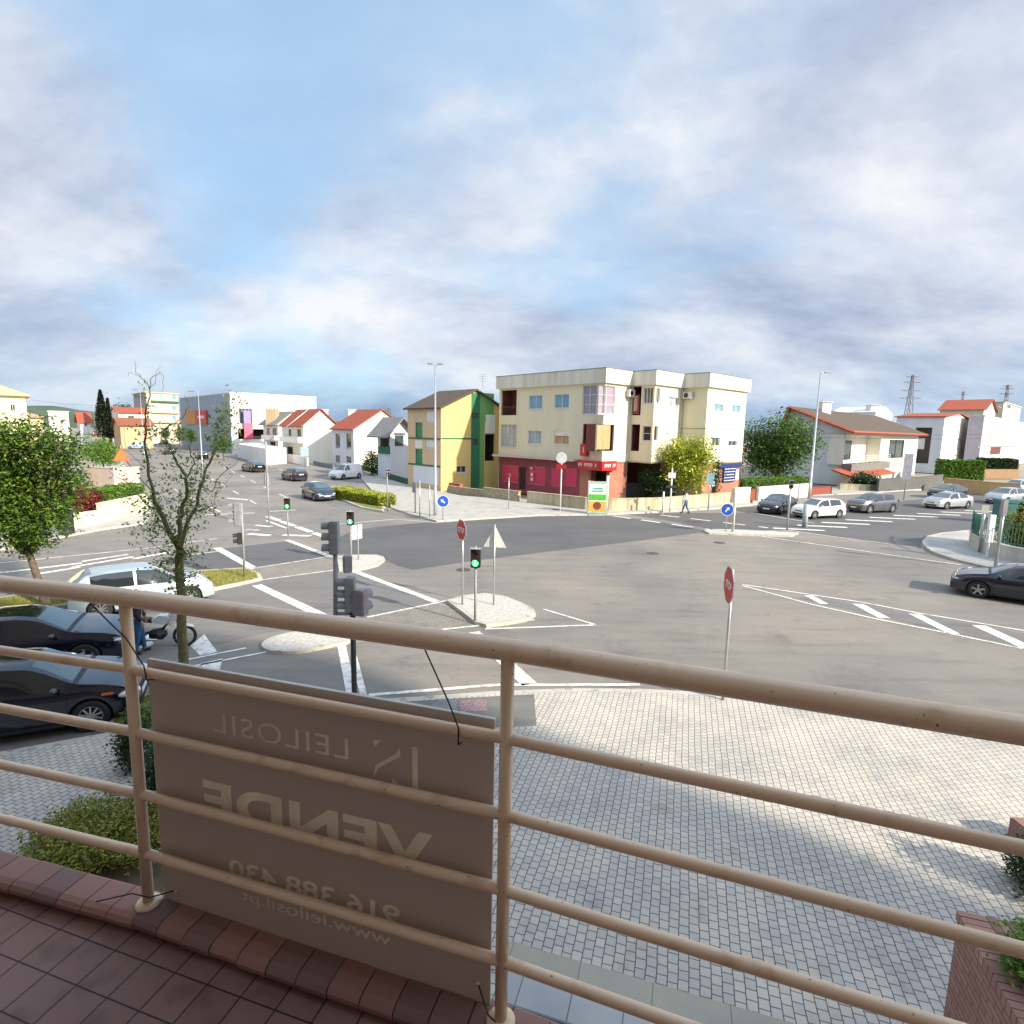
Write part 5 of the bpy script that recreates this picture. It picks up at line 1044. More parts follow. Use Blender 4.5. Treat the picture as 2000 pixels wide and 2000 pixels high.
hedge('garden_hedge', 'low clipped hedge above the cream wall behind the black parked car', [(1450, 966), (1582, 958)], 938, 1.6, LF_bright, 5000, .1, 3)
hedge('box_hedge', 'bright clipped box hedge in front of the cream cubic house', [(1836, 937), (1921, 940)], 899, 2.2, LF_bright, 7000, .14, 4)
hedge('dark_hedge', 'long dark green hedge on the brown wall at the right', [(1915, 928), (1986, 930)], 896, 2, LF_dark, 6000, .16, 5)
hedge('fence_hedge', 'dark hedge behind the green railing fence at the right edge', [(1975, 1078), (2400, 1150)], 985, 2.5, LF_dark, 12000, .09, 6)
simple('fence_shrub', 'olive green shrub over the green fence at the right edge', 1990, 1085, 90, 985, LF_box, 6000, .07, 77, cat='shrub', tall=.95, part='foliage')
simple('garden_plants', 'dark garden plants under the porch roof of the brown roofed house', 1690, 957, 60, 925, LF_dark, 3500, .16, 52, cat='shrub', tall=.95, part='foliage')
# ---- near planting
def bush(name, label, c, rx, ry, rz, lm, n, sz, seed, blobs=5):
    r_ = random.Random(seed); cr_ = [(0, 0, rz*.45, rx*.8, ry*.8, rz*.55)]
    for i in range(blobs): a = 6.283*i/blobs+r_.random(); cr_.append((math.cos(a)*rx*.55, math.sin(a)*ry*.55, rz*r_.uniform(.35, .6), rx*.5, ry*.5, rz*r_.uniform(.35, .5)))
    return tree(name, label, c, rz, cr_, lm, n, sz, seed, .03, cat='shrub', shell=.55, part='foliage', trunk_h=.12, clump=5, spread=2.)
nb = G(215, 1640, .12)
bush('box_shrub', 'low yellowish box shrub in the brick edged bed below the balcony', nb+Vector((.05, -.25, 0)), 1.05, .85, .62, LF_box, 16000, .026, 61, 7)
bush('dark_shrub', 'taller dark shrub behind the sale board at the left', G(305, 1600, .12)+Vector((.25, .35, 0)), .62, .55, 1.35, LF_dark, 9000, .034, 62, 6)
bush('dark_shrub', 'ragged dark shrub at the kerb behind the left railing post', G(262, 1500, .12)+Vector((0, 0, 0)), .30, .3, 1.0, LF_dark, 3500, .03, 63, 4)
bush('kerb_grass_shrub', 'small olive shrub on the kerb bed at the nose of the navy car', G(285, 1415, .14), .32, .32, .42, LF_sparse, 2500, .03, 64, 4)
# brick edging of the bed
m = MB(); pe = [G(92, 1690, .3), G(135, 1640, .3), G(215, 1575, .3)]
M_bedbrick = brickmat('bed_brick', (.42, .18, .14), (.34, .14, .11), (.3, .22, .18), .22, .07, .008, 0, .8, .3, vert=60)
a, b = G(88, 1695, .25), G(150, 1628, .25); d = (b-a).normalized(); nn = Vector((-d.y, d.x, 0)); a2 = a-d*2.5
m.prism([tuple(a2)[:2], tuple(b)[:2], tuple(b-nn*.12)[:2], tuple(a2-nn*.12)[:2]], .0, .30)
setp(m.build('brick_edging', M_bedbrick, loc=(a.x, a.y, 0)), 'low pinkish brick edging of the planting bed below the balcony', 'edging')
m = MB(); m.prism([tuple(a2-nn*.13)[:2], tuple(b-nn*.13)[:2], tuple(G(330, 1560))[:2], (-.9, 4.2), (-4.5, 4.2)], .05, .15); struct(m.build('bed_soil', mat('soil', (.12, .085, .05), .95, (.05, .035, .02), 4, .6, .8, 30)))
# brick planter running out from the building at the lower right
pc = G(1868, 1776, 1.7); dN = dirv(197); dE = dirv(107)
pl_ = thing('brick_planter', 'tall straight brown brick planter wall at the lower right corner', 'planter', (pc.x, pc.y, 0))
def q2(a, b): v = Vector((pc.x, pc.y, 0))+dN*a+dE*b; return (v.x, v.y)
m = MB(); m.prism([q2(0, .02), q2(3.4, .02), q2(3.4, 2.4), q2(0, 2.4)], 0, 1.60); m.build('wall', brickmat('planter_brick', (.42, .22, .17), (.34, .17, .13), (.16, .10, .085), .21, .065, .007, 0, .8, .5, vert=197, wob=.05), pl_)
m = MB(); t = 0
while t < 3.3: m.prism([q2(t+.004, 0), q2(t+.071, 0), q2(t+.071, .23), q2(t+.004, .23)], 1.602, 1.70+random.uniform(-.004, .004)); t += .075
t = .23
while t < 2.3: m.prism([q2(0, t+.004), q2(0, t+.071), q2(.23, t+.071), q2(.23, t+.004)], 1.602, 1.70+random.uniform(-.004, .004)); t += .075
m.build('coping_bricks', mat('planter_coping', (.44, .24, .18), .75, (.27, .14, .115), island=True), pl_)
m = MB(); m.prism([q2(.24, .24), q2(3.3, .24), q2(3.3, 2.2), q2(.24, 2.2)], 1.602, 1.64); m.build('soil', mat('soil', (.12, .085, .05)), pl_)
for k_, (a_, b_, l_, rz_) in enumerate(((.62, .62, 'glossy green shrub at the far end of the tall brick planter, lower right', .40), (1.55, .60, 'glossy green shrub nearest the balcony in the tall brick planter', .38))):
    c_ = Vector((pc.x, pc.y, 0))+dN*a_+dE*b_; bush('planter_shrub', l_, Vector((c_.x, c_.y, 1.62)), .58, .42, rz_+.06, LF_bright, 15000, .022, 65+k_, 7)
c_ = G(2010, 1720, .3); bush('dark_shrub', 'dark shrub on the plaza edge beyond the brick planter', Vector((c_.x+.15, c_.y, .1)), .4, .4, .8, LF_dark, 4000, .03, 69, 5)
m = MB(); q = G(1990, 1650, .1); m.rbox(q.x-.02, q.x+.5, q.y-.25, q.y+.2, .1, .42, .02); setp(m.build('brick_pedestal', M_cap, loc=(q.x, q.y, .1)), 'small red brick pedestal on the plaza at the right edge', 'pedestal')
m = MB()
rg = random.Random(5); vs, fs = [], []
for poly, cnt in (([(0, 1172), (180, 1138), (395, 1116), (500, 1112), (505, 1130), (420, 1145), (200, 1168), (0, 1192)], 9000), ([(215, 1420), (240, 1380), (300, 1356), (420, 1352), (428, 1392), (330, 1412)], 3500)):
    pts = gpoly(poly, .13); xs = [p[0] for p in pts]; ys = [p[1] for p in pts]
    def inside(x, y):
        c = False
        for i in range(len(pts)):
            x1, y1 = pts[i]; x2, y2 = pts[i-1]
            if (y1 > y) != (y2 > y) and x < (x2-x1)*(y-y1)/(y2-y1)+x1: c = not c
        return c
    for _ in range(cnt):
        x, y = rg.uniform(min(xs), max(xs)), rg.uniform(min(ys), max(ys))
        if inside(x, y):
            h = rg.uniform(.04, .11); a = rg.uniform(0, 6.28); w = .012; dx, dy = math.cos(a)*w, math.sin(a)*w; lx, ly = rg.gauss(0, .03), rg.gauss(0, .03)
            b = len(vs); vs += [Vector((x-dx, y-dy, .13)), Vector((x+dx, y+dy, .13)), Vector((x+lx, y+ly, .13+h))]; fs.append((b, b+1, b+2))
m.add(vs, fs); o = m.build('grass', leafmat('grass_blades', (.14, .15, .02), (.30, .27, .05), (.42, .36, .10))); o['kind'] = 'stuff'; o['label'] = 'dry yellow green grass on the median island and kerb bed'; o['category'] = 'grass'
# ================================================================ street furniture
def uz(p, z=0.): return Vector((p[0], p[1], z))
def lamp(name, label, px, py, top, heads, r0=.11, armlen=1.1, group=None, az=100, base=None):
    b = base or G(px, py); H = ZAT(top[0], top[1], b); root = thing(name, label, 'street lamp', b, group=group)
    m = MB(); m.tube([uz(b), uz(b, 1.6), uz(b, 1.62), uz(b, H)], [r0*1.25, r0*1.2, r0, r0*.45], 12); m.build('pole', M_galv, root, True)
    m = MB(); m.lathe([(r0*2, 0), (r0*2, .03)], 12, 'z', (b.x, b.y, 0)); m.build('base_plate', M_galv, root)
    for a in heads:
        d = dirv(a); m = MB(); m.tube([uz(b, H-.1), uz(b, H)+d*armlen*.3, uz(b, H+.06)+d*armlen*.6], .035, 8); m.build('arm', M_galv, root, True)
        m = MB(frame(uz(b)+d*armlen*.55, a, H)); m.rbox(0, .75 if armlen > .5 else .34, -.12, .12, .0, .11, .03); m.build('lamp_head', M_polegrey, root)
    return root
lamp('street_lamp', 'tall twin headed street lamp in front of the striped house', 850, 1010, (848, 712), (80, 260), .10, .35)
lamp('street_lamp', 'tall single headed street lamp behind the white parked hatchback', 1580, 974, (1604, 728), (75,), .13, .8)
for i, (px, py, tx, ty, l, a) in enumerate([(396, 925, 387, 765, 'tall pale street lamp on the avenue in front of the red sign', 270), (340, 900, 275, 762, 'pale lamp post beside the bare tree top', 270), (300, 880, 289, 762, 'thin pale lamp post in front of the beige block', 270), (215, 870, 214, 768, 'thin pale lamp post right of the dark conifer', 270), (180, 862, 180, 796, 'far thin lamp post left of the dark conifer', 270)]):
    lamp('street_lamp', l, tx+8 if i else px, py, (tx, ty), (a,), .09, .9, 'far street lamps along the avenue')
def polething(name, label, cat, px, py, toppy, r=.03, m_=None, group=None, z=0.):
    b = G(px, py, z); H = ZAT(px, toppy, b); root = thing(name, label, cat, b, group=group)
    m = MB(); m.tube([b, uz(b, H)], r, 12); m.build('pole', m_ or M_galv, root, True); root['_h'] = H; return root, b, H
def plate(root, c, F, shape, w, h, mfront, mback, nm='sign_plate', t=.012, z=0., rim=None):
    """flat sign whose front faces azimuth F, centred on c"""
    M = frame(c, F-90, c.z) ; m = MB(M)
    if shape == 'oct': pts = [(w/2/math.cos(math.pi/8)*math.cos(math.pi/8+i*math.pi/4), w/2/math.cos(math.pi/8)*math.sin(math.pi/8+i*math.pi/4)) for i in range(8)]
    elif shape == 'tri': pts = [(-w/2, -h/3), (w/2, -h/3), (0, h*2/3)]
    elif shape == 'round': pts = [(w/2*math.cos(i*math.pi/16), w/2*math.sin(i*math.pi/16)) for i in range(32)]
    else: pts = [(-w/2, -h/2), (w/2, -h/2), (w/2, h/2), (-w/2, h/2)]
    n = len(pts); m.k = 0; m.add([(x, -t, y) for x, y in pts], [list(range(n))]); m.k = 1; m.add([(x, 0, y) for x, y in pts]+[(x, -t, y) for x, y in pts], [list(range(n-1, -1, -1))]+[(i, (i+1) % n, n+(i+1) % n, n+i) for i in range(n)])
    o = m.build(nm, [mfront, mback], root)
    if rim:
        m = MB(M); q = [(x*.93, y*.93) for x, y in pts]; q2 = [(x*1.0, y*1.0) for x, y in pts]
        for i in range(n): j = (i+1) % n; m.add([(q[i][0], -t-.0015, q[i][1]), (q[j][0], -t-.0015, q[j][1]), (q2[j][0], -t-.0015, q2[j][1]), (q2[i][0], -t-.0015, q2[i][1])], [(0, 1, 2, 3)])
        m.build('border', rim, o)
    return o, M
def stop_sign(label, base, toppy, F, px, w=.7):
    b = base; H = ZAT(px, toppy, b); root = thing('stop_sign', label, 'stop sign', b)
    m = MB(); m.tube([b, uz(b, H-.06)], .032, 12); m.build('pole', M_galv, root, True); out = dirv(F)*.055
    o, M = plate(root, uz(b, H-w/2)+out, F, 'oct', w, w, M_red, M_galv, rim=M_whiteplain)
    T = M @ Matrix(((1, 0, 0, -.24), (0, 0, -1, -.0145), (0, 1, 0, -.09), (0, 0, 0, 1))); text_mesh('STOP', T, .48, .18, M_whiteplain, 'lettering', o, .02, .0)
    return root
stop_sign('red octagonal stop sign on the cobbled traffic island', G(903, 1181, .11), 1015, 238, 903)
stop_sign('red octagonal stop sign standing at the kerb just beyond the railing', G(1412, 1367, .1), 1106, 277, 1424, .84)
r_, b, H = polething('warning_sign', 'triangular warning sign seen from the back on the cobbled traffic island', 'traffic sign', 964, 1181, 1024, .03, M_galv, z=.11)
plate(r_, uz(b, H-.56)+dirv(12)*.05, 12, 'tri', .80, .74, M_red, mat('sign_back_pale', (.80, .80, .74), .5))
m = MB(frame(uz(b), 102)); m.box(-.42, -.02, -.02, .0, H-1.5, H-1.44); m.build('bracket', M_galv, r_)
def arrow_sign(label, px, py, cpx, cpy, F, d=.62):
    b = G(px, py, .1); z = ZAT(cpx, cpy, b); root = thing('arrow_sign', label, 'traffic sign', b); m = MB(); m.tube([b, uz(b, z+d/2-.05)], .03, 10); m.build('pole', M_galv, root, True)
    o, M = plate(root, uz(b, z)+dirv(F)*.05, F, 'round', d, d, M_blue, M_galv, rim=M_whiteplain); m = MB(M @ Matrix.Rotation(R(-50 if cpx < 1000 else 40), 4, 'Y'))
    m.box(-.04, .04, -.0165, -.0125, -.17, .05); m.add([(-.12, -.0165, .04), (.12, -.0165, .04), (0, -.0165, .2)], [(0, 1, 2)]); m.build('arrow', M_whiteplain, o)
arrow_sign('round blue keep right arrow sign beside the twin headed street lamp', 865, 1016, 865, 979, 170, .8); arrow_sign('round blue arrow sign on the far island at the right', 1417, 1038, 1418, 995, 190, .78)
def ped_light(label, px, py, top, F, z=.11, r=.04, post=None):
    b = G(px, py, z); H = ZAT(px, top, b); root = thing('pedestrian_light', label, 'pedestrian light', b); m = MB(); m.tube([b, uz(b, H-.62)], r, 12); m.build('pole', post or M_polegrey, root, True)
    M = frame(uz(b), F-90, H-.62); hd = MB(M); hd.rbox(-.15, .15, -.11, .11, 0, .60, .02); h_ = hd.build('signal_head', M_black, root)
    m = MB(M); m.tube([(0, 0, .6), (0, 0, .68)], .02, 6); m.box(-.17, .17, -.20, .06, .605, .62); m.build('cap', M_galv, h_)
    for z_, mt in ((.44, M_dullred), (.16, M_green)):
        m = MB(M); m.lathe([(.105, -.118), (.105, -.1105)], 20, 'y', (0, 0, z_)); m.build('lens', mt, h_)
        m = MB(M)
        for i in range(9):
            w0, w1 = math.pi*i/9, math.pi*(i+1)/9
            m.add([(.115*math.cos(w0), -.11, z_+.115*math.sin(w0)), (.115*math.cos(w1), -.11, z_+.115*math.sin(w1)), (.115*math.cos(w1), -.2, z_+.115*math.sin(w1)), (.115*math.cos(w0), -.2, z_+.115*math.sin(w0))], [(0, 1, 2, 3)])
        m.build('visor', M_black, h_)
        if mt is M_green:
            m = MB(M); m.box(-.022, .022, -.1195, -.1185, z_-.03, z_+.04); m.box(-.035, -.012, -.1195, -.1185, z_-.085, z_-.031); m.box(.012, .035, -.1195, -.1185, z_-.085, z_-.031); m.box(-.016, .016, -.1195, -.1185, z_+.045, z_+.075); m.build('walking_figure', mat('lit_green_figure', (.3, 1, .4), .3, emit=((.3, 1, .4), 3.)), h_)
    return root
ped_light('pedestrian light showing green on the cobbled island nearest the railing', 928, 1212, 1070, 185)
ped_light('pedestrian light showing green beside the sign backs on the median nose', 686, 1096, 998, 175, r=.045)
ped_light('farther pedestrian light showing green left of the dark moving hatchback', 563, 1047, 972, 165)
def tl_head(root, c, F, n=3, s=1., col=None, lit=None, small=False):
    M = frame(c, F-90, c.z); hd = MB(M); w = .15*s; hh = .30*s*n; hd.rbox(-w, w, -.10*s, .14*s, 0, hh, .02); o = hd.build('signal_head', col or M_polegrey, root)
    for i in range(n):
        z = .30*s*(i+.5); m = MB(M); m.lathe([(.105*s, -.108*s), (.105*s, -.1005*s)], 18, 'y', (0, 0, z)); m.build('lens', M_green if lit == i else M_dullred, o)
        m = MB(M)
        for k in range(10):
            w0, w1 = -.5+(math.pi+1)*k/10, -.5+(math.pi+1)*(k+1)/10; q = .125*s
            m.add([(q*math.cos(w0), -.10*s, z+q*math.sin(w0)), (q*math.cos(w1), -.10*s, z+q*math.sin(w1)), (q*math.cos(w1), -.30*s, z+q*math.sin(w1)), (q*math.cos(w0), -.30*s, z+q*math.sin(w0))], [(0, 1, 2, 3)])
        m.build('visor', col or M_polegrey, o)
    return o
# the near signal mast
tb2 = G(693, 1400, .1); mast = thing('traffic_light', 'near grey traffic light mast with several signal heads behind the sale board', 'traffic light', tb2)
m = MB(); zt = ZAT(684, 1190, tb2); m.tube([uz(tb2, .1), uz(tb2, zt)], .055, 14); m.build('pole', M_poledark, mast, True)
def off_px(px, py): p = AT(px, py, tb2.y); return p
pT = off_px(655, 1082); pB = off_px(655, 1200); m = MB(); m.tube([uz((pB.x, tb2.y), zt-.25), uz((pT.x, tb2.y), pT.z)], .045, 12); m.tube([uz((pB.x, tb2.y), zt-.1), uz(tb2, zt-.1)], .035, 8); m.build('upper_pole', M_polegrey, mast, True)
p = off_px(655, 1082); tl_head(mast, Vector((p.x-.03, tb2.y, p.z)), 268, 3, .74)
p = off_px(682, 1196); tl_head(mast, Vector((p.x, tb2.y+.05, p.z)), 268, 3, .80)
p = off_px(674, 1120); tl_head(mast, Vector((p.x+.02, tb2.y+.1, p.z)), 335, 2, .58)
p = off_px(703, 1200); hd = tl_head(mast, Vector((p.x+.03, tb2.y-.02, p.z)), 20, 2, .88, col=mat('mauve_grey', (.30, .27, .29), .5))
# other signal posts of the junction
def signal_post(label, px, py, top, F, n=3, s=.85, ped=False, r=.045, z=.1):
    b = G(px, py, z); H = ZAT(px, top, b); root = thing('traffic_light', label, 'traffic light', b); m = MB(); m.tube([b, uz(b, H)], r, 12); m.build('pole', M_polegrey, root, True)
    tl_head(root, uz(b, H-.30*s*n)+dirv(F)*.16, F, n, s, col=M_polegrey)
    if ped: tl_head(root, uz(b, H-.30*s*n-.75)+dirv(F)*.14, F-20, 2, .75, col=M_black)
    return root
signal_post('grey traffic light post on the grassed median left of the junction', 478, 1127, 982, 262, ped=True, s=1.)
signal_post('slim traffic light post at the far end of the avenue crossing', 526, 1025, 925, 320, s=.8)
r_, b, H = polething('utility_pole', 'thin white pole with short arm above the avenue crossing', 'pole', 523, 960, 862, .09, M_galv); m = MB(); m.tube([uz(b, H-.2), uz(b, H+3.2)+dirv(70)*4], .05, 6); m.build('arm', M_galv, r_, True)
r_, b, H = polething('sign_post', 'two small sign backs on a post on the median nose', 'traffic sign', 700, 1093, 1024, .03, M_galv, z=.11); plate(r_, uz(b, H-.36)+dirv(300)*.05, 300, 'rect', .62, .66, M_blue, M_whiteplain)
# poles on the pavement before the striped house
signal_post('slim traffic light post on the pavement left of the twin headed lamp', 757, 1000, 915, 150, s=.75, n=2)
signal_post('short signal post nearest the left of the twin headed lamp', 811, 1002, 943, 330, s=.8)
for px, py, top, l in ((820, 1008, 938, 'thin grey post just left of the twin headed lamp'), (839, 1010, 948, 'thin grey bollard post beside the blue arrow sign')):
    polething('grey_post', l, 'post', px, py, top, .04, M_galv, 'grey posts by the twin headed lamp', z=.12)
r_, b, H = polething('no_entry_post', 'thin post with small dark head in front of the crimson shop windows', 'post', 993, 994, 927, .035, M_galv, z=.12); m = MB(); m.lathe([(.02, 0), (.14, .06), (.14, .24), (.02, .3)], 10, 'z', (b.x, b.y, H-.2)); m.build('head', M_bframe, r_)
r_, b, H = polething('round_sign', 'white round sign on a tall post in front of the crimson shop windows', 'traffic sign', 1094, 999, 885, .05, M_whiteplain, z=.12); plate(r_, uz(b, H-.35)+dirv(200)*.06, 200, 'round', .85, .85, M_whiteplain, M_galv)
plate(r_, uz(b, H-1.0)+dirv(200)*.06, 200, 'rect', .8, .3, M_red, M_galv)
# poster pillar
b = G(1165, 1004, .12); k = pr(b, 1); H = ZAT(1165, 937, b); mu = thing('poster_stand', 'free standing poster case with green and orange picture at the wall corner', 'poster stand', b); M = frame(uz(b), 100-8)
w_ = 38*k/2; m = MB(M); m.rbox(-w_, w_, -.09, .09, .15, H-.12, .03); m.box(-w_*.8, w_*.8, -.06, .06, 0, .16); m.build('case', mat('pale_green_case', (.42, .52, .46), .5), mu)
def bb(m, x0, x1, z0, z1, e=.0): m.box(x0, x1, -.096-e, -.0905, z0, z1)
h0, h1 = .35, H-.3; m = MB(M); bb(m, -w_*.85, w_*.85, h0, h1); po = m.build('poster', mat('poster_white', (.75, .78, .74), .4), mu)
m = MB(M); bb(m, -w_*.85, w_*.85, h0+(h1-h0)*.40, h0+(h1-h0)*.62, .003); m.build('poster_green', mat('poster_green', (.10, .48, .06), .4), po)
m = MB(M); bb(m, -w_*.85, w_*.85, h0, h0+(h1-h0)*.36, .003); m.build('poster_orange', mat('poster_orange', (.75, .42, .10), .4), po)
m = MB(M); m.lathe([(w_*.42, -.101), (w_*.42, -.0995)], 20, 'y', (0, 0, h0+(h1-h0)*.20)); m.build('poster_motif', mat('poster_brown', (.22, .07, .03), .4), po)
m = MB(M); bb(m, -w_*.5, w_*.5, h0+(h1-h0)*.80, h0+(h1-h0)*.86, .003); bb(m, -w_*.6, w_*.6, h0+(h1-h0)*.71, h0+(h1-h0)*.76, .003); m.build('poster_lettering', mat('poster_teal', (.12, .40, .40), .4), po)
polething('grey_post', 'pale square post right of the poster stand', 'post', 1184, 1004, 929, .11, mat('pale_post', (.60, .60, .52), .6), z=.12)
r_, b, H = polething('bus_stop_sign', 'white post with small signs in front of the yellow green tree', 'traffic sign', 1308, 1003, 914, .06, M_whiteplain, z=.12); plate(r_, uz(b, H-.55)+dirv(190)*.08, 190, 'rect', .55, .42, M_whiteplain, M_galv); plate(r_, uz(b, H-1.4)+dirv(190)*.08, 190, 'rect', .75, .2, M_poledark, M_galv)
r_, b, H = polething('blue_post_sign', 'pale blue sign on a post right of the yellow green tree', 'traffic sign', 1383, 996, 924, .05, M_galv, z=.12); plate(r_, uz(b, H-.45)+dirv(200)*.07, 200, 'rect', .5, .85, mat('pale_blue_sign', (.35, .62, .72), .4), M_galv)
polething('grey_post', 'short white post at the wall corner', 'post', 1294, 1003, 960, .07, M_whiteplain, z=.12)
r_, b, H = polething('grey_post', 'thick pale post beside the round blue arrow sign', 'post', 1431, 1038, 962, .08, mat('pale_post', (.60, .60, .52), .6), z=.12)
r_, b, H = polething('crossing_post', 'post with small signal at the near end of the parked cars', 'traffic light', 1537, 1036, 938, .06, M_galv, z=.1); tl_head(r_, uz(b, H-.5)+dirv(200)*.15, 200, 2, .9, col=M_polegrey)
polething('grey_post', 'thick blue grey post in front of the white parked hatchback', 'post', 1571, 1030, 985, .17, mat('blue_grey_post', (.42, .48, .52), .5), z=.0)
r_, b, H = polething('sign_post', 'tall post with grey sign back right of the brown roofed house', 'traffic sign', 1765, 976, 880, .05, M_galv); plate(r_, uz(b, H-1.6)+dirv(200)*.08, 200, 'rect', .8, 2.6, mat('grey_sign_back', (.40, .41, .46), .5), M_galv)
r_, b, H = polething('grey_post', 'left grey post before the curved plinth wall at the right', 'post', 1912, 1078, 986, .06, M_galv, z=.12); plate(r_, uz(b, H-.2)+dirv(200)*.07, 200, 'rect', .32, .42, mat('pale_post', (.6, .6, .52), .6), M_galv)
r_, b, H = polething('grey_post', 'tall right grey post before the curved plinth wall at the right', 'post', 1944, 1108, 975, .07, M_galv, z=.12); m = MB(frame(uz(b), 100)); m.box(-.09, .09, -.12, .12, H-.75, H); m.build('housing', M_polegrey, r_)
m = MB(); b = G(1931, 1090, .12); m.rbox(b.x-.16, b.x+.16, b.y+.05, b.y+.2, .9, 2.35, .02); m.rbox(b.x-.05, b.x+.05, b.y+.1, b.y+.16, .12, .9, .01); setp(m.build('notice_stand', M_whiteplain, loc=(b.x, b.y, .12)), 'narrow white notice stand between the two grey posts at the right', 'notice stand')
# bins, boxes
def bin_(label, px, py, w, d, h, m_, name='waste_container'):
    b = G(px, py, .1); root = thing(name, label, 'bin', b); m = MB(frame(b, 100, .1)); m.rbox(-w/2, w/2, -d/2, d/2, .12, h*.85, .04); m.build('body', m_, root); m = MB(frame(b, 100, .1)); m.rbox(-w*.53, w*.53, -d*.53, d*.53, h*.855, h, .03); m.build('lid', m_, root)
    for sx in (-1, 1): m = MB(frame(b, 100, .1)); m.lathe([(.07, -.04), (.07, .04)], 12, 'x', (sx*w*.42, -d*.4, .07)); m.build('wheel', M_rubber, root)
bin_('dark green waste container beside the brick entrance pilaster', 1233, 973, 2.4, 1.1, 1.5, mat('dark_container', (.03, .05, .04), .5))
bin_('teal green container behind the green fence at the right edge', 1972, 1020, 1.9, 1.1, 1.7, mat('teal_container', (.04, .17, .17), .5))
bin_('slim dark litter bin on the pavement behind the large green tree', 132, 1045, .5, .5, 1.5, mat('navy_bin', (.03, .035, .06), .5), 'litter_bin')
r_, b, H = polething('roadworks_sign', 'red and orange triangular sign right of the clipped round tree', 'traffic sign', 241, 940, 870, .06, M_galv); plate(r_, uz(b, H-1.15)+dirv(160)*.08, 160, 'tri', 1.6, 1.4, mat('orange_plate', (.70, .20, .05), .5), M_galv, rim=M_red)
r_, b, H = polething('information_sign', 'blue parking sign on a post in front of the white houses', 'traffic sign', 596, 912, 873, .07, M_galv); plate(r_, uz(b, H-.7)+dirv(160)*.1, 160, 'rect', 1.1, 1.3, mat('pale_blue_sign', (.35, .62, .72), .4), M_galv)
for px, py, l in ((905, 1113, 'oblong iron cover on the road beside the island stop sign'), (1275, 1081, 'small dark iron cover in the middle of the junction'), (1405, 1060, 'iron cover on the road left of the far island'), (1085, 998, 'iron cover on the pavement before the crimson shop')):
    b = G(px, py, .0); m = MB(); m.lathe([(.32, .0), (.32, .0125 if py > 1000 else .13)], 20, 'z', (b.x, b.y, 0)); setp(m.build('manhole_cover', mat('iron_cover', (.10, .08, .075), .7, (.05, .04, .04), 9), loc=(b.x, b.y, 0)), l, 'manhole cover')
# pylons and overhead wires
def pylon(px, top, basepy, dist, label, arms, wpx):
    d = ray(px, basepy); t = dist/d.y; b = Vector((t*d.x, dist, 0)); H = CH+ray(px, top).z*dist/ray(px, top).y; k = dist/CF; w = wpx*k; root = thing('electricity_pylon', label, 'pylon', b, group='lattice pylons on the skyline'); m = MB(); n = 9
    for i in range(n):
        z0, z1 = H*i/n, H*(i+1)/n; a0, a1 = w*.5*(1-i/n)**1.2+.5, w*.5*(1-(i+1)/n)**1.2+.5
        for sx in (-1, 1):
            for sy in (-1, 1): m.tube([(b.x+sx*a0, b.y+sy*a0, z0), (b.x+sx*a1, b.y+sy*a1, z1)], .30, 4)
            m.tube([(b.x+sx*a0, b.y-a0, z0), (b.x-sx*a1, b.y-a1, z1)], .17, 4); m.tube([(b.x-a0, b.y+sx*a0, z0), (b.x-a1, b.y-sx*a1, z1)], .17, 4)
    m.build('tower', M_polegrey, root)
    for z, L_ in arms:
        z = CH+ray(px, z).z*dist/ray(px, z).y; m = MB(); m.tube([(b.x-L_*k, b.y, z), (b.x, b.y, z+.5), (b.x+L_*k, b.y, z)], .35, 4); m.tube([(b.x-L_*k, b.y, z), (b.x, b.y, z-1.2), (b.x+L_*k, b.y, z)], .2, 4); m.build('cross_arm', M_polegrey, root)
pylon(1766, 732, 880, 430, 'largest lattice electricity pylon over the cream cubic house', [(735, 12), (746, 17), (762, 18), (777, 20)], 15); pylon(1951, 751, 880, 520, 'lattice electricity pylon over the right edge houses', [(753, 9), (758, 13), (768, 14)], 10); pylon(1867, 764, 880, 700, 'smallest lattice pylon just above the red tiled roof', [(766, 5), (770, 8)], 7)
m = MB()
for i_, (p, q) in enumerate((((1440, 838, 62), (2080, 845, 60)), ((1440, 846, 62), (2080, 853, 60)), ((62, 781, 90), (215, 790, 110)))):
    m = MB(); a, b = AT(*p), AT(*q); m.tube([a.lerp(b, i/12)-Vector((0, 0, 1.2*math.sin(math.pi*i/12)*.35)) for i in range(13)], .016, 4)
    setp(m.build('overhead_wire', M_poledark, loc=tuple(a)), ['upper thin wire across the houses at the right', 'lower thin wire across the houses at the right', 'thin wire between the cream villa and the conifers at the left'][i_], 'wire')
def antenna(px, base, top, Y, label):
    p = AT(px, base, Y); q = AT(px, top, Y); m = MB(); m.tube([p, q], .04, 5)
    for i in range(4): z = q.z-.25*i; m.tube([(q.x-.5+.06*i, q.y, z), (q.x+.5-.06*i, q.y, z)], .02, 4)
    setp(m.build('roof_antenna', M_galv, loc=tuple(p)), label, 'antenna')
antenna(943, 760, 731, 66, 'thin television antenna above the striped house ridge'); antenna(441, 768, 751, 128, 'television antenna above the retail store corner')

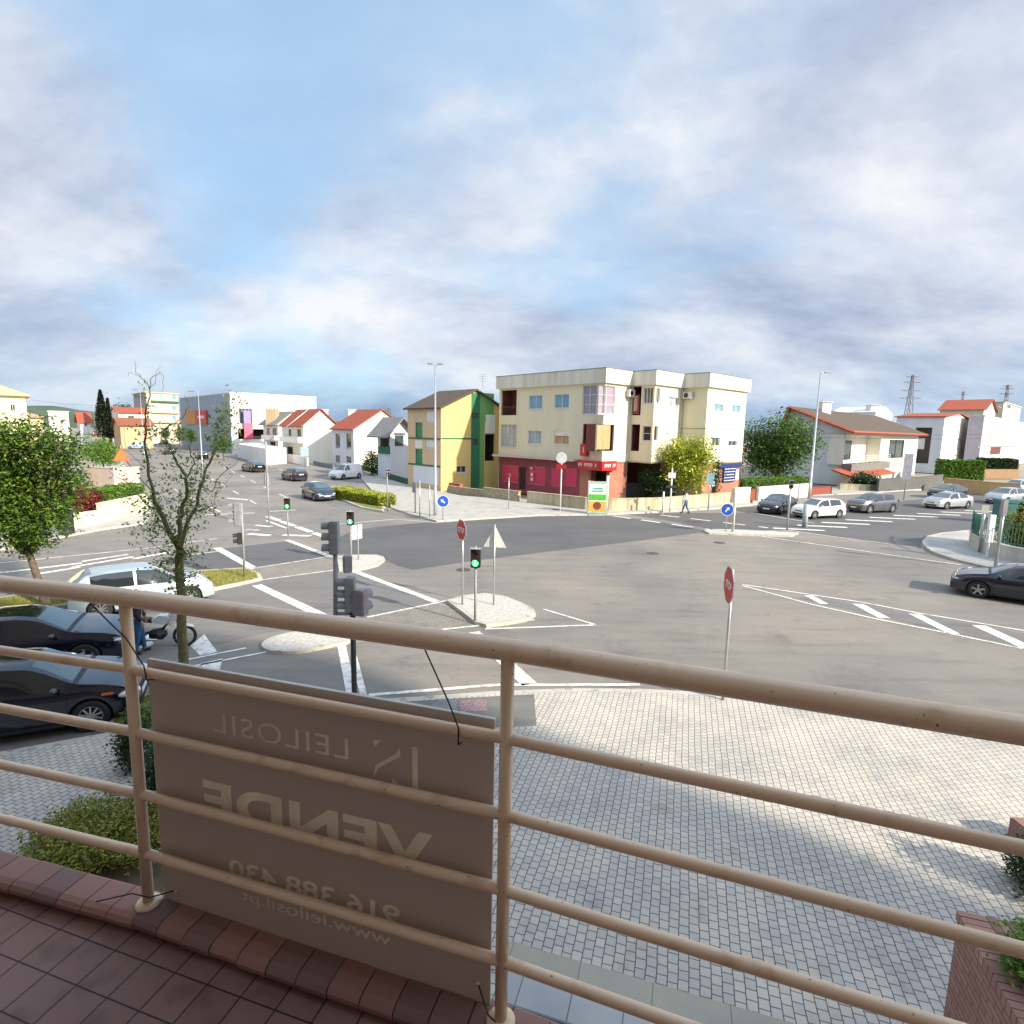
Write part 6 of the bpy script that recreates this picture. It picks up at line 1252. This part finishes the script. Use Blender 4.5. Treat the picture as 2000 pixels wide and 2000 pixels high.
# ================================================================ vehicles
def lerp_tab(tab, x):
    if x <= tab[0][0]: return tab[0][1]
    for (a, b), (c, d) in zip(tab, tab[1:]):
        if x <= c: return b+(d-b)*(x-a)/(c-a) if c > a else d
    return tab[-1][1]
def sm(tab, x, h=.09): return (lerp_tab(tab, x-h)+2*lerp_tab(tab, x)+lerp_tab(tab, x+h)+lerp_tab(tab, x-h/2)+lerp_tab(tab, x+h/2))/6
KINDS = dict(
 hatch=dict(L=4.05, W=1.74, top=[(-2.02, .62), (-2.0, .98), (-1.92, 1.08), (-1.55, 1.40), (-1.0, 1.46), (-.2, 1.47), (.25, 1.42), (1.0, 1.02), (1.5, .93), (1.85, .80), (1.98, .66), (2.02, .5)], belt=[(-2.02, .98), (-1.2, .97), (.6, .90), (1.2, .90), (2.02, .7)], xw=(1.25, -1.24), cowl=1.0, wtop=.28, rtop=-1.5, rbot=-1.95, sg=(-1.42, .86), bp=-.25, wr=.32),
 sedan=dict(L=4.6, W=1.8, top=[(-2.3, .62), (-2.27, 1.0), (-2.15, 1.06), (-1.72, 1.10), (-1.05, 1.38), (-.5, 1.45), (.1, 1.44), (.42, 1.38), (1.15, 1.0), (1.8, .90), (2.15, .78), (2.27, .64), (2.3, .5)], belt=[(-2.3, 1.0), (-1.2, .97), (.7, .90), (1.3, .90), (2.3, .7)], xw=(1.42, -1.38), cowl=1.12, wtop=.42, rtop=-1.0, rbot=-1.68, sg=(-1.35, .98), bp=-.2, wr=.33),
 suv=dict(L=4.2, W=1.8, top=[(-2.1, .62), (-2.08, 1.05), (-2.0, 1.16), (-1.62, 1.50), (-1.0, 1.57), (-.2, 1.58), (.25, 1.54), (1.0, 1.10), (1.55, 1.02), (1.9, .90), (2.06, .74), (2.1, .55)], belt=[(-2.1, 1.06), (-1.2, 1.05), (.6, .99), (1.2, .98), (2.1, .78)], xw=(1.30, -1.30), cowl=1.0, wtop=.28, rtop=-1.58, rbot=-2.02, sg=(-1.5, .88), bp=-.25, wr=.35),
 van=dict(L=4.2, W=1.82, top=[(-2.1, .6), (-2.09, 1.55), (-2.0, 1.76), (-1.8, 1.82), (0, 1.84), (.5, 1.76), (1.08, 1.16), (1.6, 1.03), (1.95, .86), (2.08, .7), (2.1, .5)], belt=[(-2.1, 1.12), (.6, 1.06), (1.2, 1.02), (2.1, .78)], xw=(1.30, -1.32), cowl=1.08, wtop=.52, rtop=-9, rbot=-9, sg=(.12, .95), bp=-9, wr=.32),
)
M_ws = mat('windscreen_glass', (.07, .12, .13), .04, (.03, .05, .055), 1.1, .7, spec=.9, coat=.8)
def paintmat(name, c, metal=.35, rough=.28):
    return mat('paint_'+name, c, rough, tuple(x*.92 for x in c), 1.5, .5, metal=metal, coat=1.)
def make_car(kind, paint, label, p, heading, group=None, name='parked_car', lights=None, dash=True, tail=False, roofrail=False, fine=True, trim=None):
    K = KINDS[kind]; L_, W_ = K['L'], K['W']/2; root = thing(name, label, 'van' if kind == 'van' else 'car', (p[0], p[1], p[2] if len(p) > 2 else 0), R(90-heading), group=group); root['_w'] = [0., 0., 0.]
    xs = set(); x = -L_/2
    while x < L_/2+1e-6: xs.add(round(x, 3)); x += .075 if fine else .12
    for xw in K['xw']:
        for i in range(-9, 10): xs.add(round(xw+(K['wr']+.055)*math.sin(i/9*math.pi/2), 3))
    xs |= {round(L_/2, 3), round(L_/2-.03, 3), round(-L_/2+.03, 3)}; xs = sorted(xs); xs = [xs[0]]+[b for a, b in zip(xs, xs[1:]) if b-a > .012]
    rows = []
    for x in xs:
        top = sm(K['top'], x) if abs(x) < L_/2-.1 else lerp_tab(K['top'], x); belt = min(sm(K['belt'], x), top-.02); f = max(0, (abs(x)-(L_/2-.75))/.75); w = W_*(1-.17*f**2.4) ; w *= .985+.015*math.cos(x)
        g_ = max(0, min(1, (top-belt-.04)/.34)); ra = K['wr']+.05; zs = .20+.05*f
        for xw in K['xw']:
            dx = abs(x-xw)
            if dx < ra: zs = max(zs, K['wr']+math.sqrt(ra*ra-dx*dx))
        flare = .0
        r = [(w-.22, zs), (w-.012, zs), (w, max(zs+.015, .42)), (w+.004, max(zs+.03, .42+(belt-.42)*.62)), (w-.03, belt-.03), (w-.055-.01*g_, belt+.012*g_), (w-.055-.10*g_, belt+(top-belt)*.5), (w-.055-.20*g_, belt+(top-belt)*.88), (w-.14-.22*g_, belt+(top-belt)*.972), ((w-.14)*.5, top), (0, top+.012)]
        rows.append((x, g_, r))
    nr = 11; body = MB(); glass = MB(); wsh = MB(); vs = []
    for x, g_, r in rows:
        for j in range(nr): vs.append((x, -r[j][0], r[j][1]))
        for j in range(nr-2, -1, -1): vs.append((x, r[j][0], r[j][1]))
    nc = 2*nr-1; fb, fg, fw, fc = [], [], [], []
    for i in range(len(rows)-1):
        xm = (rows[i][0]+rows[i+1][0])/2; gm = (rows[i][1]+rows[i+1][1])/2
        for j in range(nc-1):
            jj = j if j < nr-1 else nc-2-j; q = (i*nc+j, i*nc+j+1, (i+1)*nc+j+1, (i+1)*nc+j)
            t = 'b'
            if jj in (5, 6) and gm > .32 and K['sg'][0] < xm < K['sg'][1] and not abs(xm-K['bp']) < .045: t = 'g'
            if jj in (8, 9) and (K['wtop']+.04 < xm < K['cowl']-.04): t = 'w'
            if jj in (8, 9) and (K['rbot']+.06 < xm < K['rtop']+.12): t = 'w'
            if jj in (7, 8, 9) and abs(xm-K['cowl']-.02) < .05: t = 'c'
            {'b': fb, 'g': fg, 'w': fw, 'c': fc}[t].append(q)
    for i, s_ in ((0, 1), (len(rows)-1, -1)): fb.append([i*nc+k for k in range(nc)][::s_])
    def sub(faces, nm, m_, par):
        used = sorted({k for f in faces for k in f}); mp = {k: i for i, k in enumerate(used)}; b = MB(); b.add([vs[k] for k in used], [tuple(mp[k] for k in f) for f in faces]); o = b.build(nm, m_, par, True); return o
    bo = sub(fb, 'body', paint, root); smooth_by_angle(bo, 38)
    for sd in (0, 1):
        for fr_ in (0, 1):
            q_ = [f for f in fg if (vs[f[0]][1] > 0) == bool(sd) and ((vs[f[0]][0]+vs[f[2]][0])/2 > K['bp']) == bool(fr_)]
            if q_: sub(q_, 'side_window', M_glassdark, root)
    q_ = [f for f in fw if vs[f[0]][0] > 0]; sub(q_, 'windscreen', M_ws, root)
    if fc: sub(fc, 'cowl_trim', M_black, root)
    q_ = [f for f in fw if vs[f[0]][0] <= 0]
    if q_: sub(q_, 'rear_window', M_ws, root)
    ub = MB(); ub.box(-L_/2+.25, L_/2-.25, -W_+.24, W_-.24, .16, .80); ub.build('underbody', M_black, root)
    for xw in K['xw']:
        for sy in (-1, 1):
            y = sy*(W_-.11); m = MB(); wr = K['wr']; m.lathe([(wr*.60, -.05), (wr*.66, -.10), (wr*.92, -.11), (wr, -.085), (wr, .085), (wr*.92, .11), (wr*.66, .10), (wr*.60, .05)], 28, 'y', (xw, y, wr)); ty = m.build('wheel', M_rubber, root, True); smooth_by_angle(ty, 30)
            m = MB(); yy = sy*(W_-.016); m.lathe([(wr*.64, 0), (wr*.66, .012*sy), (wr*.60, .014*sy)][:3], 28, 'y', (xw, yy-.02*sy, wr)) if False else None
            ang = 5 if kind in ('sedan', 'hatch') else 6
            for s in range(ang*2 if kind == 'hatch' else ang):
                a = 2*math.pi*s/(ang*2 if kind == 'hatch' else ang)+.3; ca, sa = math.cos(a), math.sin(a); wd = .018 if kind == 'hatch' else .034
                q = [(xw+ca*.04-sa*wd, yy, wr+sa*.04+ca*wd), (xw+ca*.04+sa*wd, yy, wr+sa*.04-ca*wd), (xw+ca*wr*.64+sa*wd*.8, yy, wr+sa*wr*.64-ca*wd*.8), (xw+ca*wr*.64-sa*wd*.8, yy, wr+sa*wr*.64+ca*wd*.8)]
                m.add(q+[(a_, b_-.03*sy, c_) for a_, b_, c_ in q], [(0, 1, 2, 3), (4, 7, 6, 5), (0, 4, 5, 1), (1, 5, 6, 2), (2, 6, 7, 3), (3, 7, 4, 0)])
            for s in range(28):
                a0, a1 = 2*math.pi*s/28, 2*math.pi*(s+1)/28; r0, r1 = wr*.62, wr*.68
                q = [(xw+math.cos(a0)*r0, yy, wr+math.sin(a0)*r0), (xw+math.cos(a1)*r0, yy, wr+math.sin(a1)*r0), (xw+math.cos(a1)*r1, yy-.004*sy, wr+math.sin(a1)*r1), (xw+math.cos(a0)*r1, yy-.004*sy, wr+math.sin(a0)*r1)]; m.add(q, [(0, 1, 2, 3)])
            m.lathe([(.045, -.012), (.045, .012)], 12, 'y', (xw, yy-.008*sy, wr)); m.build('rim', M_alloy, ty)
    # lights, grille, plates, mirrors, seams, handles
    def blob(c, r_, nm, m_, par=root, n=14):
        b = MB(); prof = [(max(.001, math.sin(math.pi*i/8)), -math.cos(math.pi*i/8)) for i in range(9)]; vs_ = []
        b.lathe(prof, n); b.v = [Vector((c[0]+v.x*r_[0], c[1]+v.y*r_[1], c[2]+v.z*r_[2])) for v in b.v]; return b.build(nm, m_, par, True)
    hz_ = lerp_tab(K['top'], L_/2-.12)-.07
    M_lamp = mat('headlamp_lens', (.62, .64, .66), .08, (.4, .42, .45), 9, .6, coat=1.); M_tail = mat('tail_lamp', (.30, .008, .012), .2, (.2, .005, .01), 8, coat=1.)
    for sy in (-1, 1):
        blob((L_/2-.20, sy*(W_-.27), hz_-.02), (.17, .20, .062) if lights is None else (.26, .24, .085), 'headlight', M_lamp if lights is None else lights)
        blob((-L_/2+.09, sy*(W_-.20), lerp_tab(K['belt'], -L_/2)-.08), (.10, .15, .12 if kind != 'van' else .22), 'tail_light', M_tail)
        mz = K['belt'][2][1]+.07 if len(K['belt']) > 2 else 1.1; blob((K['cowl']-.28, sy*(W_+.07), mz), (.07, .10, .07), 'wing_mirror', paint)
        m = MB()
        for xx in (K['cowl']-.10, K['bp'], -1.05 if kind != 'van' else .12):
            if xx > -3: m.box(xx-.005, xx+.005, sy*(W_+.0065)-.002, sy*(W_+.0065), .34, .85)
        m.build('door_seams', M_black, root)
        m = MB()
        for xx in (K['bp']+.18, -.95):
            if xx > -3: m.rbox(xx-.09, xx+.09, sy*(W_+.012)-.012, sy*(W_+.012)+.012, .76, .785, .005)
        m.build('door_handle', paint if trim is None else trim, root)
        m = MB(); m.rbox(-L_/2+1.15, L_/2-1.2, sy*(W_-.008)-.012, sy*(W_-.008)+.012, .20, .27, .006); m.build('sill_trim', M_black, root)
    m = MB(); m.rbox(L_/2-.10, L_/2+.008, -.52, .52, .26, .44, .02); m.build('lower_grille', M_black, root)
    m = MB(); m.rbox(L_/2-.10, L_/2+.002, -.34, .34, .53, .61, .015); m.build('upper_grille', M_black, root)
    m = MB(); m.rbox(L_/2+.004, L_/2+.018, -.26, .26, .41, .52, .004); m.build('number_plate', M_whiteplain, root)
    m = MB(); m.rbox(-L_/2-.016, -L_/2+.01, -.26, .26, .74 if kind != 'van' else .55, .85 if kind != 'van' else .66, .004); m.build('number_plate', M_whiteplain, root)
    m = MB(); m.rbox(-L_/2-.004, -L_/2+.15, -.6, .6, .22, .40, .02); m.build('rear_bumper_trim', M_black, root)
    return root
P_navy = paintmat('navy', (.006, .008, .022), .1, .12); P_black = paintmat('black', (.004, .0045, .006), .1, .12); P_white = paintmat('white', (.80, .80, .80), 0., .3); P_grey = paintmat('grey', (.10, .105, .125), .4, .25); P_silver = paintmat('silver', (.55, .57, .60), .75, .3)
P_pale = paintmat('pale_blue', (.50, .60, .66), .4); P_blue = paintmat('steel_blue', (.018, .032, .06), .3, .18); P_teal = paintmat('dark_teal', (.02, .045, .05), .5); P_red = paintmat('dark_red', (.25, .02, .02))
def at(px, py): return G(px, py, 0)
# near left, parked side by side
def by_wheel(kind, px, py, heading, side):
    """thing position such that its front wheel contact on that side (+1 left, -1 right) stands at an image point"""
    K = KINDS[kind]; g_ = G(px, py); f_ = dirv(heading); l_ = dirv(heading-90); return g_-f_*K['xw'][0]-l_*(side*(K['W']/2-.11))
M_hl = mat('bright_headlamp', (.78, .76, .72), .12, (.5, .5, .5), 20, .7, coat=1.)
cA = make_car('hatch', P_navy, 'dark navy car nearest the balcony with orange indicator, at the left edge', by_wheel('hatch', 182, 1425, 66, -1), 66, 'cars parked at the left kerb', lights=M_hl, trim=M_alloy)
for sy in (-1, ): 
    m = MB(); m.rbox(1.45, 1.66, sy*.845-.02, sy*.845+.02, .72, .765, .01); m.build('indicator', mat('orange_indicator', (.75, .18, .03), .3), cA)
make_car('sedan', P_navy, 'dark blue car parked just behind the nearest navy car at the left', by_wheel('sedan', 168, 1306, 66, -1), 66, 'cars parked at the left kerb')
make_car('hatch', P_pale, 'pale blue white car parked behind the motorcycle at the left', by_wheel('hatch', 372, 1182, 50, -1), 50, 'cars parked at the left kerb')
# right foreground
make_car('sedan', P_navy, 'dark navy sedan entering at the right edge, nose to the left', by_wheel('sedan', 1908, 1167, 309.5, 1), 309.5, name='moving_car')
# moving cars on the avenue
make_car('hatch', P_blue, 'dark blue hatchback driving towards us on the avenue beside the low hedge', at(622, 975), 141, 'cars driving on the avenue', 'moving_car')
make_car('hatch', P_navy, 'dark blue hatchback seen from behind, middle of the three avenue cars', at(575, 938), 317, 'cars driving on the avenue', 'moving_car')
make_car('sedan', P_black, 'black sedan seen from behind, farthest of the three nearer avenue cars', at(495, 921), 315, 'cars driving on the avenue', 'moving_car')
make_car('van', P_white, 'white delivery van parked in front of the white houses', at(676, 935), 208, name='parked_van')
for i, (px, py, kd, pt, hd, l) in enumerate([(328, 887, 'hatch', P_navy, 320, 'dark far car seen through the bare tree'), (394, 895, 'hatch', P_black, 320, 'black far car at the foot of the pale avenue lamp post'), (321, 868, 'suv', P_teal, 318, 'dark teal far car beyond the bare tree trunk'), (268, 877, 'van', P_pale, 250, 'pale far van beside the round clipped tree'), (248, 858, 'sedan', P_navy, 300, 'far navy vehicle above the pale van'), (174, 850, 'sedan', P_blue, 60, 'far blue grey car left of the dark conifer'), (192, 853, 'sedan', P_red, 60, 'far dark red car at the foot of the dark conifer')]):
    make_car(kd, pt, l, at(px, py), hd, 'far cars on the avenue', fine=False)
# parked cars at the right
make_car('sedan', P_black, 'black car with its nose beside the white hatchback, leftmost of the right row', by_wheel('sedan', 1524, 1005, 225, 1), 225, 'cars parked at the right')
make_car('hatch', P_white, 'white hatchback with black wheels, nearest in the right row', by_wheel('hatch', 1589, 1014, 250, 1), 250, 'cars parked at the right')
make_car('suv', P_grey, 'grey crossover right of the white hatchback', by_wheel('suv', 1697, 1003, 250, 1), 250, 'cars parked at the right')
make_car('sedan', P_silver, 'silver sedan in the middle of the right row', by_wheel('sedan', 1847, 995, 250, 1), 250, 'cars parked at the right')
make_car('suv', P_silver, 'light silver crossover at the far right end of the row', by_wheel('suv', 1965, 986, 248, 1), 248, 'cars parked at the right')
make_car('sedan', P_teal, 'dark car half hidden behind the silver sedan', at(1850, 972), 246, 'cars parked at the right')
make_car('suv', P_pale, 'pale car half hidden behind the far right crossover', at(1985, 962), 246, 'cars parked at the right')

# ---- motorcycle and the person beside it
def motorcycle():
    b0_, b1_ = G(232, 1268), G(388, 1260); c = (b0_+b1_)/2; hd = math.degrees(math.atan2((b1_-b0_).x, (b1_-b0_).y)); root = thing('motorcycle', 'white and black motorcycle standing between the parked cars and the bare tree', 'motorcycle', c, R(90-hd)); root['_w'] = [0., 0., 0.]; root.scale = (.9, .9, .9)
    wb = .74
    for x in (-wb, wb):
        m = MB(); ring = [(x+.30*math.cos(2*math.pi*i/30), 0, .335+.30*math.sin(2*math.pi*i/30)) for i in range(31)]; m.tube(ring, .045, 8); t = m.build('wheel', M_rubber, root, True)
        m = MB(); m.lathe([(.05, -.05), (.05, .05)], 12, 'y', (x, 0, .335))
        for i in range(12): a = 2*math.pi*i/12; m.tube([(x+.04*math.cos(a), .0, .335+.04*math.sin(a)), (x+.265*math.cos(a+.2), 0, .335+.265*math.sin(a+.2))], .006, 5)
        m.tube([(x+.262*math.cos(2*math.pi*i/30), 0, .335+.262*math.sin(2*math.pi*i/30)) for i in range(31)], .014, 6); m.build('rim', M_alloy, t)
    M_wp = paintmat('bike_white', (.80, .80, .78), 0.)
    m = MB(); m.tube([(.74, -.09, .335), (.60, -.09, .75), (.50, -.09, 1.02)], .028, 8); m.tube([(.74, .09, .335), (.60, .09, .75), (.50, .09, 1.02)], .028, 8); m.tube([(.47, -.40, 1.12), (.50, -.18, 1.05), (.50, .18, 1.05), (.47, .40, 1.12)], .018, 8); m.build('front_fork', M_galv, root, True)
    m = MB(); m.tube([(.45, 0, .95), (.15, 0, .60), (-.2, 0, .50), (-.74, 0, .335)], .035, 8); m.tube([(.42, 0, .85), (.0, 0, .78), (-.55, 0, .86)], .03, 8); m.build('frame', M_black, root, True)
    m = MB(); m.rbox(-.22, .22, -.17, .17, .28, .58, .06); m.lathe([(.10, -.22), (.13, -.15), (.13, .15), (.10, .22)], 14, 'y', (.02, 0, .42)); m.build('engine', M_black, root, True)
    def shell(pts, w, nm, mt):
        m = MB(); n = len(pts); vs_ = []
        for s, k in ((-1, .55), (-1, 1.), (1, 1.), (1, .55)):
            cx, cz = sum(p[0] for p in pts)/n, sum(p[1] for p in pts)/n
            for (x, z) in pts: f_ = 1 if k < 1 else .86; vs_.append((cx+(x-cx)*(f_ if k == 1. else 1.), s*w*k, cz+(z-cz)*(f_ if k == 1. else 1.)))
        fs = [list(range(n, 2*n)), list(range(3*n-1, 2*n-1, -1))]
        for a, b_ in ((1, 0), (0, 3), (3, 2)): fs += [(a*n+i, a*n+(i+1) % n, b_*n+(i+1) % n, b_*n+i) for i in range(n)]
        m.add(vs_, fs); o = m.build(nm, mt, root, True, fixn=True); smooth_by_angle(o, 50); return o
    shell([(.42, .88), (.34, 1.04), (.08, 1.06), (-.14, .90), (-.12, .80), (.3, .74)], .16, 'fuel_tank', M_wp)
    shell([(.50, .86), (.68, .98), (.60, 1.16), (.46, 1.22), (.38, 1.02), (.34, .70), (.42, .66)], .17, 'front_fairing', M_wp)
    shell([(-.14, .86), (-.15, .93), (-.6, .98), (-.92, 1.02), (-.88, .94), (-.5, .86)], .13, 'seat', M_black)
    shell([(-.35, .84), (-.8, .90), (-1.0, 1.0), (-.95, .86), (-.6, .76)], .10, 'tail_fairing', M_wp)
    shell([(.44, .66), (.66, .72), (.98, .66), (1.0, .62), (.7, .67)], .07, 'front_mudguard', M_wp)
    m = MB(); m.tube([(.05, -.2, .32), (-.3, -.22, .32), (-.75, -.20, .52)], [.03, .05, .06], 10); m.build('exhaust', M_alloy, root, True)
    m = MB(); m.rbox(-1.04, -.99, -.07, .07, .90, .97, .01); m.build('tail_light', M_red, root)
    m = MB(); m.add([(.62, -.12, 1.18), (.62, .12, 1.18), (.46, .09, 1.42), (.46, -.09, 1.42)], [(0, 1, 2, 3)]); m.build('windscreen', M_glassdark, root)
    for sy in (-1, 1): m = MB(); m.tube([(.48, sy*.30, 1.10), (.44, sy*.36, 1.28)], .008, 5); m.rbox(.42, .45, sy*.36-.06, sy*.36+.06, 1.26, 1.33, .01); m.build('mirror', M_black, root)
    return root
motorcycle()
def person(label, base, face_az, jacket, trousers, hair, pose='stand', h=1.74, helmet=None):
    root = thing('person', label, 'person', base, R(90-face_az)); root['_w'] = [0., 0., 0.]
    st = .10 if pose == 'stand' else .24
    J = dict(pel=(0, 0, .94, .135), waist=(0, 0, 1.08, .125), chest=(.01, 0, 1.30, .150), neckb=(0, 0, 1.46, .085), neck=(.01, 0, 1.53, .055), head=(.02, 0, 1.62, .085), crown=(.015, 0, 1.70, .088),
             hl=(0, .10, .90, .095), kl=(st*.6, .11, .50, .062), al=(st, .11, .09, .042), tl=(st+.16, .12, .045, .036), hr=(0, -.10, .90, .095), kr=(-st*.1, -.11, .50, .062), ar=(-st, -.11, .09, .042), tr=(-st+.16, -.12, .045, .036),
             sl=(0, .17, 1.41, .072), el=(.02, .24, 1.15, .048), wl=(.16, .24, .95, .034), sr=(0, -.17, 1.41, .072), er=(-.02, -.25, 1.15, .048), wr=(.10, -.25, .94, .034))
    Ed = [('pel', 'waist'), ('waist', 'chest'), ('chest', 'neckb'), ('neckb', 'neck'), ('neck', 'head'), ('head', 'crown'), ('pel', 'hl'), ('hl', 'kl'), ('kl', 'al'), ('al', 'tl'), ('pel', 'hr'), ('hr', 'kr'), ('kr', 'ar'), ('ar', 'tr'), ('chest', 'sl'), ('sl', 'el'), ('el', 'wl'), ('chest', 'sr'), ('sr', 'er'), ('er', 'wr')]
    for s, w in (('l', 'wl'), ('r', 'wr')):
        sg = 1 if s == 'l' else -1; x, y, z, _ = J[w]; J['pm'+s] = (x+.02, y, z-.07, .030); Ed.append((w, 'pm'+s))
        for f in range(4): J['f%d%s' % (f, s)] = (x+.045-.022*f, y, z-.115-.004*(f in (1, 2)), .009); J['g%d%s' % (f, s)] = (x+.05-.02*f, y-.012*sg, z-.165-.006*(f in (1, 2)), .008); Ed += [('pm'+s, 'f%d%s' % (f, s)), ('f%d%s' % (f, s), 'g%d%s' % (f, s))]
        J['th'+s] = (x+.06, y-.01*sg, z-.08, .010); Ed.append((w, 'th'+s))
    def skin(names, edges, nm, m_, grow=0., root_j=None):
        idx = {n_: i for i, n_ in enumerate(names)}; me = bpy.data.meshes.new(nm); me.from_pydata([J[n_][:3] for n_ in names], [(idx[a], idx[b]) for a, b in edges], [])
        o = bpy.data.objects.new(nm, me); COL.objects.link(o); me.materials.append(m_); md = o.modifiers.new('skin', 'SKIN'); md.use_smooth_shade = True
        for i, n_ in enumerate(names): r_ = J[n_][3]+grow; me.skin_vertices[0].data[i].radius = (r_, r_*(.78 if n_ in ('chest', 'waist', 'pel') else 1)); me.skin_vertices[0].data[i].use_root = (n_ == (root_j or names[0]))
        sd = o.modifiers.new('sub', 'SUBSURF'); sd.levels = 1; sd.render_levels = 1; dg = bpy.context.evaluated_depsgraph_get(); dg.update(); me2 = bpy.data.meshes.new_from_object(o.evaluated_get(dg)); me2.materials.clear(); me2.materials.append(m_)
        bpy.data.objects.remove(o); o = bpy.data.objects.new(nm, me2); COL.objects.link(o); o.parent = root; o['_w'] = [0., 0., 0.]
        for p_ in me2.polygons: p_.use_smooth = True
        return o
    M_skin = mat('skin', (.50, .30, .21), .55, (.44, .25, .17), 6)
    body = skin(list(J), Ed, 'body', M_skin, 0, 'pel')
    tn = ['pel', 'hl', 'kl', 'al', 'hr', 'kr', 'ar', 'waist']; skin(tn, [e for e in Ed if e[0] in tn and e[1] in tn], 'trousers', trousers, .016)
    jn = ['chest', 'waist', 'pel', 'neckb', 'sl', 'el', 'wl', 'sr', 'er', 'wr']; skin(jn, [e for e in Ed if e[0] in jn and e[1] in jn], 'jacket', jacket, .024)
    for a, t in (('al', 'tl'), ('ar', 'tr')): J['hh'] = (J[a][0]-.03, J[a][1], .05, .045); skin([a, 'hh', t], [(a, 'hh'), (a, t)], 'shoe', M_black, .012)
    for y in (-.03, .03): m = MB(); m.lathe([(.001, -.010), (.009, -.005), (.009, .005), (.001, .010)], 8, 'x', (.105, y, 1.645)); m.build('eye', M_black, root)
    m = MB(); m.lathe([(.014, -.01), (.018, 0), (.006, .03)], 8, 'z', (.118, 0, 1.60)); m.build('nose', M_skin, root)
    m = MB(); prof = [(max(.001, .108*math.sin(math.pi*i/12)), .115*math.cos(math.pi*i/12)) for i in range(0, 8 if helmet is None else 10)]
    m.lathe(prof[::-1], 18, 'z', (-.008 if helmet is None else .01, 0, 1.675 if helmet is None else 1.66)); 
    o = m.build('hair' if helmet is None else 'helmet', hair if helmet is None else helmet, root, True)
    if helmet is not None: o.scale = (1.2, 1.15, 1.15); o.location = (-.002, 0, -.25)
    return root
pb = G(274, 1276); person('person in dark jacket and blue jeans standing beside the white motorcycle', pb, 60, mat('dark_jacket', (.012, .013, .02), .7), mat('blue_jeans', (.03, .12, .24), .85, (.02, .08, .17), 8), M_black)
pw = G(1339, 1003, .12); person('pedestrian in white top and blue trousers by the stained garden wall', pw, 300, mat('white_top', (.74, .74, .72), .8), mat('blue_trousers', (.07, .15, .28), .85), mat('brown_hair', (.07, .04, .025), .8), pose='walk')
SC.render.film_transparent = False
